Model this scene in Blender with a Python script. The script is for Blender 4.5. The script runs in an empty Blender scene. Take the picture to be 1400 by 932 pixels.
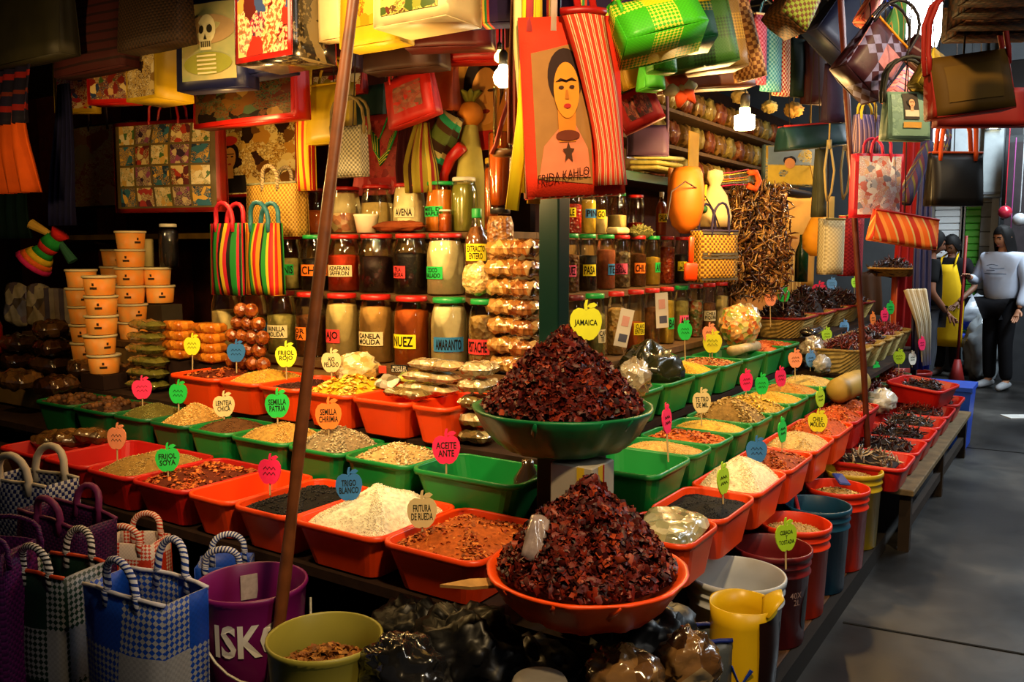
import bpy, math, random
import numpy as np
from mathutils import Vector, Matrix, Euler, noise as mnoise

random.seed(7)
RNG = np.random.default_rng(7)
SC = bpy.context.scene
COL = SC.collection
PI = math.pi

# ------------------------------------------------------------------ camera
F_PX, HOR, YAW = 1185.0, 340.0, math.radians(33.5)
PITCH = math.atan((466 - HOR) / F_PX)
CAMP = Vector((0, 0, 1.42))
cam_d = bpy.data.cameras.new('camera')
cam = bpy.data.objects.new('camera', cam_d)
COL.objects.link(cam)
cam.location = CAMP
cam.rotation_euler = (PI / 2 - PITCH, 0, YAW)
cam_d.sensor_width = 36.0
cam_d.lens = 36.0 * F_PX / 1400.0
cam_d.clip_start = 0.05
cam_d.clip_end = 100
SC.camera = cam
CR = Euler((PI / 2 - PITCH, 0, YAW)).to_matrix()
HEAD = Vector((-math.sin(YAW), math.cos(YAW), 0))
RIGHT = Vector((math.cos(YAW), math.sin(YAW), 0))


def at(px, py, x=None, y=None, z=None, d=None):
    """World point seen at a pixel of the 1400x932 photograph, on a known plane of the stall."""
    r = CR @ Vector(((px - 700) / F_PX, (466 - py) / F_PX, -1.0))
    if z is not None:
        t = (z - CAMP.z) / r.z
    elif x is not None:
        t = (x - CAMP.x) / r.x
    elif y is not None:
        t = (y - CAMP.y) / r.y
    else:
        t = d / r.dot(HEAD)
    return CAMP + r * t


def depth(p):
    return (Vector(p) - CAMP).dot(HEAD)


# ------------------------------------------------------------------ world, lights, exposure
w = bpy.data.worlds.new('world')
SC.world = w
w.use_nodes = True
w.node_tree.nodes['Background'].inputs[0].default_value = (0.55, 0.62, 0.75, 1)
w.node_tree.nodes['Background'].inputs[1].default_value = 0.035
SC.view_settings.view_transform = 'Standard'
SC.view_settings.look = 'None'
SC.view_settings.exposure = 0.0
SC.view_settings.gamma = 1.0
SC.view_settings.use_curve_mapping = False
SC.cycles.max_bounces = 8
SC.cycles.transparent_max_bounces = 24
SC.cycles.diffuse_bounces = 3
SC.cycles.glossy_bounces = 3
SC.cycles.sample_clamp_indirect = 4.0
SC.cycles.caustics_reflective = False
SC.cycles.caustics_refractive = False


def light(name, kind, loc, energy, color, size=0.05, rot=(0, 0, 0), size_y=None, spot=None, blend=0.6):
    ld = bpy.data.lights.new(name, kind)
    ld.energy = energy
    ld.color = color
    if kind == 'AREA':
        ld.size = size
        if size_y:
            ld.shape = 'RECTANGLE'
            ld.size_y = size_y
    else:
        ld.shadow_soft_size = size
    if kind == 'SPOT':
        ld.spot_size = math.radians(spot)
        ld.spot_blend = blend
    o = bpy.data.objects.new(name, ld)
    COL.objects.link(o)
    o.location = loc
    o.rotation_euler = rot
    return o


WARM = (1.0, 0.60, 0.20)
COOL = (0.80, 0.92, 1.0)
def aim(a, b):
    return (Vector(b) - Vector(a)).to_track_quat('-Z', 'Y').to_euler()


# warm lights: bulbs by the post and right jars, the rest unseen, most added
light('stall_bulb_or_fill', 'POINT', (-2.12, 2.28, 1.72), 26, WARM, 0.05)
light('stall_bulb_or_fill', 'POINT', (-2.75, 2.25, 1.70), 12, WARM, 0.05)  # added fill spreading warm light along the left jars
light('stall_bulb_or_fill', 'POINT', (-3.35, 2.72, 1.85), 9, WARM, 0.04)
light('stall_bulb_or_fill', 'POINT', (-1.50, 4.20, 1.84), 60, WARM, 0.05)
light('stall_bulb_or_fill', 'POINT', (-1.95, 6.9, 2.3), 34, WARM, 0.05)  # fill added to brighten the brown packages, no bulb hangs here
light('stall_bulb_or_fill', 'POINT', (-1.25, 5.9, 2.05), 42, WARM, 0.06)  # unseen fill added over the far chilli baskets
light('stall_bulb_or_fill', 'POINT', (-3.9, 1.6, 1.85), 24, WARM, 0.06)  # unseen light added past the left edge for the upper left bags
for a_, b_, e_, ang_ in (((-2.0, 1.0, 2.75), (-2.4, 2.9, 1.35), 300, 76), ((-0.35, 0.95, 2.75), (-1.3, 2.5, 1.1), 230, 78), ((0.25, 3.2, 2.85), (-1.5, 4.0, .8), 150, 76)):
    light('unseen_spot_fill', 'SPOT', a_, e_, (1.0, .68, .32), 0.07, aim(a_, b_), None, ang_, .5)  # unseen spots added above the stall front and aimed at the goods
# cold tubes over the aisle, plus added fills for far wall and stall front
light('aisle_tube_or_fill', 'AREA', (-.4, 10.4, 3.5), 150, COOL, 0.3, aim((-.4, 10.4, 3.5), (-.9, 12.4, 1.2)), 2.0)  # added fill turned onto the far wall
light('aisle_tube_or_fill', 'AREA', (2.1, .9, 3.2), 32, (1.0, .93, .82), 0.3, aim((2.1, .9, 3.2), (-.9, 2.6, .4)), 2.0)  # added fill near the camera for bowl, tray fronts and buckets, not a tube
light('aisle_tube_or_fill', 'AREA', (1.2, 5.2, 3.7), 30, COOL, 0.3, (0, 0, 0), 3.0)
light('aisle_tube_or_fill', 'AREA', (1.2, 8.4, 3.7), 300, COOL, 0.4, (0, 0, 0), 3.0)


# ------------------------------------------------------------------ colours and materials
def lin(h):
    if isinstance(h, (tuple, list)):
        return tuple(h[:3]) + (1.0,)
    h = h.lstrip('#')
    out = []
    for i in (0, 2, 4):
        c = int(h[i:i + 2], 16) / 255.0
        out.append(c / 12.92 if c <= 0.04045 else ((c + 0.055) / 1.055) ** 2.4)
    return tuple(out) + (1.0,)


MATS = {}


class NT:
    """Small node-tree builder."""
    def __init__(self, name):
        self.m = bpy.data.materials.new(name)
        self.m.use_nodes = True
        self.t = self.m.node_tree
        self.b = self.t.nodes['Principled BSDF']
        self.out = self.t.nodes['Material Output']

    def n(self, typ, **kw):
        nd = self.t.nodes.new(typ)
        for k, v in kw.items():
            if isinstance(k, str) and hasattr(nd, k):
                setattr(nd, k, v)
        return nd

    def l(self, a, b):
        self.t.links.new(a, b)

    def math(self, op, a, b=0.0):
        nd = self.t.nodes.new('ShaderNodeMath')
        nd.operation = op
        for i, v in enumerate((a, b)):
            if isinstance(v, (int, float)):
                nd.inputs[i].default_value = v
            else:
                self.l(v, nd.inputs[i])
        return nd.outputs[0]

    def ramp(self, fac, stops, mode='LINEAR'):
        nd = self.t.nodes.new('ShaderNodeValToRGB')
        nd.color_ramp.interpolation = mode
        el = nd.color_ramp.elements
        while len(el) > len(stops):
            el.remove(el[-1])
        while len(el) < len(stops):
            el.new(0.5)
        for e, (p, c) in zip(el, stops):
            e.position = p
            e.color = lin(c)
        self.l(fac, nd.inputs[0])
        return nd.outputs[0]

    def mix(self, fac, a, b, mode='MIX'):
        nd = self.t.nodes.new('ShaderNodeMix')
        nd.data_type = 'RGBA'
        nd.blend_type = mode
        for sock, v in ((nd.inputs[0], fac), (nd.inputs[6], a), (nd.inputs[7], b)):
            if isinstance(v, (int, float)):
                sock.default_value = v
            elif isinstance(v, (tuple, list, str)):
                sock.default_value = lin(v)
            else:
                self.l(v, sock)
        return nd.outputs[2]

    def uv(self):
        tc = self.t.nodes.new('ShaderNodeTexCoord')
        sp = self.t.nodes.new('ShaderNodeSeparateXYZ')
        self.l(tc.outputs['UV'], sp.inputs[0])
        return tc.outputs['UV'], sp.outputs[0], sp.outputs[1]

    def obj(self):
        return self.t.nodes.new('ShaderNodeTexCoord').outputs['Object']

    def noise(self, scale, detail=2, vec=None, dist=0.0):
        nd = self.t.nodes.new('ShaderNodeTexNoise')
        nd.inputs['Scale'].default_value = scale
        nd.inputs['Detail'].default_value = detail
        nd.inputs['Distortion'].default_value = dist
        self.l(vec if vec is not None else self.obj(), nd.inputs['Vector'])
        return nd.outputs['Fac']

    def bump(self, h, strength=0.3, dist=0.004):
        nd = self.t.nodes.new('ShaderNodeBump')
        nd.inputs['Strength'].default_value = strength
        nd.inputs['Distance'].default_value = dist
        self.l(h, nd.inputs['Height'])
        self.l(nd.outputs[0], self.b.inputs['Normal'])

    def set(self, rough=0.5, spec=0.4, metal=0.0, coat=0.0, sheen=0.0):
        self.b.inputs['Roughness'].default_value = rough
        self.b.inputs['Specular IOR Level'].default_value = spec
        self.b.inputs['Metallic'].default_value = metal
        self.b.inputs['Coat Weight'].default_value = coat
        self.b.inputs['Coat Roughness'].default_value = 0.15
        return self


def plain(h, rough=0.5, spec=0.4, var=0.15, scale=9.0, bump=0.0, bscale=60.0, metal=0.0, coat=0.0, h2=None):
    key = ('plain', h, rough, spec, var, scale, bump, bscale, metal, coat, h2)
    if key in MATS:
        return MATS[key]
    t = NT('plain_' + str(h).strip('#')).set(rough, spec, metal, coat)
    c = lin(h)
    if var > 0:
        lo = lin(h2)[:3] if h2 else tuple(v * (1 - var) for v in c[:3])
        hi = tuple(min(1, v * (1 + var * 0.6)) for v in c[:3])
        t.l(t.ramp(t.noise(scale, 4), [(0.3, lo), (0.7, hi)]), t.b.inputs['Base Color'])
    else:
        t.b.inputs['Base Color'].default_value = c
    if bump > 0:
        t.bump(t.noise(bscale, 3), bump)
    MATS[key] = t.m
    return t.m


def island(cols, rough=0.6, spec=0.3, coat=0.0):
    """Each loose grain, petal or pod takes one colour of a ramp."""
    key = ('island', tuple(cols), rough, spec, coat)
    if key in MATS:
        return MATS[key]
    t = NT('grain_' + cols[0].strip('#')).set(rough, spec, 0, coat)
    g = t.n('ShaderNodeNewGeometry')
    n = len(cols)
    t.l(t.ramp(g.outputs['Random Per Island'], [(i / max(1, n - 1), c) for i, c in enumerate(cols)]), t.b.inputs['Base Color'])
    MATS[key] = t.m
    return t.m


def stripes(bands, axis='u', rough=0.75, weave=True, shear=0.0):
    """bands: [(width_m, hex)...] repeated along the cloth."""
    key = ('stripes', tuple(bands), axis, rough, weave, shear)
    if key in MATS:
        return MATS[key]
    t = NT('striped_' + bands[0][1].strip('#')).set(rough, 0.2)
    uv, u, v = t.uv()
    tot = sum(b[0] for b in bands)
    a, b_ = (u, v) if axis == 'u' else (v, u)
    if shear:
        a = t.math('ADD', a, t.math('MULTIPLY', b_, shear))
    f = t.math('FRACT', t.math('DIVIDE', a, tot))
    pos, stops = 0.0, []
    for wd, c in bands:
        stops.append((pos / tot, c))
        pos += wd
    col = t.ramp(f, stops, 'CONSTANT')
    if weave:
        wv = t.n('ShaderNodeTexChecker')
        wv.inputs['Scale'].default_value = 300
        t.l(uv, wv.inputs['Vector'])
        col = t.mix(t.math('MULTIPLY', wv.outputs['Fac'], 0.18), col, '#000000')
        t.bump(wv.outputs['Fac'], 0.25, 0.002)
    t.l(col, t.b.inputs['Base Color'])
    MATS[key] = t.m
    return t.m


def checks(c1, c2, cell=0.09, fine=0.011, rough=0.5, c3=None):
    """Plaited plastic ribbon: solid blocks of two colours, and blocks where both ribbons cross in small diamonds."""
    key = ('checks', c1, c2, cell, fine, rough, c3)
    if key in MATS:
        return MATS[key]
    t = NT('plaited_' + c1.strip('#')).set(rough, 0.35)
    uv, u, v = t.uv()
    a = t.math('FLOORED_MODULO', t.math('FLOOR', t.math('DIVIDE', u, cell)), 2)
    b = t.math('FLOORED_MODULO', t.math('FLOOR', t.math('DIVIDE', v, cell)), 2)
    s1 = t.math('ADD', u, v)
    s2 = t.math('SUBTRACT', u, v)
    f1 = t.math('FLOOR', t.math('DIVIDE', s1, fine))
    f2 = t.math('FLOOR', t.math('DIVIDE', s2, fine))
    f = t.math('FLOORED_MODULO', t.math('ADD', f1, f2), 2)
    tot = t.math('DIVIDE', t.math('ADD', a, b), 2)
    is0 = t.math('LESS_THAN', tot, 0.25)
    is1 = t.math('GREATER_THAN', tot, 0.75)
    col = t.mix(f, c1, c3 or c2)
    col = t.mix(is0, col, c1)
    col = t.mix(is1, col, c2)
    ch = t.n('ShaderNodeTexChecker')
    ch.inputs['Scale'].default_value = 2.0 / fine
    t.l(uv, ch.inputs['Vector'])
    col = t.mix(t.math('MULTIPLY', ch.outputs['Fac'], 0.14), col, '#000000')
    t.l(col, t.b.inputs['Base Color'])
    t.bump(t.math('ADD', f, ch.outputs['Fac']), 0.35, 0.002)
    MATS[key] = t.m
    return t.m


def weave(c1, c2, s=0.012, rough=0.7, row=1.0):
    """Palm or plastic weave in two colours, small cells."""
    key = ('weave', c1, c2, s, rough, row)
    if key in MATS:
        return MATS[key]
    t = NT('woven_' + c1.strip('#')).set(rough, 0.25)
    uv, u, v = t.uv()
    fu = t.math('FLOOR', t.math('DIVIDE', u, s))
    fv = t.math('FLOOR', t.math('DIVIDE', v, s * row))
    f = t.math('FLOORED_MODULO', t.math('ADD', fu, fv), 2)
    r1 = t.math('ABSOLUTE', t.math('SUBTRACT', t.math('FRACT', t.math('DIVIDE', u, s)), 0.5))
    r2 = t.math('ABSOLUTE', t.math('SUBTRACT', t.math('FRACT', t.math('DIVIDE', v, s * row)), 0.5))
    dome = t.math('SUBTRACT', 1.0, t.math('ADD', r1, r2))
    col = t.mix(f, c1, c2)
    col = t.mix(t.math('MULTIPLY', t.noise(14, 3), 0.25), col, '#000000')
    t.l(col, t.b.inputs['Base Color'])
    t.bump(dome, 0.5, 0.003)
    MATS[key] = t.m
    return t.m


def collage(cols, scale=(7, 9), seed=0.0, rough=0.25, coat=0.5, detail=26.0):
    """A busy printed picture: irregular patches of the palette with smaller scribbled shapes over them."""
    key = ('collage', tuple(cols), scale, seed, rough, coat, detail)
    if key in MATS:
        return MATS[key]
    t = NT('print_' + cols[0].strip('#')).set(rough, 0.4, 0, coat)
    uv, u, v = t.uv()
    mp = t.n('ShaderNodeMapping')
    mp.inputs['Location'].default_value = (seed, seed * 0.7, seed * 1.3)
    mp.inputs['Scale'].default_value = (scale[0] * 1.5, scale[1] * 1.5, 1)
    t.l(uv, mp.inputs['Vector'])
    nz = t.n('ShaderNodeTexNoise')
    nz.inputs['Scale'].default_value = 2.5
    t.l(mp.outputs[0], nz.inputs['Vector'])
    vm = t.n('ShaderNodeVectorMath', operation='MULTIPLY_ADD')
    t.l(nz.outputs['Color'], vm.inputs[0])
    vm.inputs[1].default_value = (0.35, 0.35, 0.35)
    t.l(mp.outputs[0], vm.inputs[2])
    vo = t.n('ShaderNodeTexVoronoi')
    vo.inputs['Scale'].default_value = 1.0
    t.l(vm.outputs[0], vo.inputs['Vector'])
    sp = t.n('ShaderNodeSeparateColor')
    t.l(vo.outputs['Color'], sp.inputs[0])
    n = len(cols)
    c1 = t.ramp(sp.outputs[0], [(i / n, c) for i, c in enumerate(cols)], 'CONSTANT')
    n2 = t.n('ShaderNodeTexNoise')
    n2.inputs['Scale'].default_value = detail / 6
    n2.inputs['Detail'].default_value = 3
    t.l(mp.outputs[0], n2.inputs['Vector'])
    c2 = t.ramp(n2.outputs['Fac'], [(0.0, cols[-1]), (0.42, cols[1 % n]), (0.5, cols[2 % n]), (0.58, cols[0])], 'CONSTANT')
    k = t.math('GREATER_THAN', sp.outputs[1], 0.45)
    t.l(t.mix(t.math('MULTIPLY', k, 0.75), c1, c2), t.b.inputs['Base Color'])
    MATS[key] = t.m
    return t.m


def glass(tint='#ffffff', name='clear_glass', amount=0.93, rough=0.04):
    """Clear glass or plastic film: mostly transmits, reflects at its edges."""
    key = ('glass', tint, amount, rough)
    if key in MATS:
        return MATS[key]
    t = NT(name)
    tr = t.n('ShaderNodeBsdfTransparent')
    tr.inputs[0].default_value = lin(tint)
    gl = t.n('ShaderNodeBsdfGlossy')
    gl.inputs['Roughness'].default_value = rough
    lw = t.n('ShaderNodeLayerWeight')
    lw.inputs['Blend'].default_value = 0.35
    fac = t.math('MULTIPLY', t.math('ADD', t.math('MULTIPLY', lw.outputs['Fresnel'], 0.8), 0.035), 1.0)
    mx = t.n('ShaderNodeMixShader')
    t.l(fac, mx.inputs[0])
    t.l(tr.outputs[0], mx.inputs[1])
    t.l(gl.outputs[0], mx.inputs[2])
    t.l(mx.outputs[0], t.out.inputs['Surface'])
    MATS[key] = t.m
    return t.m


def packed(cols, scale=40, rough=0.25, coat=0.8, bump=0.6):
    """Lumpy food seen through tight cellophane."""
    key = ('packed', tuple(cols), scale, rough, coat, bump)
    if key in MATS:
        return MATS[key]
    t = NT('cellophane_' + cols[0].strip('#')).set(rough, 0.6, 0, coat)
    vo = t.n('ShaderNodeTexVoronoi')
    vo.inputs['Scale'].default_value = scale
    t.l(t.obj(), vo.inputs['Vector'])
    sp = t.n('ShaderNodeSeparateColor')
    t.l(vo.outputs['Color'], sp.inputs[0])
    n = len(cols)
    col = t.ramp(sp.outputs[0], [(i / max(1, n - 1), c) for i, c in enumerate(cols)])
    t.l(col, t.b.inputs['Base Color'])
    h = t.math('ADD', vo.outputs['Distance'], t.noise(scale * 0.25, 3))
    t.bump(h, bump, 0.01)
    MATS[key] = t.m
    return t.m


def emit(h, strength):
    key = ('emit', h, strength)
    if key in MATS:
        return MATS[key]
    t = NT('lit_' + h.strip('#'))
    t.b.inputs['Base Color'].default_value = lin(h)
    t.b.inputs['Emission Color'].default_value = lin(h)
    t.b.inputs['Emission Strength'].default_value = strength
    MATS[key] = t.m
    return t.m


# ------------------------------------------------------------------ mesh building
def mk_mesh(name, V, Fc, mats, midx=None, smooth=False, uv=None):
    me = bpy.data.meshes.new(name)
    V = [tuple(v) for v in V] if not isinstance(V, np.ndarray) else V
    if isinstance(Fc, np.ndarray):
        nf, k = Fc.shape
        me.vertices.add(len(V))
        me.vertices.foreach_set('co', np.asarray(V, dtype=np.float32).ravel())
        me.loops.add(nf * k)
        me.loops.foreach_set('vertex_index', Fc.astype(np.int32).ravel())
        me.polygons.add(nf)
        me.polygons.foreach_set('loop_start', (np.arange(nf) * k).astype(np.int32))
        me.update(calc_edges=True)
        me.validate()
    else:
        me.from_pydata(V, [], Fc)
    for m in (mats if isinstance(mats, (list, tuple)) else [mats]):
        me.materials.append(m)
    if midx is not None:
        me.polygons.foreach_set('material_index', np.asarray(midx, dtype=np.int32))
    if smooth:
        me.polygons.foreach_set('use_smooth', np.ones(len(me.polygons), dtype=bool))
    if uv is not None:
        ul = me.uv_layers.new(name='uv')
        li = np.zeros(len(me.loops), dtype=np.int32)
        me.loops.foreach_get('vertex_index', li)
        ul.data.foreach_set('uv', np.asarray(uv, dtype=np.float32)[li].ravel())
    me.update()
    return me


class MB:
    def __init__(self):
        self.V, self.F, self.U = [], [], []

    def add(self, V, Fc, M=None, U=None):
        o = len(self.V)
        for v in V:
            v = Vector(v)
            self.V.append(M @ v if M is not None else v)
        self.U += list(U) if U is not None else [(v[0], v[2] if len(v) > 2 else 0) for v in V]
        self.F += [tuple(i + o for i in f) for f in Fc]
        return self

    def box(self, sx, sy, sz, c=(0, 0, 0), M=None, taper=1.0, bev=0.0):
        x, y, z = sx / 2, sy / 2, sz / 2
        if bev <= 0:
            V = [(-x, -y, -z), (x, -y, -z), (x, y, -z), (-x, y, -z), (-x * taper, -y * taper, z), (x * taper, -y * taper, z), (x * taper, y * taper, z), (-x * taper, y * taper, z)]
            Fc = [(0, 3, 2, 1), (4, 5, 6, 7), (0, 1, 5, 4), (1, 2, 6, 5), (2, 3, 7, 6), (3, 0, 4, 7)]
            V = [(a + c[0], b + c[1], d + c[2]) for a, b, d in V]
            return self.add(V, Fc, M)
        b = min(bev, x * .9, y * .9, z * .9)
        rings = [(sx - 2 * b, sy - 2 * b, b * .5, -z), (sx, sy, b, -z + b), (sx, sy, b, z - b), (sx - 2 * b, sy - 2 * b, b * .5, z)]
        V, Fc = loft([[(p[0] + c[0], p[1] + c[1], r[3] + c[2]) for p in rrect(r[0], r[1], r[2], 2)] for r in rings], True, True, True)
        return self.add(V, Fc, M)

    def tube(self, pts, r, n=8, cap=True, closed=False, M=None, flat=1.0, up=None):
        V, Fc = tube_geo(pts, r, n, cap, closed, flat, up)
        return self.add(V, Fc, M)

    def lathe(self, prof, n=24, M=None, wob=None):
        V, Fc = lathe_geo(prof, n, wob)
        return self.add(V, Fc, M)

    def mesh(self, name, mat, smooth=False):
        return mk_mesh(name, self.V, self.F, mat, smooth=smooth, uv=self.U if len(self.U) == len(self.V) else None)


def rrect(w_, l_, r, n=4):
    r = min(r, w_ / 2 * .999, l_ / 2 * .999)
    pts = []
    for cx, cy, a0 in ((w_ / 2 - r, l_ / 2 - r, 0), (-w_ / 2 + r, l_ / 2 - r, 90), (-w_ / 2 + r, -l_ / 2 + r, 180), (w_ / 2 - r, -l_ / 2 + r, 270)):
        for i in range(n + 1):
            a = math.radians(a0 + 90 * i / n)
            pts.append((cx + r * math.cos(a), cy + r * math.sin(a)))
    return pts


def loft(rings, closed=True, cap0=False, cap1=False):
    n = len(rings[0])
    V = [p for r in rings for p in r]
    Fc = []
    for k in range(len(rings) - 1):
        for i in range(n if closed else n - 1):
            j = (i + 1) % n
            Fc.append((k * n + i, k * n + j, (k + 1) * n + j, (k + 1) * n + i))
    if cap0:
        Fc.append(tuple(reversed(range(n))))
    if cap1:
        Fc.append(tuple((len(rings) - 1) * n + i for i in range(n)))
    return V, Fc


def tube_geo(pts, r, n=8, cap=True, closed=False, flat=1.0, up=None):
    pts = [Vector(p) for p in pts]
    m = len(pts)
    rr = r if isinstance(r, (list, tuple)) else [r] * m
    rings = []
    prev = None
    for i, p in enumerate(pts):
        if closed:
            tg = pts[(i + 1) % m] - pts[i - 1]
        else:
            tg = pts[min(i + 1, m - 1)] - pts[max(i - 1, 0)]
        tg = tg.normalized() if tg.length > 1e-9 else Vector((0, 0, 1))
        if prev is None:
            a = Vector(up) if up else (Vector((0, 0, 1)) if abs(tg.z) < .9 else Vector((1, 0, 0)))
        else:
            a = prev
        a = a - tg * a.dot(tg)
        a = a.normalized() if a.length > 1e-6 else tg.orthogonal().normalized()
        prev = a
        b = tg.cross(a)
        rings.append([tuple(p + (a * math.cos(2 * PI * k / n) * flat + b * math.sin(2 * PI * k / n)) * rr[i]) for k in range(n)])
    if closed:
        rings.append(rings[0])
    return loft(rings, True, cap and not closed, cap and not closed)


def lathe_geo(prof, n=24, wob=None):
    """prof: [(r, z)...] from bottom to top; wob(theta, k) scales the radius."""
    V, Fc = [], []
    idx = []
    for k, (r, z) in enumerate(prof):
        if r <= 1e-6:
            idx.append([len(V)] * n)
            V.append((0, 0, z))
        else:
            row = []
            for i in range(n):
                a = 2 * PI * i / n
                s = wob(a, k) if wob else 1.0
                row.append(len(V))
                V.append((r * s * math.cos(a), r * s * math.sin(a), z))
            idx.append(row)
    for k in range(len(prof) - 1):
        for i in range(n):
            j = (i + 1) % n
            f = [idx[k][i], idx[k][j], idx[k + 1][j], idx[k + 1][i]]
            g = []
            for q in f:
                if q not in g:
                    g.append(q)
            if len(g) > 2:
                Fc.append(tuple(g))
    return V, Fc


# ------------------------------------------------------------------ things and parts
def E(name, label, cat, loc, rz=0.0, group=None, rot=None):
    o = bpy.data.objects.new(name, None)
    COL.objects.link(o)
    o.empty_display_size = 0.05
    o.location = loc
    o.rotation_euler = rot if rot is not None else (0, 0, rz)
    o['label'] = label
    o['category'] = cat
    if group:
        o['group'] = group
    return o


def P(name, me, parent=None, loc=(0, 0, 0), rot=(0, 0, 0), kind=None, label=None):
    o = bpy.data.objects.new(name, me)
    COL.objects.link(o)
    o.location = loc
    o.rotation_euler = rot
    if parent is not None:
        o.parent = parent
    if kind:
        o['kind'] = kind
    if label:
        o['label'] = label
    return o


def T(name, me, label, cat, loc=(0, 0, 0), rot=(0, 0, 0), group=None, kind=None):
    """A thing that is one mesh."""
    o = P(name, me, None, loc, rot, kind, label)
    o['category'] = cat
    if group:
        o['group'] = group
    return o


def S(name, me, parent=None, loc=(0, 0, 0), rot=(0, 0, 0)):
    return P(name, me, parent, loc, rot, 'structure' if parent is None else None)


CACHE = {}


def cached(key, fn):
    if key not in CACHE:
        CACHE[key] = fn()
    return CACHE[key]


def text_geo(s, wd, ht, bold=0.012, spacing=0.85):
    """Lettering as flat geometry centred on the origin in the x-z plane, fitted into wd x ht."""
    def mk():
        cu = bpy.data.curves.new('lettering', 'FONT')
        cu.body = s
        cu.align_x = 'CENTER'
        cu.align_y = 'CENTER'
        cu.space_line = spacing
        cu.offset = bold
        cu.resolution_u = 2
        ob = bpy.data.objects.new('lettering', cu)
        COL.objects.link(ob)
        dg = bpy.context.evaluated_depsgraph_get()
        me = bpy.data.meshes.new_from_object(ob.evaluated_get(dg))
        V = np.zeros(len(me.vertices) * 3)
        me.vertices.foreach_get('co', V)
        V = V.reshape(-1, 3)
        Fc = [tuple(p.vertices) for p in me.polygons]
        bpy.data.objects.remove(ob)
        bpy.data.curves.remove(cu)
        bpy.data.meshes.remove(me)
        return V, Fc
    V, Fc = cached(('txt', s, bold, spacing), mk)
    V = V.copy()
    lo, hi = V.min(0), V.max(0)
    c = (lo + hi) / 2
    sx, sz = wd / (hi[0] - lo[0]), ht / (hi[1] - lo[1])
    return [((v[0] - c[0]) * sx, 0.0, (v[1] - c[1]) * sz) for v in V], Fc


def prism(outline, th, y0=0.0):
    """Outline in x-z, thickness th along y (front at y0 - th)."""
    n = len(outline)
    V = [(x, y0 - th, z) for x, z in outline] + [(x, y0, z) for x, z in outline]
    Fc = [tuple(range(n)), tuple(reversed(range(n, 2 * n)))]
    for i in range(n):
        j = (i + 1) % n
        Fc.append((i, i + n, j + n, j))
    return V, Fc
# ------------------------------------------------------------------ loose food: mounds covered with separate grains
def _grain(kind):
    if kind == 'seed':
        V = [(1, 0, 0), (-1, 0, 0), (0, .45, 0), (0, -.45, 0), (0, 0, .3), (0, 0, -.3)]
        Fc = [(0, 2, 4), (2, 1, 4), (1, 3, 4), (3, 0, 4), (2, 0, 5), (1, 2, 5), (3, 1, 5), (0, 3, 5)]
    elif kind == 'bean':
        V, Fc = [(-1, 0, 0), (1, 0, 0)], []
        for x, r in ((-.55, .55), (.55, .55)):
            for i in range(5):
                V.append((x, r * math.cos(i * 1.2566), r * .8 * math.sin(i * 1.2566)))
        for i in range(5):
            j = (i + 1) % 5
            Fc += [(0, 2 + j, 2 + i), (2 + i, 2 + j, 7 + j), (2 + i, 7 + j, 7 + i), (1, 7 + i, 7 + j)]
    elif kind == 'flake':
        V = [(-1, -.6, 0), (0, -.7, .25), (1, -.5, 0), (1, .6, .1), (0, .7, .3), (-1, .5, 0)]
        Fc = [(0, 1, 4), (0, 4, 5), (1, 2, 3), (1, 3, 4)]
    elif kind == 'petal':
        V = [(-1, -.25, .2), (-.4, -.6, -.1), (.3, -.55, .35), (1, -.2, 0), (-.9, .25, -.2), (-.3, .6, .3), (.4, .5, -.15), (.9, .3, .4), (0, 0, .55)]
        Fc = [(0, 1, 8), (1, 2, 8), (2, 3, 8), (3, 7, 8), (7, 6, 8), (6, 5, 8), (5, 4, 8), (4, 0, 8)]
    elif kind == 'pod':
        V, Fc = [(-1, 0, .12)], []
        for x, r, z in ((-.6, .13, .04), (0, .17, -.10), (.6, .11, .06)):
            for i in range(5):
                V.append((x, r * math.cos(i * 1.2566), z + r * .6 * math.sin(i * 1.2566 + x)))
        V.append((1, .05, .2))
        for i in range(5):
            j = (i + 1) % 5
            Fc += [(0, 1 + j, 1 + i), (11 + i, 11 + j, 16)]
            for k in (1, 6):
                Fc += [(k + i, k + j, k + 5 + j), (k + i, k + 5 + j, k + 5 + i)]
    elif kind == 'nut':
        p = (1 + 5 ** .5) / 2
        V = [(-1, p, 0), (1, p, 0), (-1, -p, 0), (1, -p, 0), (0, -1, p), (0, 1, p), (0, -1, -p), (0, 1, -p), (p, 0, -1), (p, 0, 1), (-p, 0, -1), (-p, 0, 1)]
        V = [tuple(c / 1.9 for c in v) for v in V]
        Fc = [(0, 11, 5), (0, 5, 1), (0, 1, 7), (0, 7, 10), (0, 10, 11), (1, 5, 9), (5, 11, 4), (11, 10, 2), (10, 7, 6), (7, 1, 8), (3, 9, 4), (3, 4, 2), (3, 2, 6), (3, 6, 8), (3, 8, 9), (4, 9, 5), (2, 4, 11), (6, 2, 10), (8, 6, 7), (9, 8, 1)]
    else:  # stick
        V = [(-1, -.1, -.06), (-1, .1, -.06), (-1, 0, .1), (1, -.1, -.06), (1, .1, -.06), (1, 0, .1)]
        Fc = [(0, 1, 2), (3, 5, 4), (0, 3, 4), (0, 4, 1), (1, 4, 5), (1, 5, 2), (2, 5, 3), (2, 3, 0)]
    return np.array(V, float), np.array(Fc, int)


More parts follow.
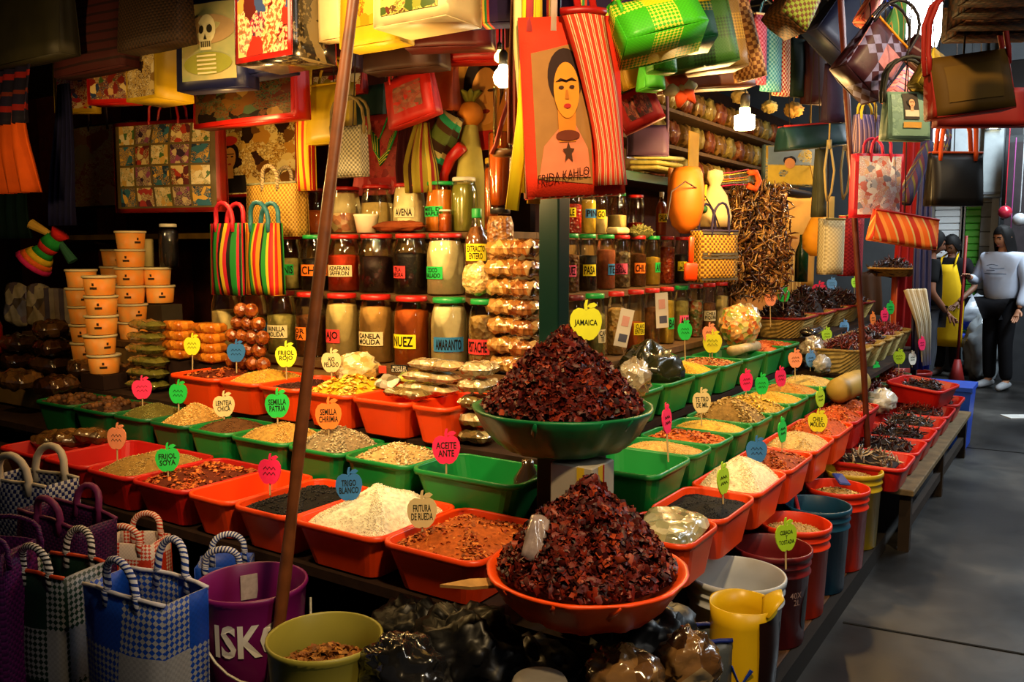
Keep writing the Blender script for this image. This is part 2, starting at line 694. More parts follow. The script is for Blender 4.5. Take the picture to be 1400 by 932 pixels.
def scatter(kind, pos, size, tilt=1.0, jit=0.3):
    n = len(pos)
    V, Fc = _grain(kind)
    # flat-ish random orientations
    a = RNG.uniform(0, 2 * PI, n)
    b = RNG.normal(0, 0.5 * tilt, n)
    c = RNG.normal(0, 0.6 * tilt, n)
    ca, sa, cb, sb, cc, sc = np.cos(a), np.sin(a), np.cos(b), np.sin(b), np.cos(c), np.sin(c)
    R = np.empty((n, 3, 3))
    R[:, 0] = np.stack([ca * cb, ca * sb * sc - sa * cc, ca * sb * cc + sa * sc], 1)
    R[:, 1] = np.stack([sa * cb, sa * sb * sc + ca * cc, sa * sb * cc - ca * sc], 1)
    R[:, 2] = np.stack([-sb, cb * sc, cb * cc], 1)
    s = size * RNG.uniform(1 - jit, 1 + jit, n)
    W = np.einsum('nij,vj->nvi', R, V) * s[:, None, None] + pos[:, None, :]
    FF = (Fc[None] + (np.arange(n) * len(V))[:, None, None]).reshape(-1, 3)
    return W.reshape(-1, 3), FF


def heap_mesh(bound, level, peak, kind, n, size, cols, base, power=2.0, off=(0, 0), rough=0.65, tilt=1.0, dip=0.0, coat=0.0):
    B = np.array(bound, float)
    m = len(B)
    rs = [0.0, .18, .36, .54, .7, .84, .94, 1.0]
    offv = np.array(off)

    def surf(r, ang):
        k = (ang / (2 * PI) * m) % m
        i = k.astype(int) % m
        f = (k - np.floor(k))[..., None]
        bp = B[i] * (1 - f) + B[(i + 1) % m] * f
        xy = bp * r[..., None] + offv * (1 - r[..., None])
        z = level + peak * (1 - r ** power) + 0.12 * peak * np.sin(xy[..., 0] * 37 + 1) * np.cos(xy[..., 1] * 41) * (1 - r)
        z = z - dip * np.exp(-((xy[..., 0] + .05) ** 2 + (xy[..., 1] + .06) ** 2) / .006)
        return np.concatenate([xy, z[..., None]], -1)
    V = [surf(np.zeros(1), np.zeros(1))[0]]
    Fc = []
    ang = np.arange(m) / m * 2 * PI
    for r in rs[1:]:
        V += list(surf(np.full(m, r), ang))
    for i in range(m):
        Fc.append((0, 1 + i, 1 + (i + 1) % m))
    for k in range(len(rs) - 2):
        for i in range(m):
            j = (i + 1) % m
            a, b, c, d = 1 + k * m + i, 1 + k * m + j, 1 + (k + 1) * m + j, 1 + (k + 1) * m + i
            Fc += [(a, d, c), (a, c, b)]
    # underside so the mound has depth
    under = len(V)
    V.append(np.array([0, 0, level - 0.05]))
    last = 1 + (len(rs) - 2) * m
    for i in range(m):
        Fc.append((under, last + (i + 1) % m, last + i))
    V = np.array(V)
    Fc = np.array(Fc)
    nb = len(Fc)
    if n > 0:
        r = np.sqrt(RNG.uniform(0, .97, n))
        pos = surf(r, RNG.uniform(0, 2 * PI, n))
        pos[:, 2] += RNG.uniform(-.1, .55, n) * size
        W, FF = scatter(kind, pos, size, tilt)
        FF = FF + len(V)
        V = np.concatenate([V, W])
        Fc = np.concatenate([Fc, FF])
    midx = np.ones(len(Fc), int)
    midx[:nb] = 0
    me = mk_mesh('heap', V, Fc, [plain(base, .8, .2, .35, 60, .5, 160), island(cols, rough, .3, coat)], midx)
    return me


def heap(name, label, loc, rz, bound, level, peak, kind, n, size, cols, base, group=None, cat='food', **kw):
    return T(name, heap_mesh(bound, level, peak, kind, n, size, cols, base, **kw), label, cat, loc, (0, 0, rz), group, 'stuff')


# ------------------------------------------------------------------ plastic trays
TRAYC = {'orange': '#E8420C', 'red': '#B81A14', 'green': '#0E7A34', 'darkgreen': '#0B5A2C'}


def tray(label, loc, rz, wd, ln, h, colour, group):
    """Tapering food tray with rolled rim; origin at the middle of its foot."""
    mat = plain(TRAYC.get(colour, colour), .38, .45, .10, 6)
    o = E('food_tray', label, 'tray', loc, rz, group)

    def basin():
        rings = [(.70, .74, .03, 0), (.76, .80, .04, .006), (.955, .96, .045, h - .012), (.945, .95, .045, h - .004), (.75, .79, .04, .010)]
        V, Fc = loft([[(p[0], p[1], z) for p in rrect(wd * a, ln * b, r, 4)] for a, b, r, z in rings], True, True, True)
        return mk_mesh('basin', V, Fc, mat, smooth=False)

    def rim():
        rings = [(.955, .96, h - .014), (1.0, 1.0, h - .020), (1.01, 1.008, h - .010), (1.0, 1.0, h - .001), (.97, .972, h), (.94, .945, h - .004), (.955, .96, h - .014)]
        V, Fc = loft([[(p[0], p[1], z) for p in rrect(wd * a, ln * b, .05, 4)] for a, b, z in rings], True)
        return mk_mesh('rim', V, Fc, mat, smooth=True)
    k = (round(wd, 3), round(ln, 3), round(h, 3), colour)
    P('basin', cached(('basin',) + k, basin), o)
    P('rim', cached(('rim',) + k, rim), o)
    return o


# ------------------------------------------------------------------ apple-shaped price signs
_half = [(.0, .38), (.10, .44), (.25, .46), (.39, .38), (.48, .22), (.50, .02), (.45, -.20), (.36, -.38), (.23, -.52), (.09, -.55), (.0, -.51)]
APPLE = _half + [(-x, z) for x, z in reversed(_half[1:-1])]
SIGNC = {'pink': '#F0285E', 'green': '#22C24A', 'yellow': '#E3E52A', 'beige': '#D9C488', 'orange': '#F08030', 'blue': '#2F6FB0', 'peach': '#F2966A', 'lime': '#A8D42C', 'white': '#E8E4D4', 'skyblue': '#5C94CC'}


def sign(label, c, wd, colour, text, rz, stick_to, lean=0.0, group='apple-shaped price signs'):
    o = E('price_sign', label, 'sign', c, 0, group, rot=(lean, 0, rz))
    mat = plain(SIGNC[colour], .55, .3, .06, 30)

    def board():
        V, Fc = prism([(x * wd, z * wd) for x, z in APPLE], .004)
        return mk_mesh('board', V, Fc, mat)

    def leaf():
        st = [(-.05, .40), (-.06, .55), (-.02, .70), (.06, .72), (.04, .58), (.05, .40)]
        lf = [(.03, .50), (.12, .60), (.25, .63), (.36, .56), (.27, .48), (.14, .45)]
        b = MB()
        for ol in (st, lf):
            b.add(*prism([(x * wd, z * wd) for x, z in ol], .0035))
        return b.mesh('leaf', mat)
    P('board', cached(('board', round(wd, 3), colour), board), o)
    P('leaf', cached(('leaf', round(wd, 3), colour), leaf), o)
    ln = max(.02, (c[2] - .5 * wd) - stick_to)
    b = MB().tube([(0, .002, -.45 * wd), (0, .004, -.5 * wd - ln)], .003, 6)
    P('stick', b.mesh('stick', plain('#B8A070', .7, .2, .1)), o)
    if text:
        lines = text.count('\n') + 1
        V, Fc = text_geo(text, wd * .72, wd * (.24 if lines == 1 else .52), .02)
        V = [(x, -.0048, z - wd * .02) for x, y, z in V]
        P('lettering', mk_mesh('lettering', V, Fc, plain('#1C2418', .7, .1, 0)), o)
    else:
        b = MB()
        for k in (-1, 1):
            z = k * wd * .11
            b.tube([(-wd * .26 + i * wd * .087, -.0050, z + (.055 if i % 2 else -.055) * wd) for i in range(7)], .0011, 4)
        P('scribble', b.mesh('scribble', plain('#1C2418', .7, .1, 0)), o)
    return o


# ------------------------------------------------------------------ glass jars
LIDC = {'red': '#B01810', 'green': '#0F8A38', 'dark': '#5A1210', 'white': '#D8D2B8', 'black': '#151210', 'yellow': '#C8A020'}
LABC = {'beige': '#D8C690', 'yellow': '#E6D21E', 'red': '#D63A3A', 'orange': '#E87420', 'blue': '#2E6FA0', 'green': '#22B04C', 'pink': '#E05878', 'white': '#D8D4C4'}


def jar(label, loc, r, h, lid, fill, content, lab=None, text=None, rz=0.0, group=None, laboff=0.0, labw=.85, content2=None, cat='jar', shape='jar', labz=.36):
    o = E('glass_jar', label, cat, loc, rz, group)
    if shape == 'jar':
        pr = [(.0, 0), (.93, 0), (1.0, .02), (1.0, .66), (.95, .76), (.84, .86), (.80, .90), (.80, .935)]
    elif shape == 'cone':
        pr = [(.0, 0), (.93, 0), (1.0, .03), (.98, .45), (.86, .80), (.80, .90), (.80, .935)]
    elif shape == 'tall':
        pr = [(.0, 0), (.95, 0), (1.0, .02), (1.0, .80), (.90, .87), (.82, .91), (.82, .94)]
    else:  # bottle
        pr = [(.0, 0), (.95, 0), (1.0, .02), (1.0, .60), (.85, .72), (.42, .84), (.38, .93)]
    P('glass', cached(('jg', round(r, 4), round(h, 4), shape), lambda: _lm('glass', [(a * r, z * h) for a, z in pr], 22, glass('#FBF8EC'))), o)

    def rad(z):
        for (a0, z0), (a1, z1) in zip(pr[1:], pr[2:]):
            if z <= z1:
                return a0 + (a1 - a0) * max(0, (z - z0)) / max(1e-6, z1 - z0)
        return pr[-1][0]
    q = [(0, .012)] + [(rad(z) * .955, z) for z in (.012, .03, .2, .4, .6, .7, .8, .88) if z < fill] + [(rad(fill) * .955, fill), (rad(fill) * .5, fill + .02), (0, fill + .025)]
    P('contents', cached(('jc', round(r, 4), round(h, 4), shape, round(fill, 2), content.name), lambda: _lm('contents', [(a * r, z * h) for a, z in q], 20, content)), o)
    if content2:
        q2 = [(0, fill * .5)] + [(rad(z) * .965, z) for z in (fill * .5, fill * .75, fill * .98)] + [(0, fill + .03)]
        P('upper_layer', _lm('upper_layer', [(a * r, z * h) for a, z in q2], 20, content2), o)
    lt = .062 if shape != 'bottle' else .10
    lr = pr[-1][0] * 1.06
    lp = [(0, .92), (lr, .92), (lr * 1.02, .93), (lr * 1.02, .92 + lt), (lr * .95, .93 + lt), (0, .93 + lt)]
    P('lid', cached(('jl', round(r, 4), round(h, 4), shape, lid), lambda: _lm('lid', [(a * r, z * h) for a, z in lp], 22, plain(LIDC[lid], .4, .45, .12, 20))), o)
    if lab:
        tag_label(o, r * 1.008, h * labz, labw, h * .20, LABC[lab], text, laboff)
    return o


def _lm(name, prof, n, mat, smooth=True, wob=None):
    V, Fc = lathe_geo(prof, n, wob)
    return mk_mesh(name, V, Fc, mat, smooth=smooth)


def tag_label(o, r, zc, ang, ht, hexc, text, off=0.0):
    """Paper label bent round a jar, centred on the local -y side turned by off; lettering bent with it."""
    V, Fc = [], []
    n = 8
    for i in range(n + 1):
        a = -PI / 2 + off + ang * (i / n - .5) * 1.15
        for rr, z in ((r, -.5), (r, .5)):
            V.append((rr * math.cos(a), rr * math.sin(a), zc + z * ht))
    for i in range(n):
        Fc.append((2 * i, 2 * i + 2, 2 * i + 3, 2 * i + 1))
    lb = P('label', mk_mesh('label', V, Fc, plain(hexc, .6, .2, .05, 40)), o)
    if text:
        wd = ang * r
        V, Fc = text_geo(text, wd * .92, ht * (.80 if '\n' in text else .72), .022)
        W = []
        for x, y, z in V:
            a = -PI / 2 + off + x / r
            W.append(((r + .0012) * math.cos(a), (r + .0012) * math.sin(a), zc + z))
        P('lettering', mk_mesh('lettering', W, Fc, plain('#15120C', .7, .1, 0)), lb)


# ------------------------------------------------------------------ bags
BAGGEO = {}
HUNG = ('bags hung over the left jars', 'bags hung over the aisle side')
GRIDZ = 2.86


def grid(fn, nu, nv):
    V, U, Fc = [], [], []
    for j in range(nv + 1):
        for i in range(nu + 1):
            p, u = fn(i / nu, j / nv)
            V.append(p)
            U.append(u)
    for j in range(nv):
        for i in range(nu):
            a = j * (nu + 1) + i
            Fc.append((a, a + 1, a + nu + 2, a + nu + 1))
    return V, Fc, U


def bag_panels(wd, h, dp, top=.35, bulge=.02, seed=0, sag=.0, flare=0.0):
    rr = random.Random(seed)
    ph = [rr.uniform(0, 6.28) for _ in range(6)]
    amp = min(wd, h) * .018

    def dep(t):
        return dp / 2 * (1 - (1 - top) * t ** 1.3)

    def wob(s, t, k):
        return amp * (math.sin(5 * s + 4 * t + ph[k]) + .6 * math.sin(11 * s - 7 * t + ph[k + 1])) * (.3 + t)

    def hw(t):
        return wd / 2 * (1 + flare * t)

    def front(s, t):
        x = (s - .5) * 2 * hw(t)
        e = math.sin(PI * s)
        y = -dep(t) - bulge * e * math.sin(PI * min(1, t * .9 + .08)) - wob(s, t, 0) * e
        return (x, y, h * t - sag * e * t), (s * wd, t * h)

    def back(s, t):
        p, u = front(s, t)
        e = math.sin(PI * s)
        return (p[0], dep(t) + bulge * e * .6 + wob(s, t, 2) * e, p[2]), (wd * 1.5 + s * wd, u[1])

    def side(sg):
        def f(s, t):
            y = (s - .5) * 2 * dep(t)
            x = sg * (hw(t) - .35 * dp * (1 - top) * math.sin(PI * s) * t)
            return (x, y, h * t), ((s - .5) * dp + wd, t * h)
        return f

    def bottom(s, q):
        return ((s - .5) * wd, (q - .5) * dp, 0), (s * wd, q * dp)
    return front, back, side, bottom


def bag(label, loc, rz, wd, h, dp, mat, side_mat=None, panel=None, pm=.03, handles=None, hh=.12, hw_=.10, hr=.007, hmat=None, trim=None, rot=None, group=None, name='shopping_bag', top=.35, bulge=.02, seed=0, sag=0.0, flare=0.0, nx=6, nz=7, flathandle=False, roll=0.0, pitch=0.0, scale_rot=None, cat='bag'):
    R = rot if rot is not None else (Matrix.Rotation(rz, 3, 'Z') @ Matrix.Rotation(pitch, 3, 'X') @ Matrix.Rotation(roll, 3, 'Y')).to_euler()
    o = E(name, label, cat, loc, 0, group, rot=R)
    front, back, side, bottom = bag_panels(wd, h, dp, top, bulge, seed, sag, flare)
    BAGGEO[o.name] = (front, wd, h)
    b = MB()
    mi = []
    for fn, nu, nv, k in ((front, nx, nz, 0), (back, nx, nz, 0), (side(1), 3, nz, 1), (side(-1), 3, nz, 1), (bottom, 2, 2, 1)):
        V, Fc, U = grid(fn, nu, nv)
        b.add(V, Fc, None, U)
        mi += [k] * len(Fc)
    me = mk_mesh('body', b.V, b.F, [mat, side_mat or mat], mi, True, b.U)
    bo = P('body', me, o)
    sm = bo.modifiers.new('thickness', 'SOLIDIFY')
    sm.thickness = .003
    if panel is not None:
        m = pm

        def pf(s, t):
            ss, tt = m / wd + s * (1 - 2 * m / wd), m / h + t * (1 - 2 * m / h)
            p, u = front(ss, tt)
            return (p[0], p[1] - .0025, p[2]), (s, t)
        V, Fc, U = grid(pf, nx, nz)
        P('print_panel', mk_mesh('print_panel', V, Fc, panel, smooth=True, uv=U), o)
    if trim is not None:
        tb = MB()
        for fn in (front, back):
            tb.tube([fn(i / nx, 1.0)[0] for i in range(nx + 1)], .006, 6)
        P('trim', tb.mesh('trim', trim, True), o)
    if handles:
        for k, fn in enumerate((front, back) if handles == 2 else (front,)):
            p0, p1 = fn(.5 - hw_ / wd, 1)[0], fn(.5 + hw_ / wd, 1)[0]
            sg = -1 if k == 0 else 1
            y0 = p0[1]
            pts = [(p0[0], y0, p0[2] - .04), (p0[0], y0 + sg * .004, p0[2])]
            for i in range(9):
                a = PI * (1 - i / 8)
                pts.append((.5 * (p0[0] + p1[0]) + hw_ * math.cos(a), y0 + sg * .012 * math.sin(a), p0[2] + .01 + hh * math.sin(a) ** .75))
            pts += [(p1[0], y0 + sg * .004, p1[2]), (p1[0], y0, p1[2] - .04)]
            hb = MB().tube(pts, hr, 7, flat=.35 if flathandle else 1.0, up=(0, 1, 0))
            hb.U = [(i * .006, (i // 7) * .014) for i in range(len(hb.V))]
            P('handle', hb.mesh('handle', hmat or mat, True), o)
    return o


def HB(label, rect, mat, plane, dp=.10, yaw=0.0, roll=0.0, pitch=0.0, k=1.0, **kw):
    """A bag hung where the photograph shows it: its picture size becomes a real size at the depth of the plane it hangs in."""
    x0, y0, x1, y1 = rect
    c = at((x0 + x1) / 2, (y0 + y1) / 2, **plane)
    dd = depth(c)
    W, H = (x1 - x0) * dd / F_PX, (y1 - y0) * dd / F_PX
    ry = math.radians(yaw)
    rel = abs(math.remainder(ry - math.atan2(-c.x, c.y), 2 * PI))   # how far the front is turned from the camera
    ra = math.radians(roll)
    if abs(ra) > .05:
        # undo the roll: bounding box of a turned rectangle
        ca, sa = abs(math.cos(ra)), abs(math.sin(ra))
        det = max(.25, ca * ca - sa * sa)
        w0, h0 = (W * ca - H * sa) / det, (H * ca - W * sa) / det
        if w0 < .3 * W or h0 < .3 * H:
            w0, h0 = W * .75, H * .75
    else:
        w0, h0 = W, H
    cw = max(.35, math.cos(rel))
    wd = max(.06, (w0 - dp * abs(math.sin(rel)) * .8) / cw) * k
    R = Matrix.Rotation(ry, 3, 'Z') @ Matrix.Rotation(math.radians(pitch), 3, 'X') @ Matrix.Rotation(ra, 3, 'Y')
    base = c - R @ Vector((0, 0, h0 / 2))
    o = bag(label, base, 0, wd, h0, dp, mat, rot=R.to_euler(), **kw)
    if kw.get('group') in HUNG:
        top = c + R @ Vector((0, 0, h0 / 2 - .012)) + R @ Vector((0, dp * kw.get('top', .35) * .5, 0))
        best = Vector((round(top.x / .15) * .15, top.y, GRIDZ))
        if best.z > top.z + .03:
            Ri = R.transposed()
            P('hang_cord', MB().tube([Ri @ (top - base), Ri @ (best - base)], .0028, 5).mesh('hang_cord', plain('#2A2018', .7, .2, .1)), o)
    return o


def cloth(name, label, rect, mat, plane, yaw=0.0, folds=5, amp=.025, gather=.5, th=.004, cat='cloth', group=None, taper=1.0, drop=0.0):
    x0, y0, x1, y1 = rect
    c = at((x0 + x1) / 2, (y0 + y1) / 2, **plane)
    dd = depth(c)
    W, H = (x1 - x0) * dd / F_PX, (y1 - y0) * dd / F_PX
    rs = random.Random(label)
    ph = rs.uniform(0, 6)

    def f(s, t):
        wdt = W * (gather + (1 - gather) * min(1, (1 - t) * 1.6)) * (1 + (taper - 1) * (1 - t))
        x = (s - .5) * wdt
        y = amp * math.sin(folds * 2 * PI * s + ph + t) * (.4 + .6 * (1 - t)) + .02 * math.sin(3 * t + ph)
        return (x, y, (t - .5) * H - drop * math.sin(PI * s) * (1 - t)), (s * W * 1.4, t * H)
    V, Fc, U = grid(f, max(14, folds * 5), 10)
    o = T(name, mk_mesh(name, V, Fc, mat, smooth=True, uv=U), label, cat, c, (0, 0, math.radians(yaw)), group)
    m = o.modifiers.new('thickness', 'SOLIDIFY')
    m.thickness = th
    return o


# ------------------------------------------------------------------ tight packets, tubs, buckets, baskets
def pillow_mesh(wd, ln, th, seed, mat, knot=False, n=12, power=.32):
    rs = random.Random(seed)
    ph = [rs.uniform(0, 6) for _ in range(4)]
    V, Fc = [], []
    for sgn in (1, -1):
        o = len(V)
        for j in range(n + 1):
            for i in range(n + 1):
                u, v = i / n * 2 - 1, j / n * 2 - 1
                e = max(0, (1 - u ** 4) * (1 - v ** 4)) ** power
                z = sgn * th / 2 * e * (1 + .16 * math.sin(5 * u + ph[0]) * math.sin(4 * v + ph[1])) + .06 * th * math.sin(9 * u + 7 * v + ph[2]) * e
                pin = 1 - .10 * u * u * (1 if abs(v) > .9 else 0)
                V.append((u * wd / 2 * (1 - .06 * v * v), v * ln / 2 * pin * (1 - .05 * u * u), z))
        for j in range(n):
            for i in range(n):
                a = o + j * (n + 1) + i
                q = (a, a + 1, a + n + 2, a + n + 1)
                Fc.append(q if sgn > 0 else q[::-1])
    return mk_mesh('packet', V, Fc, mat, smooth=True)


def packet(name, label, loc, rot, wd, ln, th, mat, seed=0, group=None, cat='packet', **kw):
    return T(name, pillow_mesh(wd, ln, th, seed, mat, **kw), label, cat, loc, rot, group)


def bucket(label, loc, r, h, hexc, group=None, handle=True, band=None, inner=None, cat='bucket', ribs=True, rz=0.0, squash=None):
    o = E('bucket', label, cat, loc, rz, group)
    mat = plain(hexc, .4, .4, .14, 5)
    pr = [(.0, 0), (.84, 0), (.86, .01), (.95, .76)]
    if ribs:
        pr += [(.995, .765), (.995, .775), (.958, .79), (.962, .855), (1.0, .86), (1.0, .87), (.965, .885), (.97, .93), (1.02, .935)]
    else:
        pr += [(.99, .95)]
    pr += [(1.03, .975), (1.02, .995), (.99, 1.0), (.965, .99), (.93, .80), (.83, .02), (0, .02)]
    P('pail', _lm('pail', [(a * r, z * h) for a, z in pr], 36, mat, True, squash), o)
    if handle:
        pts = [(r * 1.02 * math.cos(a), -r * .35 * math.sin(a) * 1.0 - r * .55 * math.sin(a), h * .84 - h * .42 * math.sin(a)) for a in [PI * i / 14 for i in range(15)]]
        pts = [(x, -math.sqrt(max(0, (r * 1.06) ** 2 - x * x)), z) for x, y, z in pts]
        P('bail', MB().tube(pts, .0035, 6).mesh('bail', plain('#B8B4A0', .4, .4, .1)), o)
    return o


def disc_bound(r, n=28, wob=None):
    return [(r * (wob(2 * PI * i / n) if wob else 1) * math.cos(2 * PI * i / n), r * (wob(2 * PI * i / n) if wob else 1) * math.sin(2 * PI * i / n)) for i in range(n)]


def basket(label, loc, rz, wd, ln, h, group=None, rimcol='#7A1C14', colour='#A88A4A', round_=False):
    """Wicker basket: stakes and weavers as relief on a flaring wall, with a bound rim."""
    o = E('wicker_basket', label, 'basket', loc, rz, group)
    n, rows = 48, 10

    def mk():
        rings = []
        for k in range(rows + 1):
            t = k / rows
            base = [Vector((p[0], p[1], 0)) for p in (rrect(wd * (.72 + .28 * t), ln * (.72 + .28 * t), (.5 if round_ else .3) * min(wd, ln), n // 4 - 1))]
            ring = []
            for i, p in enumerate(base):
                q = p.normalized() * (.004 if (i + k) % 2 else -.002)
                ring.append((p.x + q.x, p.y + q.y, h * t))
            rings.append(ring)
        inner = [[(x * .94, y * .94, z + .006) for x, y, z in rings[-1]], [(x * .92, y * .92, .012) for x, y, z in rings[0]]]
        V, Fc = loft(rings + inner, True, True, True)
        me = mk_mesh('woven_wall', V, Fc, plain(colour, .75, .2, .35, 40, .5, 120))
        b = MB().tube([(x, y, h) for x, y, z in rings[-1]], .008, 6, closed=True)
        return me, b.mesh('rim_binding', plain(rimcol, .65, .2, .3, 60))
    a, b = cached(('basket', round(wd, 2), round(ln, 2), round(h, 2), rimcol, colour, round_), mk)
    P('woven_wall', a, o)
    P('rim_binding', b, o)
    return o


def tub(label, loc, rz, r, h, group):
    """Paper-labelled ice-cream style tub with a pale lid."""
    o = E('food_tub', label, 'tub', loc, rz, group)
    P('cup', cached(('cup', r, h), lambda: _lm('cup', [(0, 0), (r * .84, 0), (r * .86, .004), (r * .97, h * .90), (0, h * .90)], 24, plain('#E8861E', .45, .35, .30, 16, h2='#D8A458'))), o)
    P('lid', cached(('tlid', r, h), lambda: _lm('lid', [(0, h * .88), (r * 1.02, h * .88), (r * 1.04, h * .90), (r * 1.04, h * .98), (r * .99, h), (r * .9, h * .985), (0, h * .985)], 24, plain('#D8C898', .45, .35, .08))), o)
    b = cached(('tlog', r, h), lambda: _tublogo(r, h))
    P('printed_label', b, o)
    return o


def _tublogo(r, h):
    V, Fc = [], []

    def patch(a0, a1, z0, z1):
        for i in range(3):
            a = -PI / 2 + a0 + (a1 - a0) * i / 2
            for z in (z0, z1):
                rr = r * (.865 + .105 * z / (h * .9)) * 1.006
                V.append((rr * math.cos(a), rr * math.sin(a), z))
        o = len(V) - 6
        Fc.extend([(o, o + 2, o + 3, o + 1), (o + 2, o + 4, o + 5, o + 3)])
    patch(-.14, .34, h * .30, h * .42)
    patch(.02, .16, h * .48, h * .62)
    return mk_mesh('printed_label', V, Fc, plain('#3A2A18', .6, .2, 0))


def patch_on(o, name, pts, c, k, rough=.6, mat=None):
    """A flat printed shape that follows a bag's front; pts in front coordinates 0..1, k its layer."""
    front, wd, h = BAGGEO[o.name]
    V = [Vector(front(u, v)[0]) + Vector((0, -.0022 - .0014 * k, 0)) for u, v in pts]
    cx, cz = sum(u for u, v in pts) / len(pts), sum(v for u, v in pts) / len(pts)
    V.append(Vector(front(cx, cz)[0]) + Vector((0, -.0022 - .0014 * k, 0)))
    n = len(pts)
    m = mat or plain(c, rough, .25, .10, 24)
    return P(name, mk_mesh(name, V, [(i, (i + 1) % n, n) for i in range(n)], m, smooth=True, uv=list(pts) + [(cx, cz)]), o)


def ell(cx, cz, rx, rz_, n=20):
    return [(cx + rx * math.cos(2 * PI * i / n), cz + rz_ * math.sin(2 * PI * i / n)) for i in range(n)]


def rect_pts(x0, z0, x1, z1, n=3):
    c = [(x0, z0), (x1, z0), (x1, z1), (x0, z1)]
    return [(a[0] + (b[0] - a[0]) * j / n, a[1] + (b[1] - a[1]) * j / n) for a, b in zip(c, c[1:] + c[:1]) for j in range(n)]


def figure_on(o, cx, cz, sx, sz, dress, hair='#1A0E08', skinc='#C08038', k=3):
    """A simple printed half-length woman: hair, dress, neck, face and features."""
    patch_on(o, 'printed_hair', ell(cx, cz + .06 * sz, .30 * sx, .36 * sz), hair, k)
    patch_on(o, 'printed_dress', rect_pts(cx - .48 * sx, cz - .95 * sz, cx + .48 * sx, cz - .48 * sz), dress, k)
    patch_on(o, 'printed_neck', rect_pts(cx - .11 * sx, cz - .55 * sz, cx + .11 * sx, cz - .20 * sz), skinc, k + 1)
    patch_on(o, 'printed_face', ell(cx, cz, .21 * sx, .30 * sz), skinc, k + 2)
    for s_ in (-1, 1):
        patch_on(o, 'printed_eye', ell(cx + s_ * .09 * sx, cz + .04 * sz, .05 * sx, .022 * sz, 10), '#1E100A', k + 3)
    patch_on(o, 'printed_brow', rect_pts(cx - .15 * sx, cz + .10 * sz, cx + .15 * sx, cz + .125 * sz), '#1E100A', k + 3)
    patch_on(o, 'printed_mouth', ell(cx, cz - .16 * sz, .07 * sx, .024 * sz, 10), '#9A2A1C', k + 3)


def blob(name, label, loc, size, seed, mat, cat='bag', group=None, rz=0.0, rough=.18, freq=2.2, nu=28, nv=16, flat=.0, kind=None, crease=0.0):
    """A lumpy soft body (sack, knotted bag): a round form pushed about by noise."""
    V, Fc = [], []
    sx, sy, sz = size
    for j in range(nv + 1):
        th = PI * j / nv
        for i in range(nu):
            a = 2 * PI * i / nu
            d = Vector((math.sin(th) * math.cos(a), math.sin(th) * math.sin(a), -math.cos(th)))
            n = mnoise.noise(d * freq + Vector((seed * 3.1, seed * 1.7, seed))) + .5 * mnoise.noise(d * freq * 2.6 + Vector((seed, 0, 9)))
            cr = abs(mnoise.noise(d * freq * 2 + Vector((5, seed, seed)))) * crease
            k = 1 + rough * n - cr
            z = d.z * sz * k
            V.append((d.x * sx * k, d.y * sy * k, max(z, -sz * (1 - flat))))
    for j in range(nv):
        for i in range(nu):
            k = (i + 1) % nu
            Fc.append((j * nu + i, j * nu + k, (j + 1) * nu + k, (j + 1) * nu + i))
    return T(name, mk_mesh(name, V, Fc, mat, smooth=True), label, cat, loc, (0, 0, rz), group, kind)


# ------------------------------------------------------------------ floor, walls, ceiling
def concrete():
    t = NT('concrete_floor').set(.45, .45)
    n1 = t.noise(1.1, 9)
    n2 = t.noise(6, 8, None, .6)
    c = t.ramp(n1, [(.36, '#121110'), (.5, '#211F1D'), (.64, '#3C3A36')])
    c = t.mix(t.ramp(n2, [(.42, (0, 0, 0)), (.62, (1, 1, 1))]), c, t.mix(.5, c, '#0C0B0A'))
    t.l(c, t.b.inputs['Base Color'])
    t.l(t.ramp(n1, [(.3, (.28, .28, .28)), (.7, (.6, .6, .6))]), t.b.inputs['Roughness'])
    t.bump(n2, .25, .01)
    return t.m


FLOORM = concrete()
b = MB()
b.box(14, 20, .1, (-1.5, 7, -.05))
fl = S('floor', b.mesh('floor', FLOORM))
# expansion joints and a worn painted patch in the aisle
jm = plain('#171614', .9, .1, .2)
for k, (x0, y0, x1, y1) in enumerate([(-.7, 3.35, 3.5, 3.9), (-.65, 6.9, 3.5, 7.2), (1.35, 1.0, 1.1, 9.5)]):
    L = math.hypot(x1 - x0, y1 - y0)
    S('floor_joint', MB().box(L, .012, .004, (0, 0, .001)).mesh('joint', jm), fl, ((x0 + x1) / 2, (y0 + y1) / 2, 0), (0, 0, math.atan2(y1 - y0, x1 - x0)))
pp = at(1400, 568, z=0.0)
S('floor_marking', MB().box(.55, .16, .006, (0, 0, .003)).mesh('marking', plain('#B8B8B4', .6, .3, .15)), fl, (pp.x + .1, pp.y, 0), (0, 0, YAW))
S('ceiling', MB().box(14, 20, .1, (-1.5, 7, 4.1)).mesh('ceiling', plain('#2A2A2C', .9, .1, .2)))
S('wall_left', MB().box(.1, 20, 4.1, (-8.4, 7, 2.05)).mesh('wall', plain('#1C120E', .9, .1, .3)))
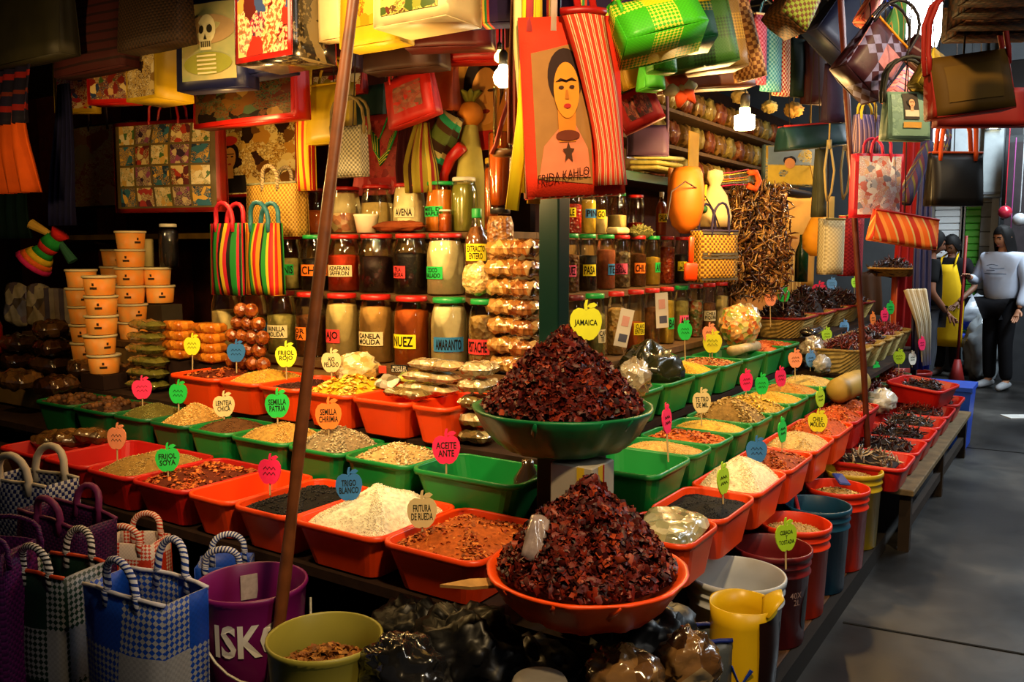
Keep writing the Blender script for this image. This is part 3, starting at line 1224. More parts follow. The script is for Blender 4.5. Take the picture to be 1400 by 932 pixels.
# back wall of the stall, dark red painted boards, each board a piece
wb = S('wall_stall', MB().box(5.2, .05, 2.9, (-5.1, 3.98, 1.45)).mesh('wall', plain('#1E0F0A', .9, .1, .3)))
for i in range(13):
    m = plain(['#45180C', '#5A200E', '#38140C', '#6A2A10'][i % 4], .8, .15, .35, 14)
    P('board', cached(('wboard', i % 4), lambda: MB().box(.385, .02, 2.6, (0, 0, 0)).mesh('board', m)), wb, (-7.5 + .39 * i, 3.945, 1.35))
wr = S('wall_partition', MB().box(.05, 7.0, 2.9, (-3.05, 7.4, 1.45)).mesh('wall', plain('#241208', .9, .1, .3)))
for i in range(17):
    m = plain(['#3E1C0C', '#4E260F', '#33170A'][i % 3], .8, .15, .35, 14)
    P('board', cached(('pboard', i % 3), lambda: MB().box(.02, .40, 2.6, (0, 0, 0)).mesh('board', m)), wr, (-3.015, 4.15 + .41 * i, 1.35))

# ------------------------------------------------------------------ the stepped display stand
WOODD = plain('#2A1A10', .75, .2, .35, 20)
WOODM = plain('#5A4022', .7, .2, .35, 20)
stand = E('display_stand', 'dark stepped wooden stand wrapping the stall corner under all the trays and jars', 'stand', (-1.66, 2.5, 0))


def stepL(z, yf, xf, dep, th=.03, xl=-5.4, yr=6.6, mat=WOODD, xr=None):
    b = MB()
    b.box(xf - xl, dep, th, ((xf + xl) / 2, yf + dep / 2, z - th / 2))
    P('step', b.mesh('step', mat), stand, (1.66, -2.5, 0))
    b = MB()
    xr = xf if xr is None else xr
    b.box(dep, yr - yf - dep - .002, th, (xr - dep / 2, (yr + yf + dep) / 2 + .001, z - th / 2))
    P('step', b.mesh('step', mat), stand, (1.66, -2.5, 0))


stepL(.453, 1.80, -.90, .36, yr=4.95, xr=-.99)
stepL(.553, 2.19, -1.14, .23, yr=4.9)
stepL(.713, 2.435, -1.46, .29, yr=5.4)
stepL(.92, 2.74, -1.74, .26, yr=5.44, mat=WOODM)
stepL(1.215, 2.94, -1.93, .22, xl=-3.3, yr=5.2, mat=WOODM)
stepL(1.495, 3.13, -2.11, .26, xl=-3.4, yr=4.9, mat=WOODM)
for x, y, h in [(-1.05, 1.92, .425), (-2.4, 1.86, .425), (-3.6, 1.86, .425), (-4.9, 1.86, .425), (-1.2, 3.2, .425), (-1.2, 4.5, .425), (-1.3, 2.3, .523), (-2.4, 2.6, .683), (-3.8, 2.6, .683), (-5.2, 2.6, .683), (-1.6, 4.0, .683), (-1.6, 5.3, .683), (-1.9, 5.38, .89), (-2.0, 3.0, 1.18), (-3.2, 3.08, 1.18), (-2.0, 5.1, 1.18), (-3.3, 3.3, 1.46), (-2.2, 4.8, 1.46), (-2.25, 3.25, 1.46), (-5.3, 2.95, .89)]:
    P('leg', cached(('sleg', h), lambda: MB().box(.05, .05, h, (0, 0, h / 2)).mesh('leg', WOODD)), stand, (x + 1.66, y - 2.5, 0))
RISER = plain('#7A6034', .7, .2, .3, 12)
# riser boards that close the steps so nothing shows under them
for z0, z1, yf, xf, xl, yr in [(.556, .683, 2.455, -1.50, -5.4, 5.4), (.716, .89, 2.76, -1.76, -5.4, 5.4), (.92, 1.185, 3.01, -2.00, -3.3, 5.2), (1.215, 1.465, 3.17, -2.16, -3.4, 4.9)]:
    P('riser', MB().box(xf - xl, .015, z1 - z0, ((xf + xl) / 2, yf, (z0 + z1) / 2)).mesh('riser', RISER), stand, (1.66, -2.5, 0))
    P('riser', MB().box(.015, yr - yf, z1 - z0, (xf, (yr + yf) / 2 + .01, (z0 + z1) / 2)).mesh('riser', RISER), stand, (1.66, -2.5, 0))
P('shade_panel', MB().box(4.2, .02, .44, (-3.3, 2.35, .22)).mesh('shade_panel', plain('#0C0806', .9, .1, .2)), stand, (1.66, -2.5, 0))  # near-black sheets stand in for shade under the open stall front
P('shade_panel', MB().box(.02, 2.3, .44, (-1.2, 3.5, .22)).mesh('shade_panel', plain('#0C0806', .9, .1, .2)), stand, (1.66, -2.5, 0))

# low plank platform along the aisle for the buckets
pf = E('floor_platform', 'low wooden platform with dark edge along the aisle, under the buckets', 'platform', (-.95, 3.2, 0))
for i in range(4):
    P('plank', cached(('pplank', i % 2), lambda: MB().box(.118, 2.2, .022, (0, 0, 0), bev=.003).mesh('plank', plain(['#5A3A20', '#4A301C'][i % 2], .7, .2, .4, 12))), pf, (.13 - .12 * i, 0, .069))
P('edge_beam', MB().box(.035, 2.2, .08, (.21, 0, .04)).mesh('edge_beam', plain('#15100C', .7, .2, .2)), pf)
for y in (-1.0, 0, 1.0):
    P('bearer', MB().box(.42, .06, .056, (-.03, y, .028)).mesh('bearer', WOODD), pf)

# bench at the far end
bn = E('bench', 'long low wooden bench on dark legs holding the red trays by the aisle', 'bench', (-.81, 5.45, 0))
for i in range(3):
    P('plank', cached('bplank', lambda: MB().box(.125, 2.35, .03, (0, 0, 0), bev=.004).mesh('plank', plain('#6A5A40', .7, .2, .35, 14))), bn, (.14 - .13 * i, 0, .295))
for y in (-1.1, 0.0, 1.1):
    for x in (-.16, .16):
        P('leg', cached('bleg', lambda: MB().box(.05, .05, .28, (0, 0, .14)).mesh('leg', plain('#2A2018', .7, .2, .2))), bn, (x, y, 0))
P('stretcher', MB().box(.03, 2.2, .05, (.16, 0, .12)).mesh('stretcher', plain('#2A2018', .7, .2, .2)), bn)

# posts and poles
gp = T('corner_post', MB().box(.085, .085, 2.9, (0, 0, 1.45), bev=.006).mesh('corner_post', plain('#04241C', .3, .5, .2, 4)), 'dark green painted square steel post at the stall corner behind the hibiscus', 'post', (-1.655, 2.785, 0))


def pole(label, top, bot, r, mat):
    n = 14
    pts = []
    for i in range(n + 1):
        t = i / n
        p = Vector(bot).lerp(Vector(top), t)
        p += Vector((math.sin(5 * t) * .006, math.cos(7 * t) * .006, 0))
        pts.append(p - Vector(bot))
    rr = [r * (1 + .10 * math.sin(9 * i)) for i in range(n + 1)]
    return T('wooden_pole', MB().tube(pts, rr, 10).mesh('wooden_pole', mat, True), label, 'pole', bot)


POLEM = plain('#6A3A1A', .45, .4, .35, 18)
p0 = at(381, 840, d=2.22)
p1 = at(483, 0, d=2.35)
dv = (p1 - p0) / (p1.z - p0.z)
pole('tall leaning brown wooden pole in front of the left jars', p1 + dv * .5, p0 - dv * p0.z, .0165, POLEM)
p0 = at(1187, 640, d=4.25)
p1 = at(1161, 180, d=4.35)
dv = (p1 - p0) / (p1.z - p0.z)
pole('thin reddish brown pole rising from the yellow bucket beside the aisle', p1 + dv * .9, p0 - dv * .03, .015, plain('#4A1C0C', .4, .4, .3, 18))

# wire grid overhead that the bags hang from
b = MB()
for i in range(-40, -1):
    b.tube([(i * .15, 1.3, GRIDZ), (i * .15, 6.4 if i * .15 < -1.2 else 4.9, GRIDZ)], .006, 4)
for i in range(11):
    b.tube([(-6.1, 1.3 + .5 * i, GRIDZ + .012), (-.2 if i < 8 else -1.2, 1.3 + .5 * i, GRIDZ + .012)], .006, 4)
S('ceiling_grid', b.mesh('ceiling_grid', plain('#1A1612', .5, .4, .1)))

# shelf above the stacked tubs
sh = E('wall_shelf', 'brown wall shelf with worn yellow edge above the stacked tubs', 'shelf', (-4.7, 3.7, 1.5))
P('shelf_board', MB().box(2.9, .42, .025, (0, 0, 0)).mesh('shelf_board', WOODM), sh)
P('edge_strip', MB().box(2.9, .012, .035, (0, -.218, 0)).mesh('edge_strip', plain('#8A6A2A', .6, .2, .3)), sh)
for x in (-1.2, 1.2):
    P('bracket', MB().box(.03, .36, .03, (x, .02, -.03)).mesh('bracket', WOODD), sh)

# ------------------------------------------------------------------ the trays, row by row
SAND = ['#E0C078', '#C89C50', '#B88840']
CREAM = ['#F0E2B8', '#E2D0A0', '#D2BC88']
SUNF = ['#C8B488', '#8E7A58', '#E0D0A4', '#6A5A44']
OATS = ['#C8A85C', '#A8884A', '#8A6A34', '#D8BC74']
RUST = ['#B8501C', '#8E3412', '#D87830', '#5E200C']
ORNG = ['#D06420', '#B44C14', '#E08838']
CORN = ['#F0C838', '#E0B028', '#F4DC70', '#C89420']
BLACK = ['#0E0D0E', '#1A181C', '#060606']
BROWN = ['#5A3418', '#3E2410', '#74481E']
CHILE = ['#1E0C08', '#34120A', '#120808', '#48180C']
REDCH = ['#5A140A', '#3A0E08', '#7A2410', '#2A0A06']
HERB = ['#8A8440', '#6A6A30', '#A8A058', '#545424']
NUTC = ['#C09A60', '#9A7440', '#D8BC88']

# (seams px), per tray: (words, kind, n, size, colours, base, peak)
N = None
ROWS = {
    'AL': dict(z=.60, h=.145, ln=.40, col='orange', seams=[(690, 752), (515, 738), (400, 706), (305, 690), (243, 674), (168, 655), (105, 640), (45, 626), (-20, 612)], where='bottom row left of the hibiscus',
               items=[('coarse orange brown spice', 'flake', 900, .006, RUST + ['#D87830', '#E08838'], '#B85A20', .045), ('heaped white seeds', 'seed', 2600, .0035, ['#F8F0D8', '#F4E8C8', '#E8DAB4'], '#F0E4C4', .10), ('glossy black beans', 'bean', 1100, .005, BLACK, '#0C0B0C', .03),
                      ('nothing but a bare base', N), ('red brown chips', 'flake', 800, .008, RUST, '#5A200C', .04), ('dull tan grain', 'seed', 1200, .0045, OATS, '#8A6A30', .055), ('dark red shade', N), ('crumpled packets in shadow', N)]),
    'BL': dict(z=.70, h=.145, ln=.27, col='green', seams=[(712, 663), (558, 638), (463, 622), (390, 607), (318, 592), (252, 583), (197, 574), (143, 566), (88, 556), (30, 548)], where='middle row left of the hibiscus',
               items=[('a bottle and packets', N), ('pale shelled nuts', 'seed', 650, .0085, CREAM + NUTC, '#B89860', .05), ('striped sunflower seeds', 'seed', 1100, .0085, SUNF, '#8E7A58', .075), ('tan flat seeds', 'seed', 1300, .005, SAND, '#B08840', .06), ('brown lentils', 'seed', 1000, .004, BROWN + ['#8A5A28'], '#5A3A1C', .045),
                      ('tan beans heaped high', 'bean', 1100, .005, SAND, '#A88040', .085), ('olive green peas', 'seed', 900, .004, HERB, '#5A5420', .055), ('dark brown walnuts', 'nut', 120, .016, BROWN, '#2A180C', .03), ('dusty brown pods', 'nut', 90, .016, BROWN, '#2A180C', .03)]),
    'CL': dict(z=.86, h=.145, ln=.36, col='orange', seams=[(620, 557), (561, 551), (479, 541), (404, 533), (338, 527), (277, 521), (220, 511)], where='top row left of the hibiscus',
               items=[('cellophane snack packets', N), ('long snack packets laid across', N), ('yellow dried fruit slices', 'flake', 520, .011, CORN, '#D8A820', .06), ('small purple brown beans', 'bean', 1000, .0045, ['#4A2018', '#34140F', '#6A3424'], '#34140F', .02), ('golden yellow seeds', 'seed', 1300, .0045, CORN + SAND, '#C89430', .05), ('dark reddish flakes', 'flake', 600, .007, RUST, '#5A200C', .03)]),
    'AR': dict(z=.60, h=.145, ln=.25, col='orange', seams=[(960, 752), (1001, 716), (1043, 678), (1081, 645), (1110, 618), (1136, 596), (1160, 577), (1180, 563), (1196, 551)], where='bottom row on the aisle side',
               items=[('herbs in clear cellophane', N), ('tiny black seeds', 'seed', 900, .003, BLACK, '#0B0B0C', .02), ('heaped cream seeds', 'seed', 2000, .0038, ['#F8F0D0', '#F0E2B8', '#E4D4A4'], '#ECDCB4', .09), ('rust coloured crumbs', 'flake', 800, .006, RUST, '#8A3C14', .04), ('yellowish rice grains', 'seed', 1100, .004, SAND + CREAM, '#C0A060', .055), ('deep orange powder', 'flake', 600, .005, ORNG, '#B04C14', .075), ('brick orange powder', 'flake', 500, .005, ORNG + RUST, '#A84414', .06), ('shaded orange crumbs', 'flake', 300, .006, RUST, '#8A3C14', .05)]),
    'BR': dict(z=.70, h=.145, ln=.32, col='green', seams=[(868, 648), (929, 621), (972, 608), (1006, 593), (1036, 580), (1064, 566), (1087, 553), (1109, 540), (1128, 529), (1146, 517)], where='middle row on the aisle side',
               items=[('empty green floor', N), ('fine sand coloured grain', 'seed', 1300, .003, SAND, '#C09850', .03), ('orange curled chips', 'flake', 800, .007, ORNG + RUST, '#B85A1C', .03), ('fine yellow meal', 'seed', 1100, .003, CORN + SAND, '#D0A840', .035), ('brown rolled oats', 'flake', 900, .006, OATS, '#8A6A34', .09), ('yellow brown husks', 'flake', 700, .006, OATS + CORN, '#A8842C', .07), ('golden split peas', 'seed', 800, .004, CORN, '#C09430', .04), ('ochre lentils', 'seed', 800, .004, SAND + ORNG, '#B08030', .045), ('pale yellow soup pasta', 'seed', 700, .004, SAND + CREAM, '#C0A050', .045)]),
    'CR': dict(z=.86, h=.145, ln=.31, col='green', seams=[(872, 540), (917, 526), (956, 512), (989, 501), (1020, 491), (1046, 481), (1069, 473), (1086, 466)], where='top row on the aisle side',
               items=[('a dark bag in deep shade', N), ('a knotted olive bag', N), ('bright yellow lentils', 'seed', 1200, .004, CORN, '#D8A820', .05), ('red brown flakes', 'flake', 700, .006, RUST + SAND, '#A86030', .03), ('bare green plastic', N), ('loose orange powder', 'flake', 500, .005, ORNG, '#D06420', .05), ('orange dust', 'flake', 400, .005, ORNG, '#C05818', .03)]),
}
TRAYPOS = {}
for key, rw in ROWS.items():
    z = rw['z']
    left = key[1] == 'L'
    pts = [at(px, py, z=z) for px, py in rw['seams']]
    front = {'AL': 1.775, 'BL': 2.155, 'CL': 2.375, 'AR': -.875, 'BR': -1.105, 'CR': -1.425}[key]
    for i, it in enumerate(rw['items']):
        if left:
            a0, a1 = pts[i].x, pts[i + 1].x
        else:
            a0, a1 = pts[i].y, pts[i + 1].y
        wd = abs(a1 - a0) - .006
        mid = (a0 + a1) / 2
        if left:
            loc, rz = (mid, front + rw['ln'] / 2, z - rw['h']), 0.0
        else:
            loc, rz = (front - rw['ln'] / 2, mid, z - rw['h']), PI / 2
        col = rw['col']
        cc = 'red' if (key == 'AL' and i >= 4) or (key == 'AR' and i >= 6) else ('darkgreen' if key == 'BL' and i >= 5 else col)
        cw = {'orange': 'orange', 'red': 'dull red', 'green': 'green', 'darkgreen': 'dark green'}[cc]
        tray(f"{cw} plastic tray with {it[0]}, {rw['where']}", loc, rz, wd, rw['ln'], rw['h'], cc, 'food trays on the stepped stand')
        TRAYPOS[(key, i)] = (loc, rz, wd, rw['ln'], z)
        if it[1] is not None:
            words, kind, n, size, cols, base, peak = it
            bd = rrect(wd * .875, rw['ln'] * .885, .05, 5)
            heap('loose_food', f"{words} filling a {cw} tray, {rw['where']}", (loc[0], loc[1], 0), rz, bd, z - .022, peak, kind, n, size, cols, base, tilt=.8, group='loose foods in the trays', dip=.03 if peak > .06 and i % 2 else 0)

# ------------------------------------------------------------------ hibiscus bowls wrapped in plastic sheet
HIB = ['#240706', '#420C08', '#5E130C', '#300808', '#7E2410', '#1A0504', '#4C0E0A', '#9A3A18']


def tarp_bowl(label, loc, R, h, hexc, seed):
    o = E('wrapped_bowl', label, 'bowl', loc)
    def wob(a, k):
        f = [.4, .7, 1.0, .7, .35, .3, .2, .1, .1, .1][min(k, 9)]
        return 1 + f * (.030 * math.sin(7 * a + seed) + .022 * math.sin(13 * a + 2 * seed + k * .5) + .016 * math.sin(23 * a + k))
    pr = [(0, 0), (.52, 0), (.70, .12), (.86, .46), (.97, .82), (1.015, .97), (1.02, 1.02), (.99, 1.035), (.95, 1.0), (.88, .86), (.55, .25), (0, .22)]
    P('sheet_cover', _lm('sheet_cover', [(r * R, z * h) for r, z in pr], 72, plain(hexc, .38, .4, .25, 7, .2, 25), True, wob), o)
    b = MB()
    rs = random.Random(seed)
    for k in range(5):   # gathered folds of the sheet
        a = -2.6 + k * .62 + rs.uniform(-.1, .1)
        pts = []
        for j in range(7):
            t = j / 6
            rr = R * (1.0 - .5 * t)
            aa = a + .10 * math.sin(3 * t + k)
            pts.append((rr * math.cos(aa) * 1.01, rr * math.sin(aa) * 1.01, h * (.98 - .93 * t)))
        b.tube(pts, [.004, .012, .014, .012, .010, .007, .003], 6)
    P('fold', b.mesh('fold', plain(hexc, .28, .5, .25, 7, .2, 25), True), o)
    return o


UB = (-1.235, 2.13, .845)
tarp_bowl('large bowl wrapped in dark green plastic sheet, holding the upper hibiscus heap', UB, .255, .125, '#0A6A38', 1.3)
heap('dried_hibiscus', 'upper big mound of dark red dried hibiscus petals in the green wrapped bowl', (UB[0], UB[1], 0), 0, disc_bound(.226, 36), .968, .20, 'petal', 5000, .0155, HIB, '#2A0808', power=1.35, rough=.5, tilt=1.6)
LB = (-.955, 1.765, .56)
tarp_bowl('wide bowl wrapped in orange plastic sheet, holding the lower hibiscus heap', LB, .235, .105, '#E0460C', 4.1)
heap('dried_hibiscus', 'lower mound of dark red dried hibiscus petals in the orange wrapped bowl', (LB[0], LB[1], 0), 0, disc_bound(.207, 36), .665, .19, 'petal', 4600, .0155, HIB, '#2A0808', power=1.4, rough=.5, tilt=1.6)
# what the bowls stand on
bx = E('cardboard_box', 'pale grey box with a yellow stripe propping up the green wrapped bowl', 'box', (-1.13, 2.06, .455))
P('carton', MB().box(.13, .13, .385, (0, 0, .1925), bev=.004).mesh('carton', plain('#9A9488', .7, .2, .15)), bx)
P('stripe', MB().box(.002, .022, .38, (.0662, -.02, .1925)).mesh('stripe', plain('#B89A20', .6, .2, .1)), bx)
P('stripe', MB().box(.002, .006, .38, (.0662, -.002, .1925)).mesh('stripe', plain('#8A2018', .6, .2, .1)), bx)
P('stripe', MB().box(.022, .002, .38, (.03, -.0662, .1925)).mesh('stripe', plain('#B89A20', .6, .2, .1)), bx)
T('support_block', MB().box(.16, .16, .287, (0, 0, .1435), bev=.006).mesh('support_block', plain('#1E1610', .8, .2, .2)), 'dark block propping the green wrapped bowl from behind', 'block', (-1.30, 2.30, .555))
T('support_block', MB().box(.15, .15, .10, (0, 0, .05), bev=.006).mesh('support_block', plain('#0E0C0A', .8, .2, .2)), 'black block underneath the orange wrapped bowl', 'block', (-.985, 1.885, .456))
# flat wooden slat tucked beside the lower bowl
s0, s1 = at(646, 790, d=1.98), at(722, 798, d=1.93)
sl = MB()
sl.add(*prism([(-.14, -.012), (.07, -.017), (.14, 0), (.07, .017), (-.14, .012)], .008))
T('wooden_paddle', sl.mesh('wooden_paddle', plain('#A87C40', .6, .3, .3, 30)), 'flat pale wooden paddle poking out left of the orange wrapped bowl', 'paddle', ((s0 + s1) / 2), (PI / 2 - .2, 0, YAW + PI + .15))
# clear scoop bag pressed into the lower heap
packet('scoop_bag', 'small crumpled clear plastic bag on the left flank of the lower hibiscus', at(733, 735, d=1.92), (1.0, .3, YAW), .05, .11, .03, plain('#8A7A78', .12, .7, .3, 30, .6, 40, 0, .8), 3)

# ------------------------------------------------------------------ jars on the three shelves
CREAMP = plain('#F0D890', .7, .2, .12, 30, .2, 90)
PALEP = plain('#FAEAB4', .7, .2, .10, 30, .2, 90)
AMBER = plain('#D07818', .25, .5, .2, 8)
HONEY = plain('#B8540C', .15, .6, .3, 6, 0, 60, 0, .6)
ORGP = plain('#C05C1C', .7, .2, .2, 24, .3, 120)
REDP = plain('#B83410', .7, .2, .25, 30, .3, 120)
DARKP = plain('#140E10', .5, .3, .3, 40, .4, 120)
PURP = plain('#2A1414', .5, .3, .5, 30, .4, 120)
BRNP = plain('#7A4A20', .6, .3, .4, 60, .5, 160)
GRNP = plain('#B4AA60', .6, .3, .3, 40, .4, 120)
NUTM = packed(['#5A3012', '#8A5420', '#A8763A', '#3A1C0A'], 60, .4, .2, .8)
PEAN = packed(['#C89A50', '#DDB870', '#A87834'], 55, .5, .1, .8)
MIXM = packed(['#1A120C', '#C8B480', '#6A4A28', '#E0D0A0'], 50, .4, .2, .8)
YELP = plain('#E8C040', .6, .3, .2, 40, .3, 120)
PINKO = plain('#C06A40', .6, .3, .25, 50, .4, 120)


def place_jar(cx, lidpy, wpx, plane, base, H, side, words, lid, fill, content, lab=None, text=None, lpx=None, lw=None, group=None, **kw):
    """cx: middle of the jar in the photograph, wpx its width there; lpx / lw: middle and width of its label."""
    p = at(cx, lidpy + 40, **plane)
    r = wpx * depth(p) / F_PX / 2
    face = math.atan2(-p.x, p.y)
    off, ang = 0.0, .9
    if lab:
        rp = wpx / 2
        off = math.asin(max(-.9, min(.9, ((lpx or cx) - cx) / rp)))
        a0 = math.asin(max(-.98, min(.98, ((lpx or cx) - cx - lw / 2) / rp)))
        a1 = math.asin(max(-.98, min(.98, ((lpx or cx) - cx + lw / 2) / rp)))
        off, ang = (a0 + a1) / 2, (a1 - a0) / 1.15
    return jar(words, (p.x, p.y, base), r, H, lid, fill, content, lab, text, face, group, off, ang, **kw)


G1 = 'jars on the lowest shelf left of the post'
for cx, w_, words, lid, fill, con, lab, text, lpx, lw in [
        (309, 38, 'clear jar of pale cream powder with dark lid below the striped bag', 'dark', .62, CREAMP, None, None, None, None),
        (347, 40, 'clear jar with a blue label under the striped bag', 'dark', .55, GRNP, 'blue', 'NIS', 357, 14),
        (386, 41, 'greenish jar labelled VAINILLA MOLIDA left of the leaning pole', 'dark', .60, GRNP, 'beige', 'VAINILLA\nMOLIDA', 378, 28),
        (425, 42, 'jar with orange label half behind the leaning pole', 'red', .62, BRNP, 'orange', 'OR\nPA', 410, 16),
        (468, 46, 'jar of yellowish powder with red label AJO, red lid', 'red', .82, CREAMP, 'red', 'AJO', 455, 18),
        (514, 47, 'jar of tan powder labelled CANELA MOLIDA, lowest shelf', 'red', .80, plain('#D0A058', .7, .2, .15, 30, .2, 90), 'beige', 'CANELA\nMOLIDA', 506, 34),
        (563, 50, 'jar of rust orange powder labelled NUEZ on yellow, lowest shelf', 'red', .78, ORGP, 'yellow', 'NUEZ', 550, 36),
        (614, 52, 'jar of cream grain labelled AMARANTO on blue, green lid', 'green', .86, PALEP, 'blue', 'AMARANTO', 613, 40),
        (663, 46, 'jar with red PISTACHE label behind the nut packets', 'green', .75, PEAN, 'red', 'PISTACHE', 654, 30)]:
    place_jar(cx, 400, w_, dict(y=2.855), .922, .30, 'L', words, lid, fill, con, lab, text, lpx, lw, G1)
G2 = 'jars on the middle shelf left of the post'
for cx, w_, words, lid, fill, con, lab, text, lpx, lw, top in [
        (396, 38, 'dim jar with red lid beside the striped bag, middle shelf', 'red', .55, GRNP, 'green', 'NIS', 394, 14, 0),
        (433, 42, 'jar labelled CHIA in orange crossed by the leaning pole', 'green', .55, DARKP, 'orange', 'CHIA', 430, 38, 0),
        (471, 46, 'jar of red threads labelled AZAFRAN SAFFRON with red lid', 'red', .62, REDP, 'beige', 'AZAFRAN\nSAFFRON', 465, 31, 0),
        (515, 50, 'jar of dark purple dried flowers with red lid and no label', 'red', .60, PURP, None, None, None, None, 0),
        (562, 48, 'jar of black leaves with a small red label, middle shelf', 'red', .66, DARKP, 'red', 'TILA\nNEGRA', 544, 20, 0),
        (609, 52, 'jar of cream flakes labelled COCO RALLADO in green', 'red', .86, PALEP, 'green', 'COCO\nRALLADO', 592, 26, 0)]:
    place_jar(cx, 322, w_, dict(y=3.055), 1.218, .272, 'L', words, lid, fill, con, lab, text, lpx, lw, G2)
place_jar(652, 300, 34, dict(y=3.0), 1.218, .36, 'L', 'tall brown bottle with yellow EXTRACTO label beside the nut packets', 'green', .8, BRNP, 'yellow', 'EXTRACTO\nENTERO', 651, 27, shape='bottle', cat='bottle', labz=.52)
G3 = 'jars on the top shelf left of the post'
for cx, w_, words, lid, fill, con, lab, text, lpx, lw, c2 in [
        (432, 36, 'dim amber jar with dark red lid behind the leaning pole, top shelf', 'dark', .5, ORGP, None, None, None, None, None),
        (472, 46, 'jar with cream powder over red and white chunks, top shelf', 'red', .86, packed(['#B85A34', '#E0C890', '#8A3018'], 30, .5, .1, .5), None, None, None, None, PALEP),
        (516, 46, 'half full jar of yellow powder with red lid, top shelf', 'red', .62, CREAMP, None, None, None, None, None),
        (560, 48, 'brim full jar of bright cream powder with faded red print', 'red', .90, PALEP, 'beige', 'AVENA', 553, 26, None),
        (604, 46, 'amber filled jar labelled in green with green lid, top shelf', 'green', .82, AMBER, 'green', 'MIEL D\nMAPLE', 592, 26, None)]:
    place_jar(cx, 258, w_, dict(y=3.25), 1.498, .235, 'L', words, lid, fill, con, lab, text, lpx, lw, G3, content2=c2, labz=.40, shape='cone')
# small things in front of the top jars
p = at(505, 318, y=3.14)
T('paper_cup', _lm('paper_cup', [(0, 0), (.045, 0), (.058, .075), (.062, .085), (.058, .088), (.052, .085), (.04, .01), (0, .01)], 24, plain('#E6D8B0', .6, .3, .08)), 'small white cup standing on jar lids of the middle shelf', 'cup', (p.x, 3.12, 1.497))
p = at(607, 318, y=3.14)
jar('small amber honey jar with white lid before the top shelf jars', (p.x, 3.15, 1.497), .032, .10, 'white', .8, HONEY, None, None, 0, None, cat='jar', shape='tall')
p = at(545, 315, y=3.12)
blob('folded_cloth', 'brown crumpled cloth draped over the middle shelf lids', (p.x, 3.12, 1.525), (.17, .045, .028), 3, plain('#7A3814', .8, .15, .25, 14), 'cloth', crease=.4)
# tall glass things at the post's left
p = at(645, 285, y=3.3)
jar('big clear glass jar of yellow green liquid with pale lid', (p.x, 3.24, 1.497), .062, .25, 'white', .85, plain('#8A8A3A', .2, .6, .15, 6), None, None, 0, None, shape='jar')
p = at(677, 300, y=3.05)
for dx, dy, lab_, hh in ((-.055, .05, 'slim amber bottle of honey behind the upended honey bottle', .31),):
    jar(lab_, (p.x + dx, 3.05 + dy, 1.498), .030, hh, 'yellow', .85, HONEY, None, None, 0, None, shape='tall', cat='bottle')
hb = jar('honey bottle standing upside down on its black cap above the nut packets', (0, 0, 0), .047, .33, 'black', .88, HONEY, None, None, 0, None, shape='tall', cat='bottle')
p = at(684, 322, y=2.97)
hb.location = (p.x, 2.97, 1.56 + .33)
hb.rotation_euler = (PI, 0, 0)
T('stacked_jar', _lm('stacked_jar', [(0, 0), (.055, 0), (.055, .30), (.045, .335), (0, .335)], 20, NUTM), 'jar of dark nuts under the upended honey bottle', 'jar', (p.x, 2.97, 1.218))
GR1 = 'jars on the lowest shelf right of the post'
for cx, lp, w_, words, lid, fill, con, lab, text, lpx, lw in [
        (785, 403, 30, 'jar of brown nuts with dark red lid just right of the post', 'dark', .60, NUTM, None, None, None, None),
        (813, 399, 30, 'jar of pale leaves with green lid behind the yellow price sign', 'green', .66, GRNP, 'beige', 'CAF\nTE', 824, 12),
        (842, 396, 25, 'jar of peanuts with red lid, third right of the post', 'red', .72, PEAN, None, None, None, None),
        (869, 393, 25, 'jar of brown powder with yellow label, fourth right of the post', 'red', .45, ORGP, 'yellow', 'CLAVO\nENTERO', 875, 16),
        (891, 391, 23, 'jar of speckled dark seeds behind a hanging paper card', 'red', .66, BRNP, None, None, None, None),
        (911, 389, 22, 'jar of golden chips with green BA label', 'red', .74, YELP, 'green', 'BA', 919, 10),
        (931, 387, 21, 'jar of green leaves with pink label and green lid', 'green', .70, GRNP, 'pink', 'ANIS', 937, 15),
        (951, 386, 20, 'jar with red specks and red lid near the straw basket', 'red', .68, packed(['#B03020', '#C8B070', '#4A6A30'], 60), None, None, None, None),
        (969, 384, 19, 'jar labelled CHILE PIQUIN in beige with red lid', 'red', .60, BRNP, 'beige', 'CHILE\nPIQUIN', 971, 16),
        (986, 382, 19, 'last jar of the lowest right shelf, pale contents', 'red', .70, CREAMP, None, None, None, None)]:
    place_jar(cx, lp, w_, dict(x=-1.845), .922, .30, 'R', words, lid, fill, con, lab, text, lpx, lw, GR1)
GR2 = 'jars on the middle shelf right of the post'
for cx, lp, w_, words, lid, fill, con, lab, text, lpx, lw in [
        (779, 313, 27, 'jar of walnut pieces with pink label beside the post', 'green', .62, NUTM, 'pink', 'NUEZ', 781, 14),
        (803, 314, 27, 'jar of black raisins with yellow PAS label', 'green', .60, DARKP, 'yellow', 'PASA', 806, 17),
        (828, 315, 27, 'jar of pinkish orange crumbs with blue label edge', 'green', .70, PINKO, 'blue', 'TE', 836, 9),
        (850, 316, 24, 'jar of mixed dark and white pieces with pink label', 'red', .66, MIXM, 'pink', 'CAL\nCEREAL', 849, 18),
        (872, 317, 23, 'jar of thin brown sticks with orange label', 'red', .62, BRNP, 'orange', 'CHIL', 875, 14),
        (892, 317, 22, 'jar of yellow powder with green label and green lid', 'green', .55, YELP, 'green', 'AN', 900, 8),
        (912, 318, 21, 'jar of bright red orange pieces, middle right shelf', 'red', .76, packed(['#C83A10', '#E0601C', '#A02408'], 70), None, None, None, None),
        (932, 319, 21, 'dark jar with yellow label beside the orange scoop', 'red', .60, DARKP, 'yellow', 'TE\nLIMON', 933, 12)]:
    place_jar(cx, lp, w_, dict(x=-2.035), 1.218, .275, 'R', words, lid, fill, con, lab, text, lpx, lw, GR2)
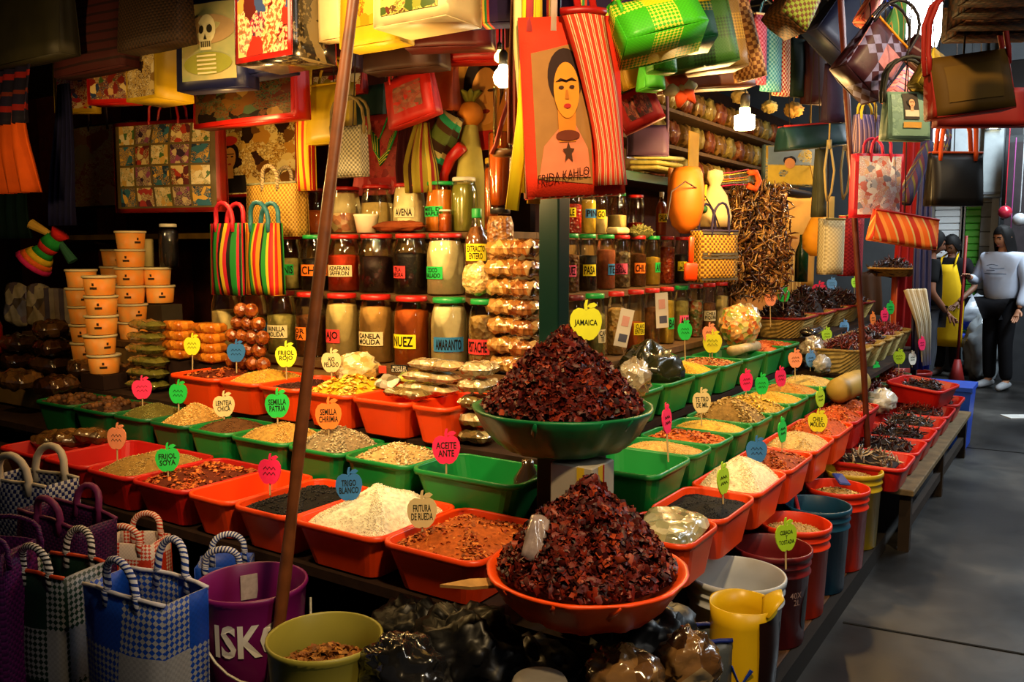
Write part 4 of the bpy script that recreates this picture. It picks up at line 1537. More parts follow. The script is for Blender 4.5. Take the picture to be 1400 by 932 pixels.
GR3 = 'jars on the top shelf right of the post'
for cx, lp, w_, words, lid, fill, con, lab, text, lpx, lw in [
        (783, 258, 25, 'jar of red powder with yellow label, top right shelf', 'red', .62, packed(['#C01810', '#E03A20', '#901008'], 60), 'yellow', 'CHILE', 779, 17),
        (803, 257, 24, 'jar of yellow pieces with blue PIN label, top right shelf', 'yellow', .74, YELP, 'blue', 'PIN', 808, 15),
        (820, 256, 22, 'jar with yellow GO label and red lid, top right shelf', 'red', .40, CREAMP, 'yellow', 'GO', 822, 11),
        (844, 256, 26, 'jar of pale yellow pieces with green lid, top right shelf', 'green', .45, CREAMP, None, None, None, None),
        (869, 259, 24, 'dark jar with red chillies inside and red lid, top right shelf', 'red', .30, packed(['#A01810', '#5A0C08'], 50), None, None, None, None)]:
    place_jar(cx, lp, w_, dict(x=-2.215), 1.498, .235, 'R', words, lid, fill, con, lab, text, lpx, lw, GR3, labz=.45)
p = at(906, 312, x=-2.12)
sb = jar('slim bottle of orange sauce with yellow label and blue cap', (-2.13, p.y, 1.497), .034, .25, 'white', .78, plain('#C8501C', .3, .5, .2, 10), 'yellow', 'SALSA', YAW + .25, None, 0, 1.6, shape='bottle', cat='bottle', labz=.42)
# paper-wrapped cheese-like slabs and herbs in front of the top jars
for px_, wd_, cl_, lb_ in ((838, .16, '#D8CC90', 'pale yellow wrapped slab before the top right jars'), (868, .15, '#E0C868', 'cream wrapped slab beside green herbs, top right shelf')):
    p = at(px_, 308, x=-2.10)
    T('wrapped_slab', MB().box(.07, wd_, .035, (0, 0, .0175), bev=.01).mesh('wrapped_slab', plain(cl_, .4, .4, .15, 20), True), lb_, 'package', (-2.07, p.y, 1.4975), (0, 0, .05))
p = at(880, 312, x=-2.03)
heap('dried_herbs', 'flat bunch of green herbs lying on middle shelf jar lids', (-2.04, p.y - .02, 1.495), PI / 2, rrect(.22, .06, .03, 4), .004, .035, 'stick', 260, .02, HERB, '#4A4A20')
# hanging white cards
for px_, py_, h_, lb_, rl in ((853, 448, .17, 'small white printed card leaning on the peanut jar', .22), (812 + 93 - 0, 424, .17, 'white printed card hanging before the golden chip jar', -.06)):
    p = at(px_, py_, x=-1.70)
    o = E('printed_card', lb_, 'card', p, 0, None, rot=(0, rl, YAW + .3))
    P('card', MB().box(.066, .002, h_, (0, 0, 0)).mesh('card', plain('#C8BCA8', .35, .4, .1)), o)
    P('printed_block', MB().box(.04, .001, .035, (.004, -.0018, -.045)).mesh('printed_block', plain('#4A4A58', .5, .3, .2)), o)
    P('printed_block', MB().box(.034, .001, .045, (0, -.0018, .03)).mesh('printed_block', plain('#C89080', .5, .3, .2)), o)

# ------------------------------------------------------------------ price signs
SIGNS = [
    # px, py, width, plane, stick end z, colour, text, words
    (263, 472, 21, dict(y=2.56), .84, 'yellow', None, 'yellow apple sign before the orange peanut bars'),
    (323, 481, 24, dict(y=2.56), .86, 'blue', None, 'blue apple sign before the tamarind balls'),
    (391, 486, 29, dict(y=2.56), .85, 'yellow', 'FRIJOL\nROJO', 'yellow apple sign lettered FRIJOL ROJO'),
    (453, 494, 27, dict(y=2.56), .87, 'beige', 'AJO\nPELADO', 'beige apple sign in the yellow fruit slices'),
    (194, 531, 26, dict(y=2.29), .70, 'pink', None, 'pink apple sign in the olive green peas'),
    (244, 537, 23, dict(y=2.29), .72, 'green', None, 'green apple sign in the heaped tan beans'),
    (306, 554, 29, dict(y=2.29), .70, 'beige', 'LENTEJA\nCHICA', 'beige apple sign lettered LENTEJA CHICA'),
    (379, 553, 33, dict(y=2.27), .72, 'green', 'SEMILLA\nPATRIA', 'green apple sign left of the pole in flat seeds'),
    (449, 567, 36, dict(y=2.24), .72, 'orange', 'SEMILLA\nCHIRIMIA', 'orange apple sign in the sunflower seeds'),
    (610, 613, 39, dict(y=2.20), .66, 'pink', 'ACEITE\nANTE', 'bright pink apple sign over the large green tray'),
    (160, 598, 23, dict(y=1.92), .60, 'peach', None, 'peach apple sign in the dull tan grain'),
    (229, 627, 32, dict(y=1.87), .59, 'green', 'FRIJOL\nSOYA', 'green apple sign in the red brown chips'),
    (369, 643, 30, dict(y=1.94), .59, 'pink', None, 'pink apple sign in the black beans'),
    (477, 664, 37, dict(y=1.92), .66, 'blue', 'TRIGO\nBLANCO', 'blue apple sign lettered TRIGO BLANCO'),
    (577, 699, 42, dict(y=1.88), .59, 'beige', 'FRITURA\nDE RUEDA', 'beige apple sign lettered FRITURA DE RUEDA'),
    (801, 441, 44, dict(d=2.5), 1.13, 'yellow', 'JAMAICA', 'large yellow apple sign lettered JAMAICA on the hibiscus mound'),
    (936, 452, 19, dict(x=-1.62), .87, 'green', None, 'green apple sign before the right jar shelf'),
    (970, 456, 19, dict(x=-1.60), .86, 'peach', None, 'peach apple sign over the yellow lentils'),
    (974, 468, 26, dict(x=-1.58), .86, 'yellow', None, 'low yellow apple sign tipped into the lentils'),
    (959, 549, 24, dict(x=-1.28), .70, 'beige', 'TE TRO\nDE MIL', 'beige apple sign in the fine yellow meal'),
    (1020, 521, 16, dict(x=-1.30), .76, 'pink', None, 'pink apple sign in the rolled oats'),
    (1041, 526, 17, dict(x=-1.26), .74, 'green', None, 'green apple sign among the yellow brown husks'),
    (1067, 516, 13, dict(x=-1.26), .72, 'pink', None, 'narrow pink apple sign behind the husks'),
    (1087, 491, 18, dict(x=-1.28), .72, 'peach', None, 'peach apple sign over the golden peas'),
    (1108, 491, 12, dict(x=-1.30), .72, 'skyblue', None, 'sky blue apple sign turned sideways'),
    (1148, 536, 12, dict(x=-1.05), .64, 'green', None, 'green apple sign edge on over orange powder'),
    (1121, 544, 10, dict(x=-1.08), .66, 'lime', None, 'lime apple sign edge on behind the pale yellow one'),
    (1118, 576, 26, dict(x=-.97), .62, 'yellow', 'CHILE\nMOLIDO', 'pale yellow apple sign facing out over orange powder'),
    (1069, 589, 9, dict(x=-1.0), .60, 'green', None, 'green apple sign edge on by the rust crumbs'),
    (988, 656, 14, dict(x=-.95), .59, 'lime', None, 'lime apple sign leaning in tiny black seeds'),
    (1034, 616, 28, dict(x=-1.02), .66, 'blue', None, 'blue apple sign in the heaped cream seeds'),
    (911, 574, 10, dict(x=-1.16), .70, 'pink', None, 'pink apple sign edge on beside the green bowl'),
    (1074, 733, 27, dict(x=-.74), .42, 'lime', 'CEBADA\nT\nTOSTADA', 'lime apple sign in the maroon bucket'),
    (1053, 408, 15, dict(x=-1.62), .94, 'peach', None, 'peach apple sign at the near basket'),
    (1071, 403, 16, dict(x=-1.62), .95, 'green', None, 'green apple sign beside the peach one at the baskets'),
    (1120, 397, 19, dict(x=-1.70), 1.02, 'pink', None, 'pink apple sign in the black chillies'),
    (1137, 388, 13, dict(x=-1.74), 1.02, 'skyblue', None, 'sky blue apple sign in the black chillies'),
    (1168, 386, 8, dict(x=-1.70), 1.0, 'lime', None, 'lime apple sign edge on beside the thin pole'),
    (1130, 458, 13, dict(x=-1.42), .80, 'lime', None, 'lime apple sign over brown chillies in baskets'),
    (1154, 447, 12, dict(x=-1.46), .84, 'skyblue', None, 'pale blue apple sign over brown chillies'),
    (1193, 436, 6, dict(x=-1.32), .82, 'orange', None, 'orange apple sign edge on at the red chilli powder'),
    (1209, 431, 9, dict(x=-1.22), .82, 'pink', None, 'pink apple sign at the red chilli powder'),
    (1217, 421, 9, dict(x=-1.20), .82, 'green', None, 'green apple sign at the red chilli powder'),
    (1229, 488, 15, dict(x=-1.0), .60, 'lime', None, 'lime apple sign over the far dried chillies'),
    (1247, 490, 9, dict(x=-1.0), .60, 'white', None, 'white apple sign over the far dried chillies'),
    (1198, 506, 8, dict(x=-1.06), .60, 'green', None, 'green apple sign edge on behind the thin pole'),
    (1260, 470, 8, dict(x=-.95), .62, 'pink', None, 'pink apple sign at the far end by the brooms'),
]
for px_, py_, w_, pl, zs, colr, txt, words in SIGNS:
    c = at(px_, py_, **pl)
    face = math.atan2(-c.x, c.y)
    full = .083 * F_PX / depth(c)
    ratio = max(.15, min(1.0, w_ / full))
    ang = math.acos(ratio) if ratio < .97 else 0.0
    sg = 1 if c.y > 2.4 and c.x > -1.75 else -1
    sign(words, c, .083 if ratio < .97 else w_ / full * .083, colr, txt, face + sg * ang * .95, min(zs, c.z - .05), lean=-.10)

# ------------------------------------------------------------------ packets, bars, tubs on the left table
GPK = 'cellophane packs of nuts piled by the post'
rs = random.Random(11)
NUTPK = packed(['#C8964C', '#E0B870', '#8A5A22', '#B07830'], 42, .18, .9, .8)
PECPK = packed(['#6A3410', '#8E4E1C', '#B8783A', '#4A220A', '#D8B070'], 40, .15, .9, .9)
k = 0
for col_, (px_, pw, yy) in enumerate(((692, 54, 2.865), (722, 46, 2.805))):
    p = at(px_, 400, y=yy)
    for i in range(7):
        packet('nut_packet', f"{['glossy pecan','shiny nut'][col_]} packet, {['bottom','second','third','fourth','fifth','sixth','topmost'][i]} of the {['left','right'][col_]} pile beside the post", (p.x + rs.uniform(-.008, .008), yy + rs.uniform(-.006, .006), .964 + i * .0765), (rs.uniform(-.02, .02), rs.uniform(-.02, .02), rs.uniform(-.25, .25)), pw * depth(p) / F_PX * .95,   .115, .063, NUTPK if col_ == 0 else PECPK, 20 + k, GPK)
        k += 1
p = at(657, 400, y=2.855)
blob('seed_sack', 'knotted clear bag of pale seeds on the pistachio jar', (p.x, 2.83, 1.30), (.062, .05, .068), 30, packed(['#D8B870', '#C09A50', '#E8D098'], 70, .15, .9, .6), 'bag')
# snack packs stacked at the left of the green bowl, over the orange trays
SNK = packed(['#B8A070', '#8A7448', '#D8C8A0', '#6A5630'], 38, .14, 1.0, .9)
SNK2 = packed(['#5A4A2A', '#8A7440', '#3A2E18', '#B0A070'], 38, .14, 1.0, .9)
p = at(655, 540, y=2.52)
for i, (m_, wd_) in enumerate(((SNK2, 'lowest clear snack pack of the stack left of the green bowl'), (SNK, 'second clear snack pack up, left of the green bowl'), (SNK2, 'third clear snack pack up, left of the green bowl'), (SNK, 'fourth clear snack pack up, left of the green bowl'), (SNK, 'topmost crumpled shiny snack pack left of the green bowl'))):
    packet('snack_packet', wd_, (p.x + rs.uniform(-.006, .006), 2.52, .748 + i * .061), (rs.uniform(-.02, .02), rs.uniform(-.02, .02), rs.uniform(-.2, .2)), .125, .13, .046, m_, 50 + i, 'clear snack packs beside the green bowl')
p = at(588, 530, y=2.55)
for i, (L_, dx, wd_) in enumerate(((.26, -.02, 'lowest long snack pack lying across the orange trays'), (.25, .0, 'middle long snack pack lying across the orange trays'), (.24, .025, 'upper long snack pack lying across the orange trays'))):
    packet('snack_packet', wd_, (p.x + dx, 2.56, .888 + i * .048), (0, 0, .05 - .05 * i), L_, .10, .036, SNK, 60 + i, 'long snack packs on the orange trays')
packet('snack_packet', 'grey long snack pack at the edge of the empty orange tray', (p.x - .03, 2.45, .885), (0, 0, -.05), .20, .08, .032, SNK2, 63, 'long snack packs on the orange trays')
p = at(570, 512, y=2.68)
packet('sweets_packet', 'yellow and green sweets packet behind the long snack packs', (p.x, 2.67, .90), (.2, .05, .1), .16, .09, .035, packed(['#E0C030', '#6A8A30', '#D8A020', '#E8E0B0'], 30), 64)
p = at(530, 522, y=2.6)
packet('sweets_packet', 'shiny white packet with dark print in the orange tray', p, (.5, .1, -.1), .10, .08, .03, packed(['#E0D8C0', '#2A2018', '#C8B890'], 22), 65)
# clear bag of pale chips over the yellow slices
p = at(487, 505, y=2.66)
blob('chip_bag', 'big clear bag of pale chips slumped on the yellow fruit slices', p, (.12, .09, .075), 5, packed(['#E0CC88', '#C8A860', '#F0E4B8', '#B89448'], 26, .12, 1.0, 1.0), 'bag', crease=.35, freq=3)
for px_, py_, cl, tx, lb_, wd_ in ((523, 505, '#C8402A', None, 'small round red price tag on the jar shelf edge', .035), (546, 504, '#1A1612', 'MOLE $ 20\nEL CUARTO', 'small black printed price tag on the jar shelf edge', .075)):
    p = at(px_, py_, y=2.68)
    o = E('price_tag', lb_, 'tag', p, YAW * .5)
    P('tag', MB().box(wd_, .003, .032, (0, 0, 0), bev=.001).mesh('tag', plain(cl, .5, .3, .05)), o)
    if tx:
        V, Fc = text_geo(tx, wd_ * .88, .024, .01)
        P('lettering', mk_mesh('lettering', [(x, -.0021, z) for x, y, z in V], Fc, plain('#D8D0B8', .7, .1, 0)), o)
# orange bars and tamarind balls at the end of the jar shelf
BAR = packed(['#C86A14', '#E08A24', '#A85010', '#D87A1C'], 36, .3, .6, .7)
k = 0
for r_ in range(4):
    for c_ in range(2):
        p = at(246 + c_ * 42, 492, y=2.64)
        p = Vector((p.x, 2.64, .905 + .047 * r_))
        T('peanut_bar', MB().box(.15, .10, .045, (0, 0, 0), bev=.012).mesh('peanut_bar', BAR, True), f"orange peanut bar, {['bottom', 'second', 'third', 'top'][r_]} of the {['left', 'right'][c_]} stack near the tubs", 'bar', p, (0, 0, rs.uniform(-.08, .08)), 'orange peanut bars in two stacks')
T('box_support', MB().box(.34, .10, .16, (0, 0, .08)).mesh('box_support', plain('#2A1810', .8, .2, .2)), 'low dark box underneath the orange peanut bars', 'box', (at(267, 492, y=2.64).x, 2.66, .716))
BALL = packed(['#6A2A0A', '#8A3C10', '#A85A1C', '#4A1A06'], 60, .25, .5, .6)
bm_ = cached('tball', lambda: _lm('ball', [(.034 * math.sin(PI * i / 10), -.034 * math.cos(PI * i / 10)) for i in range(11)], 14, BALL))
i = 0
p = at(334, 490, y=2.60)
for r_, n_ in enumerate((4, 3, 4, 3, 2)):
    for c_ in range(n_):
        T('tamarind_ball', bm_, f"tamarind ball, {['first', 'second', 'third', 'fourth'][c_]} from left, {['bottom', 'second', 'third', 'fourth', 'top'][r_]} layer of the heap by orange bars", 'sweet', (p.x + (c_ - (n_ - 1) / 2) * .0692, 2.62 + .008 * (r_ % 2), .90 + .0605 * r_), (i, i * 2, 0), 'tamarind balls piled by the bars')
        i += 1
T('box_support', MB().box(.30, .10, .145, (0, 0, .0725)).mesh('box_support', plain('#2A1810', .8, .2, .2)), 'low dark box underneath the tamarind balls', 'box', (p.x, 2.66, .716))
# orange labelled tubs in stacks
TR, TH = .080, .098
ORD = ['bottom', 'second', 'third', 'fourth', 'fifth', 'sixth', 'seventh', 'top']
for name_, px_, pl_y, z0_, n_ in (('rear left', 114, 2.66, .714, 6), ('front left', 138, 2.51, .790, 5), ('tall', 182, 2.84, .922, 6), ('short rear', 219, 2.96, 1.12, 2), ('hidden rear', 160, 2.99, .922, 5)):
    p = at(px_, 430, y=pl_y)
    for i in range(n_):
        tub(f"orange tub with pale lid, {ORD[i] if i < n_ - 1 else 'topmost'} of the {name_} stack", (p.x + rs.uniform(-.008, .008), pl_y + rs.uniform(-.008, .008), z0_ + i * (TH + .0015)), YAW + .35 + rs.uniform(-.5, .5), TR, TH, 'orange food tubs in stacks')
p = at(138, 430, y=2.51)
T('box_support', MB().box(.20, .13, .072, (0, 0, .036)).mesh('box_support', plain('#2A1810', .8, .2, .2)), 'dark low box underneath the front left tub stack', 'box', (p.x, 2.51, .716))
p = at(219, 430, y=2.96)
T('box_support', MB().box(.22, .13, .19, (0, 0, .095)).mesh('box_support', plain('#3A3020', .7, .2, .2)), 'grey brown carton underneath the short tub stack', 'box', (p.x, 2.96, .923))
p = at(232, 372, y=3.02)
jar('slim dark jar with pale lid beside the tall tub stack', (p.x + .03, 3.0, 1.32), .052, .24, 'white', .85, DARKP, None, None, 0, None, shape='tall')
p = at(212, 368, y=3.0)
T('candle', _lm('candle', [(0, 0), (.033, 0), (.035, .15), (.03, .155), (0, .15)], 16, plain('#C8B878', .5, .4, .1)), 'cream candle between the tall tubs and the dark jar', 'candle', (p.x - .02, 2.97, 1.32))
# dark packets under and left of the tubs
DPK = [packed(['#1E1008', '#3A2010', '#120A06', '#54341C'], 24, .15, 1.0, .9), packed(['#2A1A10', '#4A3018', '#1A100A'], 20, .2, .9, .8), packed(['#3A2414', '#6A4A24', '#20140A'], 26, .2, .9, .8)]
words_ = ['left of the tubs', 'below the tubs', 'at the far left', 'behind the walnut tray']
DP = [(22, 500, 50, 0, 'brown wrapped block at the far left edge'), (70, 500, 50, 1, 'blackish cellophane packet second from the left edge'), (25, 478, 48, 1, 'blackish packet atop the far left pile'), (72, 480, 46, 0, 'brown block atop the second pile from the left'), (118, 530, 44, 2, 'brown cellophane packet just below the rear left tubs'),
      (28, 548, 56, 2, 'brown packet low at the far left edge'), (78, 548, 50, 0, 'dark brown block low left of the walnut tray'), (160, 528, 42, 1, 'blackish glinting packet below the front left tubs'), (205, 548, 36, 1, 'blackish packet behind the olive green peas'), (70, 460, 42, 2, 'brown packet topmost of the second left pile')]
for i, (px_, py_, w_, m_, lb_) in enumerate(DP):
    low = py_ in (548,)
    yy, zz = (2.32, .74) if low and px_ < 150 else (2.60, .775)
    if py_ in (478, 480):
        zz += .10
    if py_ == 460:
        zz += .20
    p = at(px_, py_, y=yy)
    packet('dark_packet', lb_, (p.x, yy, zz), (rs.uniform(-.08, .08), rs.uniform(-.06, .06), rs.uniform(-.3, .3)), w_ * depth(p) / F_PX, .17, .095, DPK[m_], 80 + i, 'dark wrapped packets left of the trays')
OLV = packed(['#4A4418', '#6A6428', '#2E2A10', '#8A8440'], 22, .15, 1.0, .7)
p = at(190, 500, y=2.52)
for i in range(6):
    packet('herb_bundle', f"olive cellophane herb bundle, {ORD[i] if i < 5 else 'topmost'} of the pile right of the tubs", (p.x + .01 * (i % 3), 2.56, .748 + i * .060), (0, 0, .1 - .04 * i), .24, .10, .045, OLV, 100 + i, 'olive herb bundles')
# clear sleeves standing in a row, striped card packs behind
for i in range(6):
    p = at(64 + i * 9, 405, y=2.86 + .01 * i)
    T('clear_sleeve', MB().box(.05, .02, .26, (0, 0, .13), bev=.003).mesh('clear_sleeve', plain(['#8A7A68', '#5A4A40', '#A09070'][i % 3], .15, .6, .3, 12, 0, 60, 0, .9)), f"clear plastic sleeve, {['first', 'second', 'third', 'fourth', 'fifth', 'sixth'][i]} from the left of the row beside the tubs", 'sleeve', (p.x, 2.84, .924), (0, 0, .4), 'clear sleeves standing in a row')
for i, (px_, c_, lb_) in enumerate(((14, '#6A6A80', 'pale bluish standing bag at the far left'), (44, '#7A5A30', 'brown and silver standing packet at the far left'))):
    p = at(px_, 405, y=2.8)
    packet('standing_packet', lb_, (p.x, 2.84, 1.07), (PI / 2, .15 - .1 * i, .2), .20, .28, .06, packed([c_, '#C8B890', '#3A2418', '#90808A'], 14), 120 + i)
T('red_bottle', _lm('red_bottle', [(0, 0), (.05, 0), (.055, .03), (.055, .16), (.02, .24), (.02, .28), (0, .28)], 18, plain('#8A120A', .2, .5, .2, 6)), 'dark red round bottle at the far left of the table', 'bottle', at(20, 480, y=2.62) + Vector((0, -.12, 0)))
# small rainbow paper figure hanging at the left
p = at(68, 335, y=2.75)
o = E('rainbow_figure', 'small rainbow coloured paper figure hanging at the far left', 'figure', p, 0, None, rot=(0, .75, YAW))
for k, (z0_, z1_, r0_, r1_, c_) in enumerate(((.05, .10, .03, .055, '#C01C18'), (.0, .055, .06, .05, '#1E8A30'), (-.04, .0, .05, .06, '#C0281C'), (-.07, -.04, .065, .05, '#208A34'), (-.10, -.07, .085, .07, '#D8B020'), (-.125, -.10, .10, .085, '#E0601C'), (-.15, -.125, .11, .10, '#C0205A'))):
    P('paper_tier', _lm('paper_tier', [(0, z0_), (r0_, z0_), (r1_, z1_), (0, z1_)], 14, plain(c_, .8, .2, .2, 40)), o)
for s_, c_ in ((-1, '#C8A040'), (1, '#2A5A40')):
    P('paper_cone', MB().tube([(s_ * .04, 0, .05), (s_ * .16, 0, .02)], [.018, .03], 10).mesh('paper_cone', plain(c_, .8, .2, .2)), o)

# ------------------------------------------------------------------ hanging bags, left and centre
NAVY = plain('#10143A', .45, .4, .2, 12)
YEL = plain('#B8960C', .5, .35, .15, 8)
REDV = plain('#A8140C', .4, .4, .15, 8)
DKRED = plain('#4E0E0A', .5, .35, .25, 10)
BROWNL = plain('#3A2014', .55, .3, .25, 10)
PALEC = plain('#C8B078', .5, .3, .12, 10)
P1 = ['#C8A060', '#7A2418', '#2A3A5A', '#D8C080', '#3A5A2A', '#8A5A2A']
P2 = ['#D8B870', '#C03020', '#E0C890', '#3A4A70', '#C89040', '#5A2018']
P3 = ['#B89850', '#5A3A1C', '#C8B070', '#2A1C12', '#8A6A34', '#D8C898']
P4 = ['#2A2418', '#5A3418', '#3A4A34', '#7A5A2C', '#1A1410', '#4A2014']
P5 = ['#F0ECE8', '#C8CCD8', '#D07060', '#F4F0EC', '#8A8A9A', '#D8B090']
HG = 'bags hung over the left jars'


def hb(lab, rect, mat, plane, **kw):
    kw.setdefault('group', HG)
    kw.setdefault('seed', len(bpy.data.objects))
    return HB(lab, rect, mat, plane, **kw)


hb('very dark olive bag in the top left corner', (-20, -40, 92, 82), plain('#1E1C0C', .6, .3, .3, 8), dict(y=2.3), handles=2, hh=.2)
hb('dark maroon ribbed bag beside the olive one, top left', (78, -50, 178, 95), stripes([(.03, '#3A1212'), (.012, '#220A0A')], 'v'), dict(y=2.45), handles=2, hh=.16, hmat=DKRED)
hb('dark brown woven bag with coloured bead edge, top left', (165, -45, 258, 62), weave('#3A2410', '#221408', .012), dict(y=2.4), handles=2, trim=stripes([(.012, '#8A2018'), (.012, '#C8A050'), (.012, '#2A5A34')]))
hb('yellow edged bag printed with small saints, far left', (78, 86, 132, 153), YEL, dict(y=2.75), dp=.05, yaw=28, panel=collage(P2, (5, 7), 3.1), pm=.02, handles=2, hmat=YEL, top=.8)
hb('red edged bag printed with sunflowers and a heart', (124, 66, 188, 141), REDV, dict(y=2.68), dp=.09, yaw=22, panel=collage(P1, (5, 5), 7.7), pm=.02, handles=2, hmat=REDV, top=.8)
hb('yellow sided bag with a pale brown printed front', (180, 30, 254, 137), YEL, dict(y=2.6), dp=.20, panel=collage(P3, (3, 5), 1.9), pm=.012, handles=2, hmat=YEL, top=.8, bulge=.01)
skb = hb('navy bag with a pale skull picture', (246, 0, 346, 120), NAVY, dict(y=2.55), dp=.10, panel=plain('#B8A468', .3, .4, .2, 9, 0, 60, 0, .5, '#8A9460'), pm=.035, handles=2, hmat=NAVY, top=.6, yaw=12)
hb('red edged glossy bag with dark picture side and pale base', (330, -60, 448, 84), REDV, dict(y=2.35), dp=.22, panel=collage(P2, (3, 3), 5.5), side_mat=collage(['#15120E', '#2A241A', '#0C0A08', '#6A5A3A'], (9, 9), 2.2), pm=.02, handles=2, hmat=PALEC, top=.9, bulge=.005)
hb('thin pale and brown bag edge left of the leaning pole top', (436, -50, 478, 52), PALEC, dict(y=2.4), dp=.05, handles=0, top=.8)
hb('mustard yellow bag with a red framed oval', (468, -60, 560, 60), YEL, dict(y=2.35), dp=.10, panel=collage(['#B89018', '#A87C10', '#8A2A18', '#C8A030'], (2, 2), 4.4), pm=.06, handles=2, hmat=YEL, top=.6)
hb('white edged bag with a green leafy print, top centre', (518, -70, 650, 34), PALEC, dict(y=2.2), dp=.18, panel=collage(['#7A7A28', '#3A4A18', '#B8A850', '#8A3A20', '#5A2A1A'], (4, 4), 8.1), pm=.03, handles=2, top=.9, bulge=.006)
for i, (r_, m_, l_, yw) in enumerate((((556, 24, 676, 66), DKRED, 'dark red leather bag lying under the green leafy print', 25), ((500, 56, 612, 96), BROWNL, 'brown flap bag hung flat behind the pole', 10), ((392, 62, 492, 98), plain('#3E1410', .5, .3, .3, 9), 'dark wine coloured flat bag behind the pole', 10), ((268, 88, 400, 108), NAVY, 'navy bag edge over the dark street print', 0), ((610, 36, 690, 84), REDV, 'bright red folded bag above the woman poster', 25))):
    hb(l_, r_, m_, dict(y=(2.78, 2.95, 3.08, 2.64, 3.16)[i]), dp=.12, yaw=yw, handles=0, top=.7)
PURS = stripes([(.05, '#1E1034'), (.008, '#B83A20'), (.008, '#C8B040'), (.008, '#2A7A40'), (.008, '#B83A20'), (.03, '#2A1444')], 'u')
hb('purple cloth bag with bright woven stripes, top centre', (640, -50, 762, 30), PURS, dict(y=2.5), dp=.08, handles=0, yaw=20, top=.8)
hb('dark purple cloth bag with rainbow stripes behind the green one', (770, -50, 870, 28), PURS, dict(y=2.66), dp=.08, handles=0, yaw=30, top=.8)
hb('plain bright red cloth bag above the green woven bag', (858, -45, 925, 22), REDV, dict(y=2.75), dp=.08, handles=0, yaw=35)
patch_on(skb, 'printed_shoulders', ell(.5, .26, .36, .12), '#8A8A30', 3)
patch_on(skb, 'printed_hat_shape', ell(.5, .62, .40, .16), '#A8885A', 3)
patch_on(skb, 'printed_skull', ell(.5, .62, .15, .16), '#D8CC98', 4)
patch_on(skb, 'printed_jaw', rect_pts(.42, .40, .58, .54), '#CFC28C', 4)
for s_ in (-1, 1):
    patch_on(skb, 'printed_eye_socket', ell(.5 + s_ * .065, .62, .042, .045, 14), '#2A2414', 5)
patch_on(skb, 'printed_nose_hole', [(.5, .57), (.475, .51), (.525, .51)], '#2A2414', 5)
for i in range(5):
    patch_on(skb, 'printed_tooth', rect_pts(.43 + .03 * i, .43, .452 + .03 * i, .49, 1), '#4A4224', 5)
for i in range(5):
    patch_on(skb, 'printed_rib', rect_pts(.36, .15 + .045 * i, .64, .17 + .045 * i, 2), '#CFC28C', 5)
# left edge garments
cloth('hanging_garment', 'navy and red striped cloth at the far left edge', (-30, 72, 64, 168), stripes([(.06, '#0E0C20'), (.03, '#7A1410'), (.05, '#14102A'), (.02, '#5A1E12')], 'v'), dict(y=2.3), folds=3, gather=.9)
cloth('hanging_garment', 'orange cloth below the navy one at the far left edge', (-30, 152, 66, 262), plain('#B84A0C', .8, .15, .2, 8), dict(y=2.32), folds=3, gather=.8, amp=.04)
cloth('fringed_scarf', 'dark navy fringed scarf hanging at the far left', (60, 118, 114, 306), plain('#0E1034', .8, .15, .3, 14), dict(y=2.55), folds=4, gather=.5)
cloth('hanging_garment', 'dark teal cloth behind the rainbow figure', (-20, 235, 62, 325), plain('#08201C', .8, .15, .3, 8), dict(y=2.7), folds=3, gather=.9)
# second row, prints against the back
hb('cream and red flower print bag hung at the far left', (104, 172, 182, 282), plain('#3A3414', .5, .3, .2), dict(y=3.2), dp=.05, hh=.45, panel=collage(['#D8B468', '#E0C07C', '#C88848', '#C8A860', '#B85830'], (2, 3), 6.1), pm=.01, handles=1, hmat=BROWNL, top=.9)
cb = hb('clear plastic bag of small saint cards with red edges', (162, 168, 302, 288), plain('#8A1A10', .4, .4, .2), dict(y=3.05), dp=.07, panel=plain('#6A5A34', .12, .6, .3, 9, 0, 60, 0, 1.0), pm=.02, handles=2, hmat=REDV, top=.8, bulge=.035, yaw=14)
for r_ in range(4):
    for c_ in range(5):
        x0, z0 = .07 + .176 * c_, .06 + .23 * r_
        patch_on(cb, 'picture_card', rect_pts(x0, z0, x0 + .155, z0 + .205, 2), None, 3, mat=collage([['#3A6A7A', '#D8A848', '#2A3A4A'], ['#A83A2A', '#D8C080', '#5A2A2A'], ['#4A6A3A', '#C8A050', '#E0D0A0'], ['#8A4A6A', '#C8B080', '#3A2A3A']][(r_ * 2 + c_) % 4], (14, 10), r_ * 3.1 + c_, .12, 1.0))
hb('dark street picture bag with red border and red side', (268, 98, 414, 168), REDV, dict(y=2.85), dp=.10, panel=collage(P4, (6, 4), 2.7), pm=.02, handles=0, top=.8)
pcb = hb('portrait collage bag with yellow pictures', (298, 160, 414, 266), REDV, dict(y=3.32), dp=.08, panel=collage(['#C8A048', '#D8BC6C', '#6A4418', '#B88430', '#2A1C10', '#E0CC88'], (5, 5), 12.3), pm=.012, handles=0, top=.8)
figure_on(pcb, .22, .48, .42, .46, '#1A1410', '#20100A', '#C88A40', 3)
patch_on(pcb, 'printed_flowers', ell(.22, .70, .10, .06), '#B82A1A', 8)
hb('red and yellow striped narrow bag beside the portrait bag', (407, 142, 430, 258), stripes([(.02, '#B01C10'), (.03, '#D8A818'), (.015, '#C83018'), (.02, '#E0BC28')], 'u'), dict(y=3.0), dp=.03, handles=0, top=.9)
hb('yellow bag with dark paw prints behind the leaning pole', (420, 118, 484, 194), plain('#B89C14', .45, .35, .12, 9), dict(y=3.0), dp=.06, handles=2, hmat=YEL, top=.8, trim=YEL)
hb('grey white woven bag with a diamond pattern', (456, 174, 502, 240), weave('#A8A084', '#6A6450', .010), dict(y=2.88), dp=.06, handles=2, hmat=plain('#6A5A34', .7, .2, .2), top=.6)
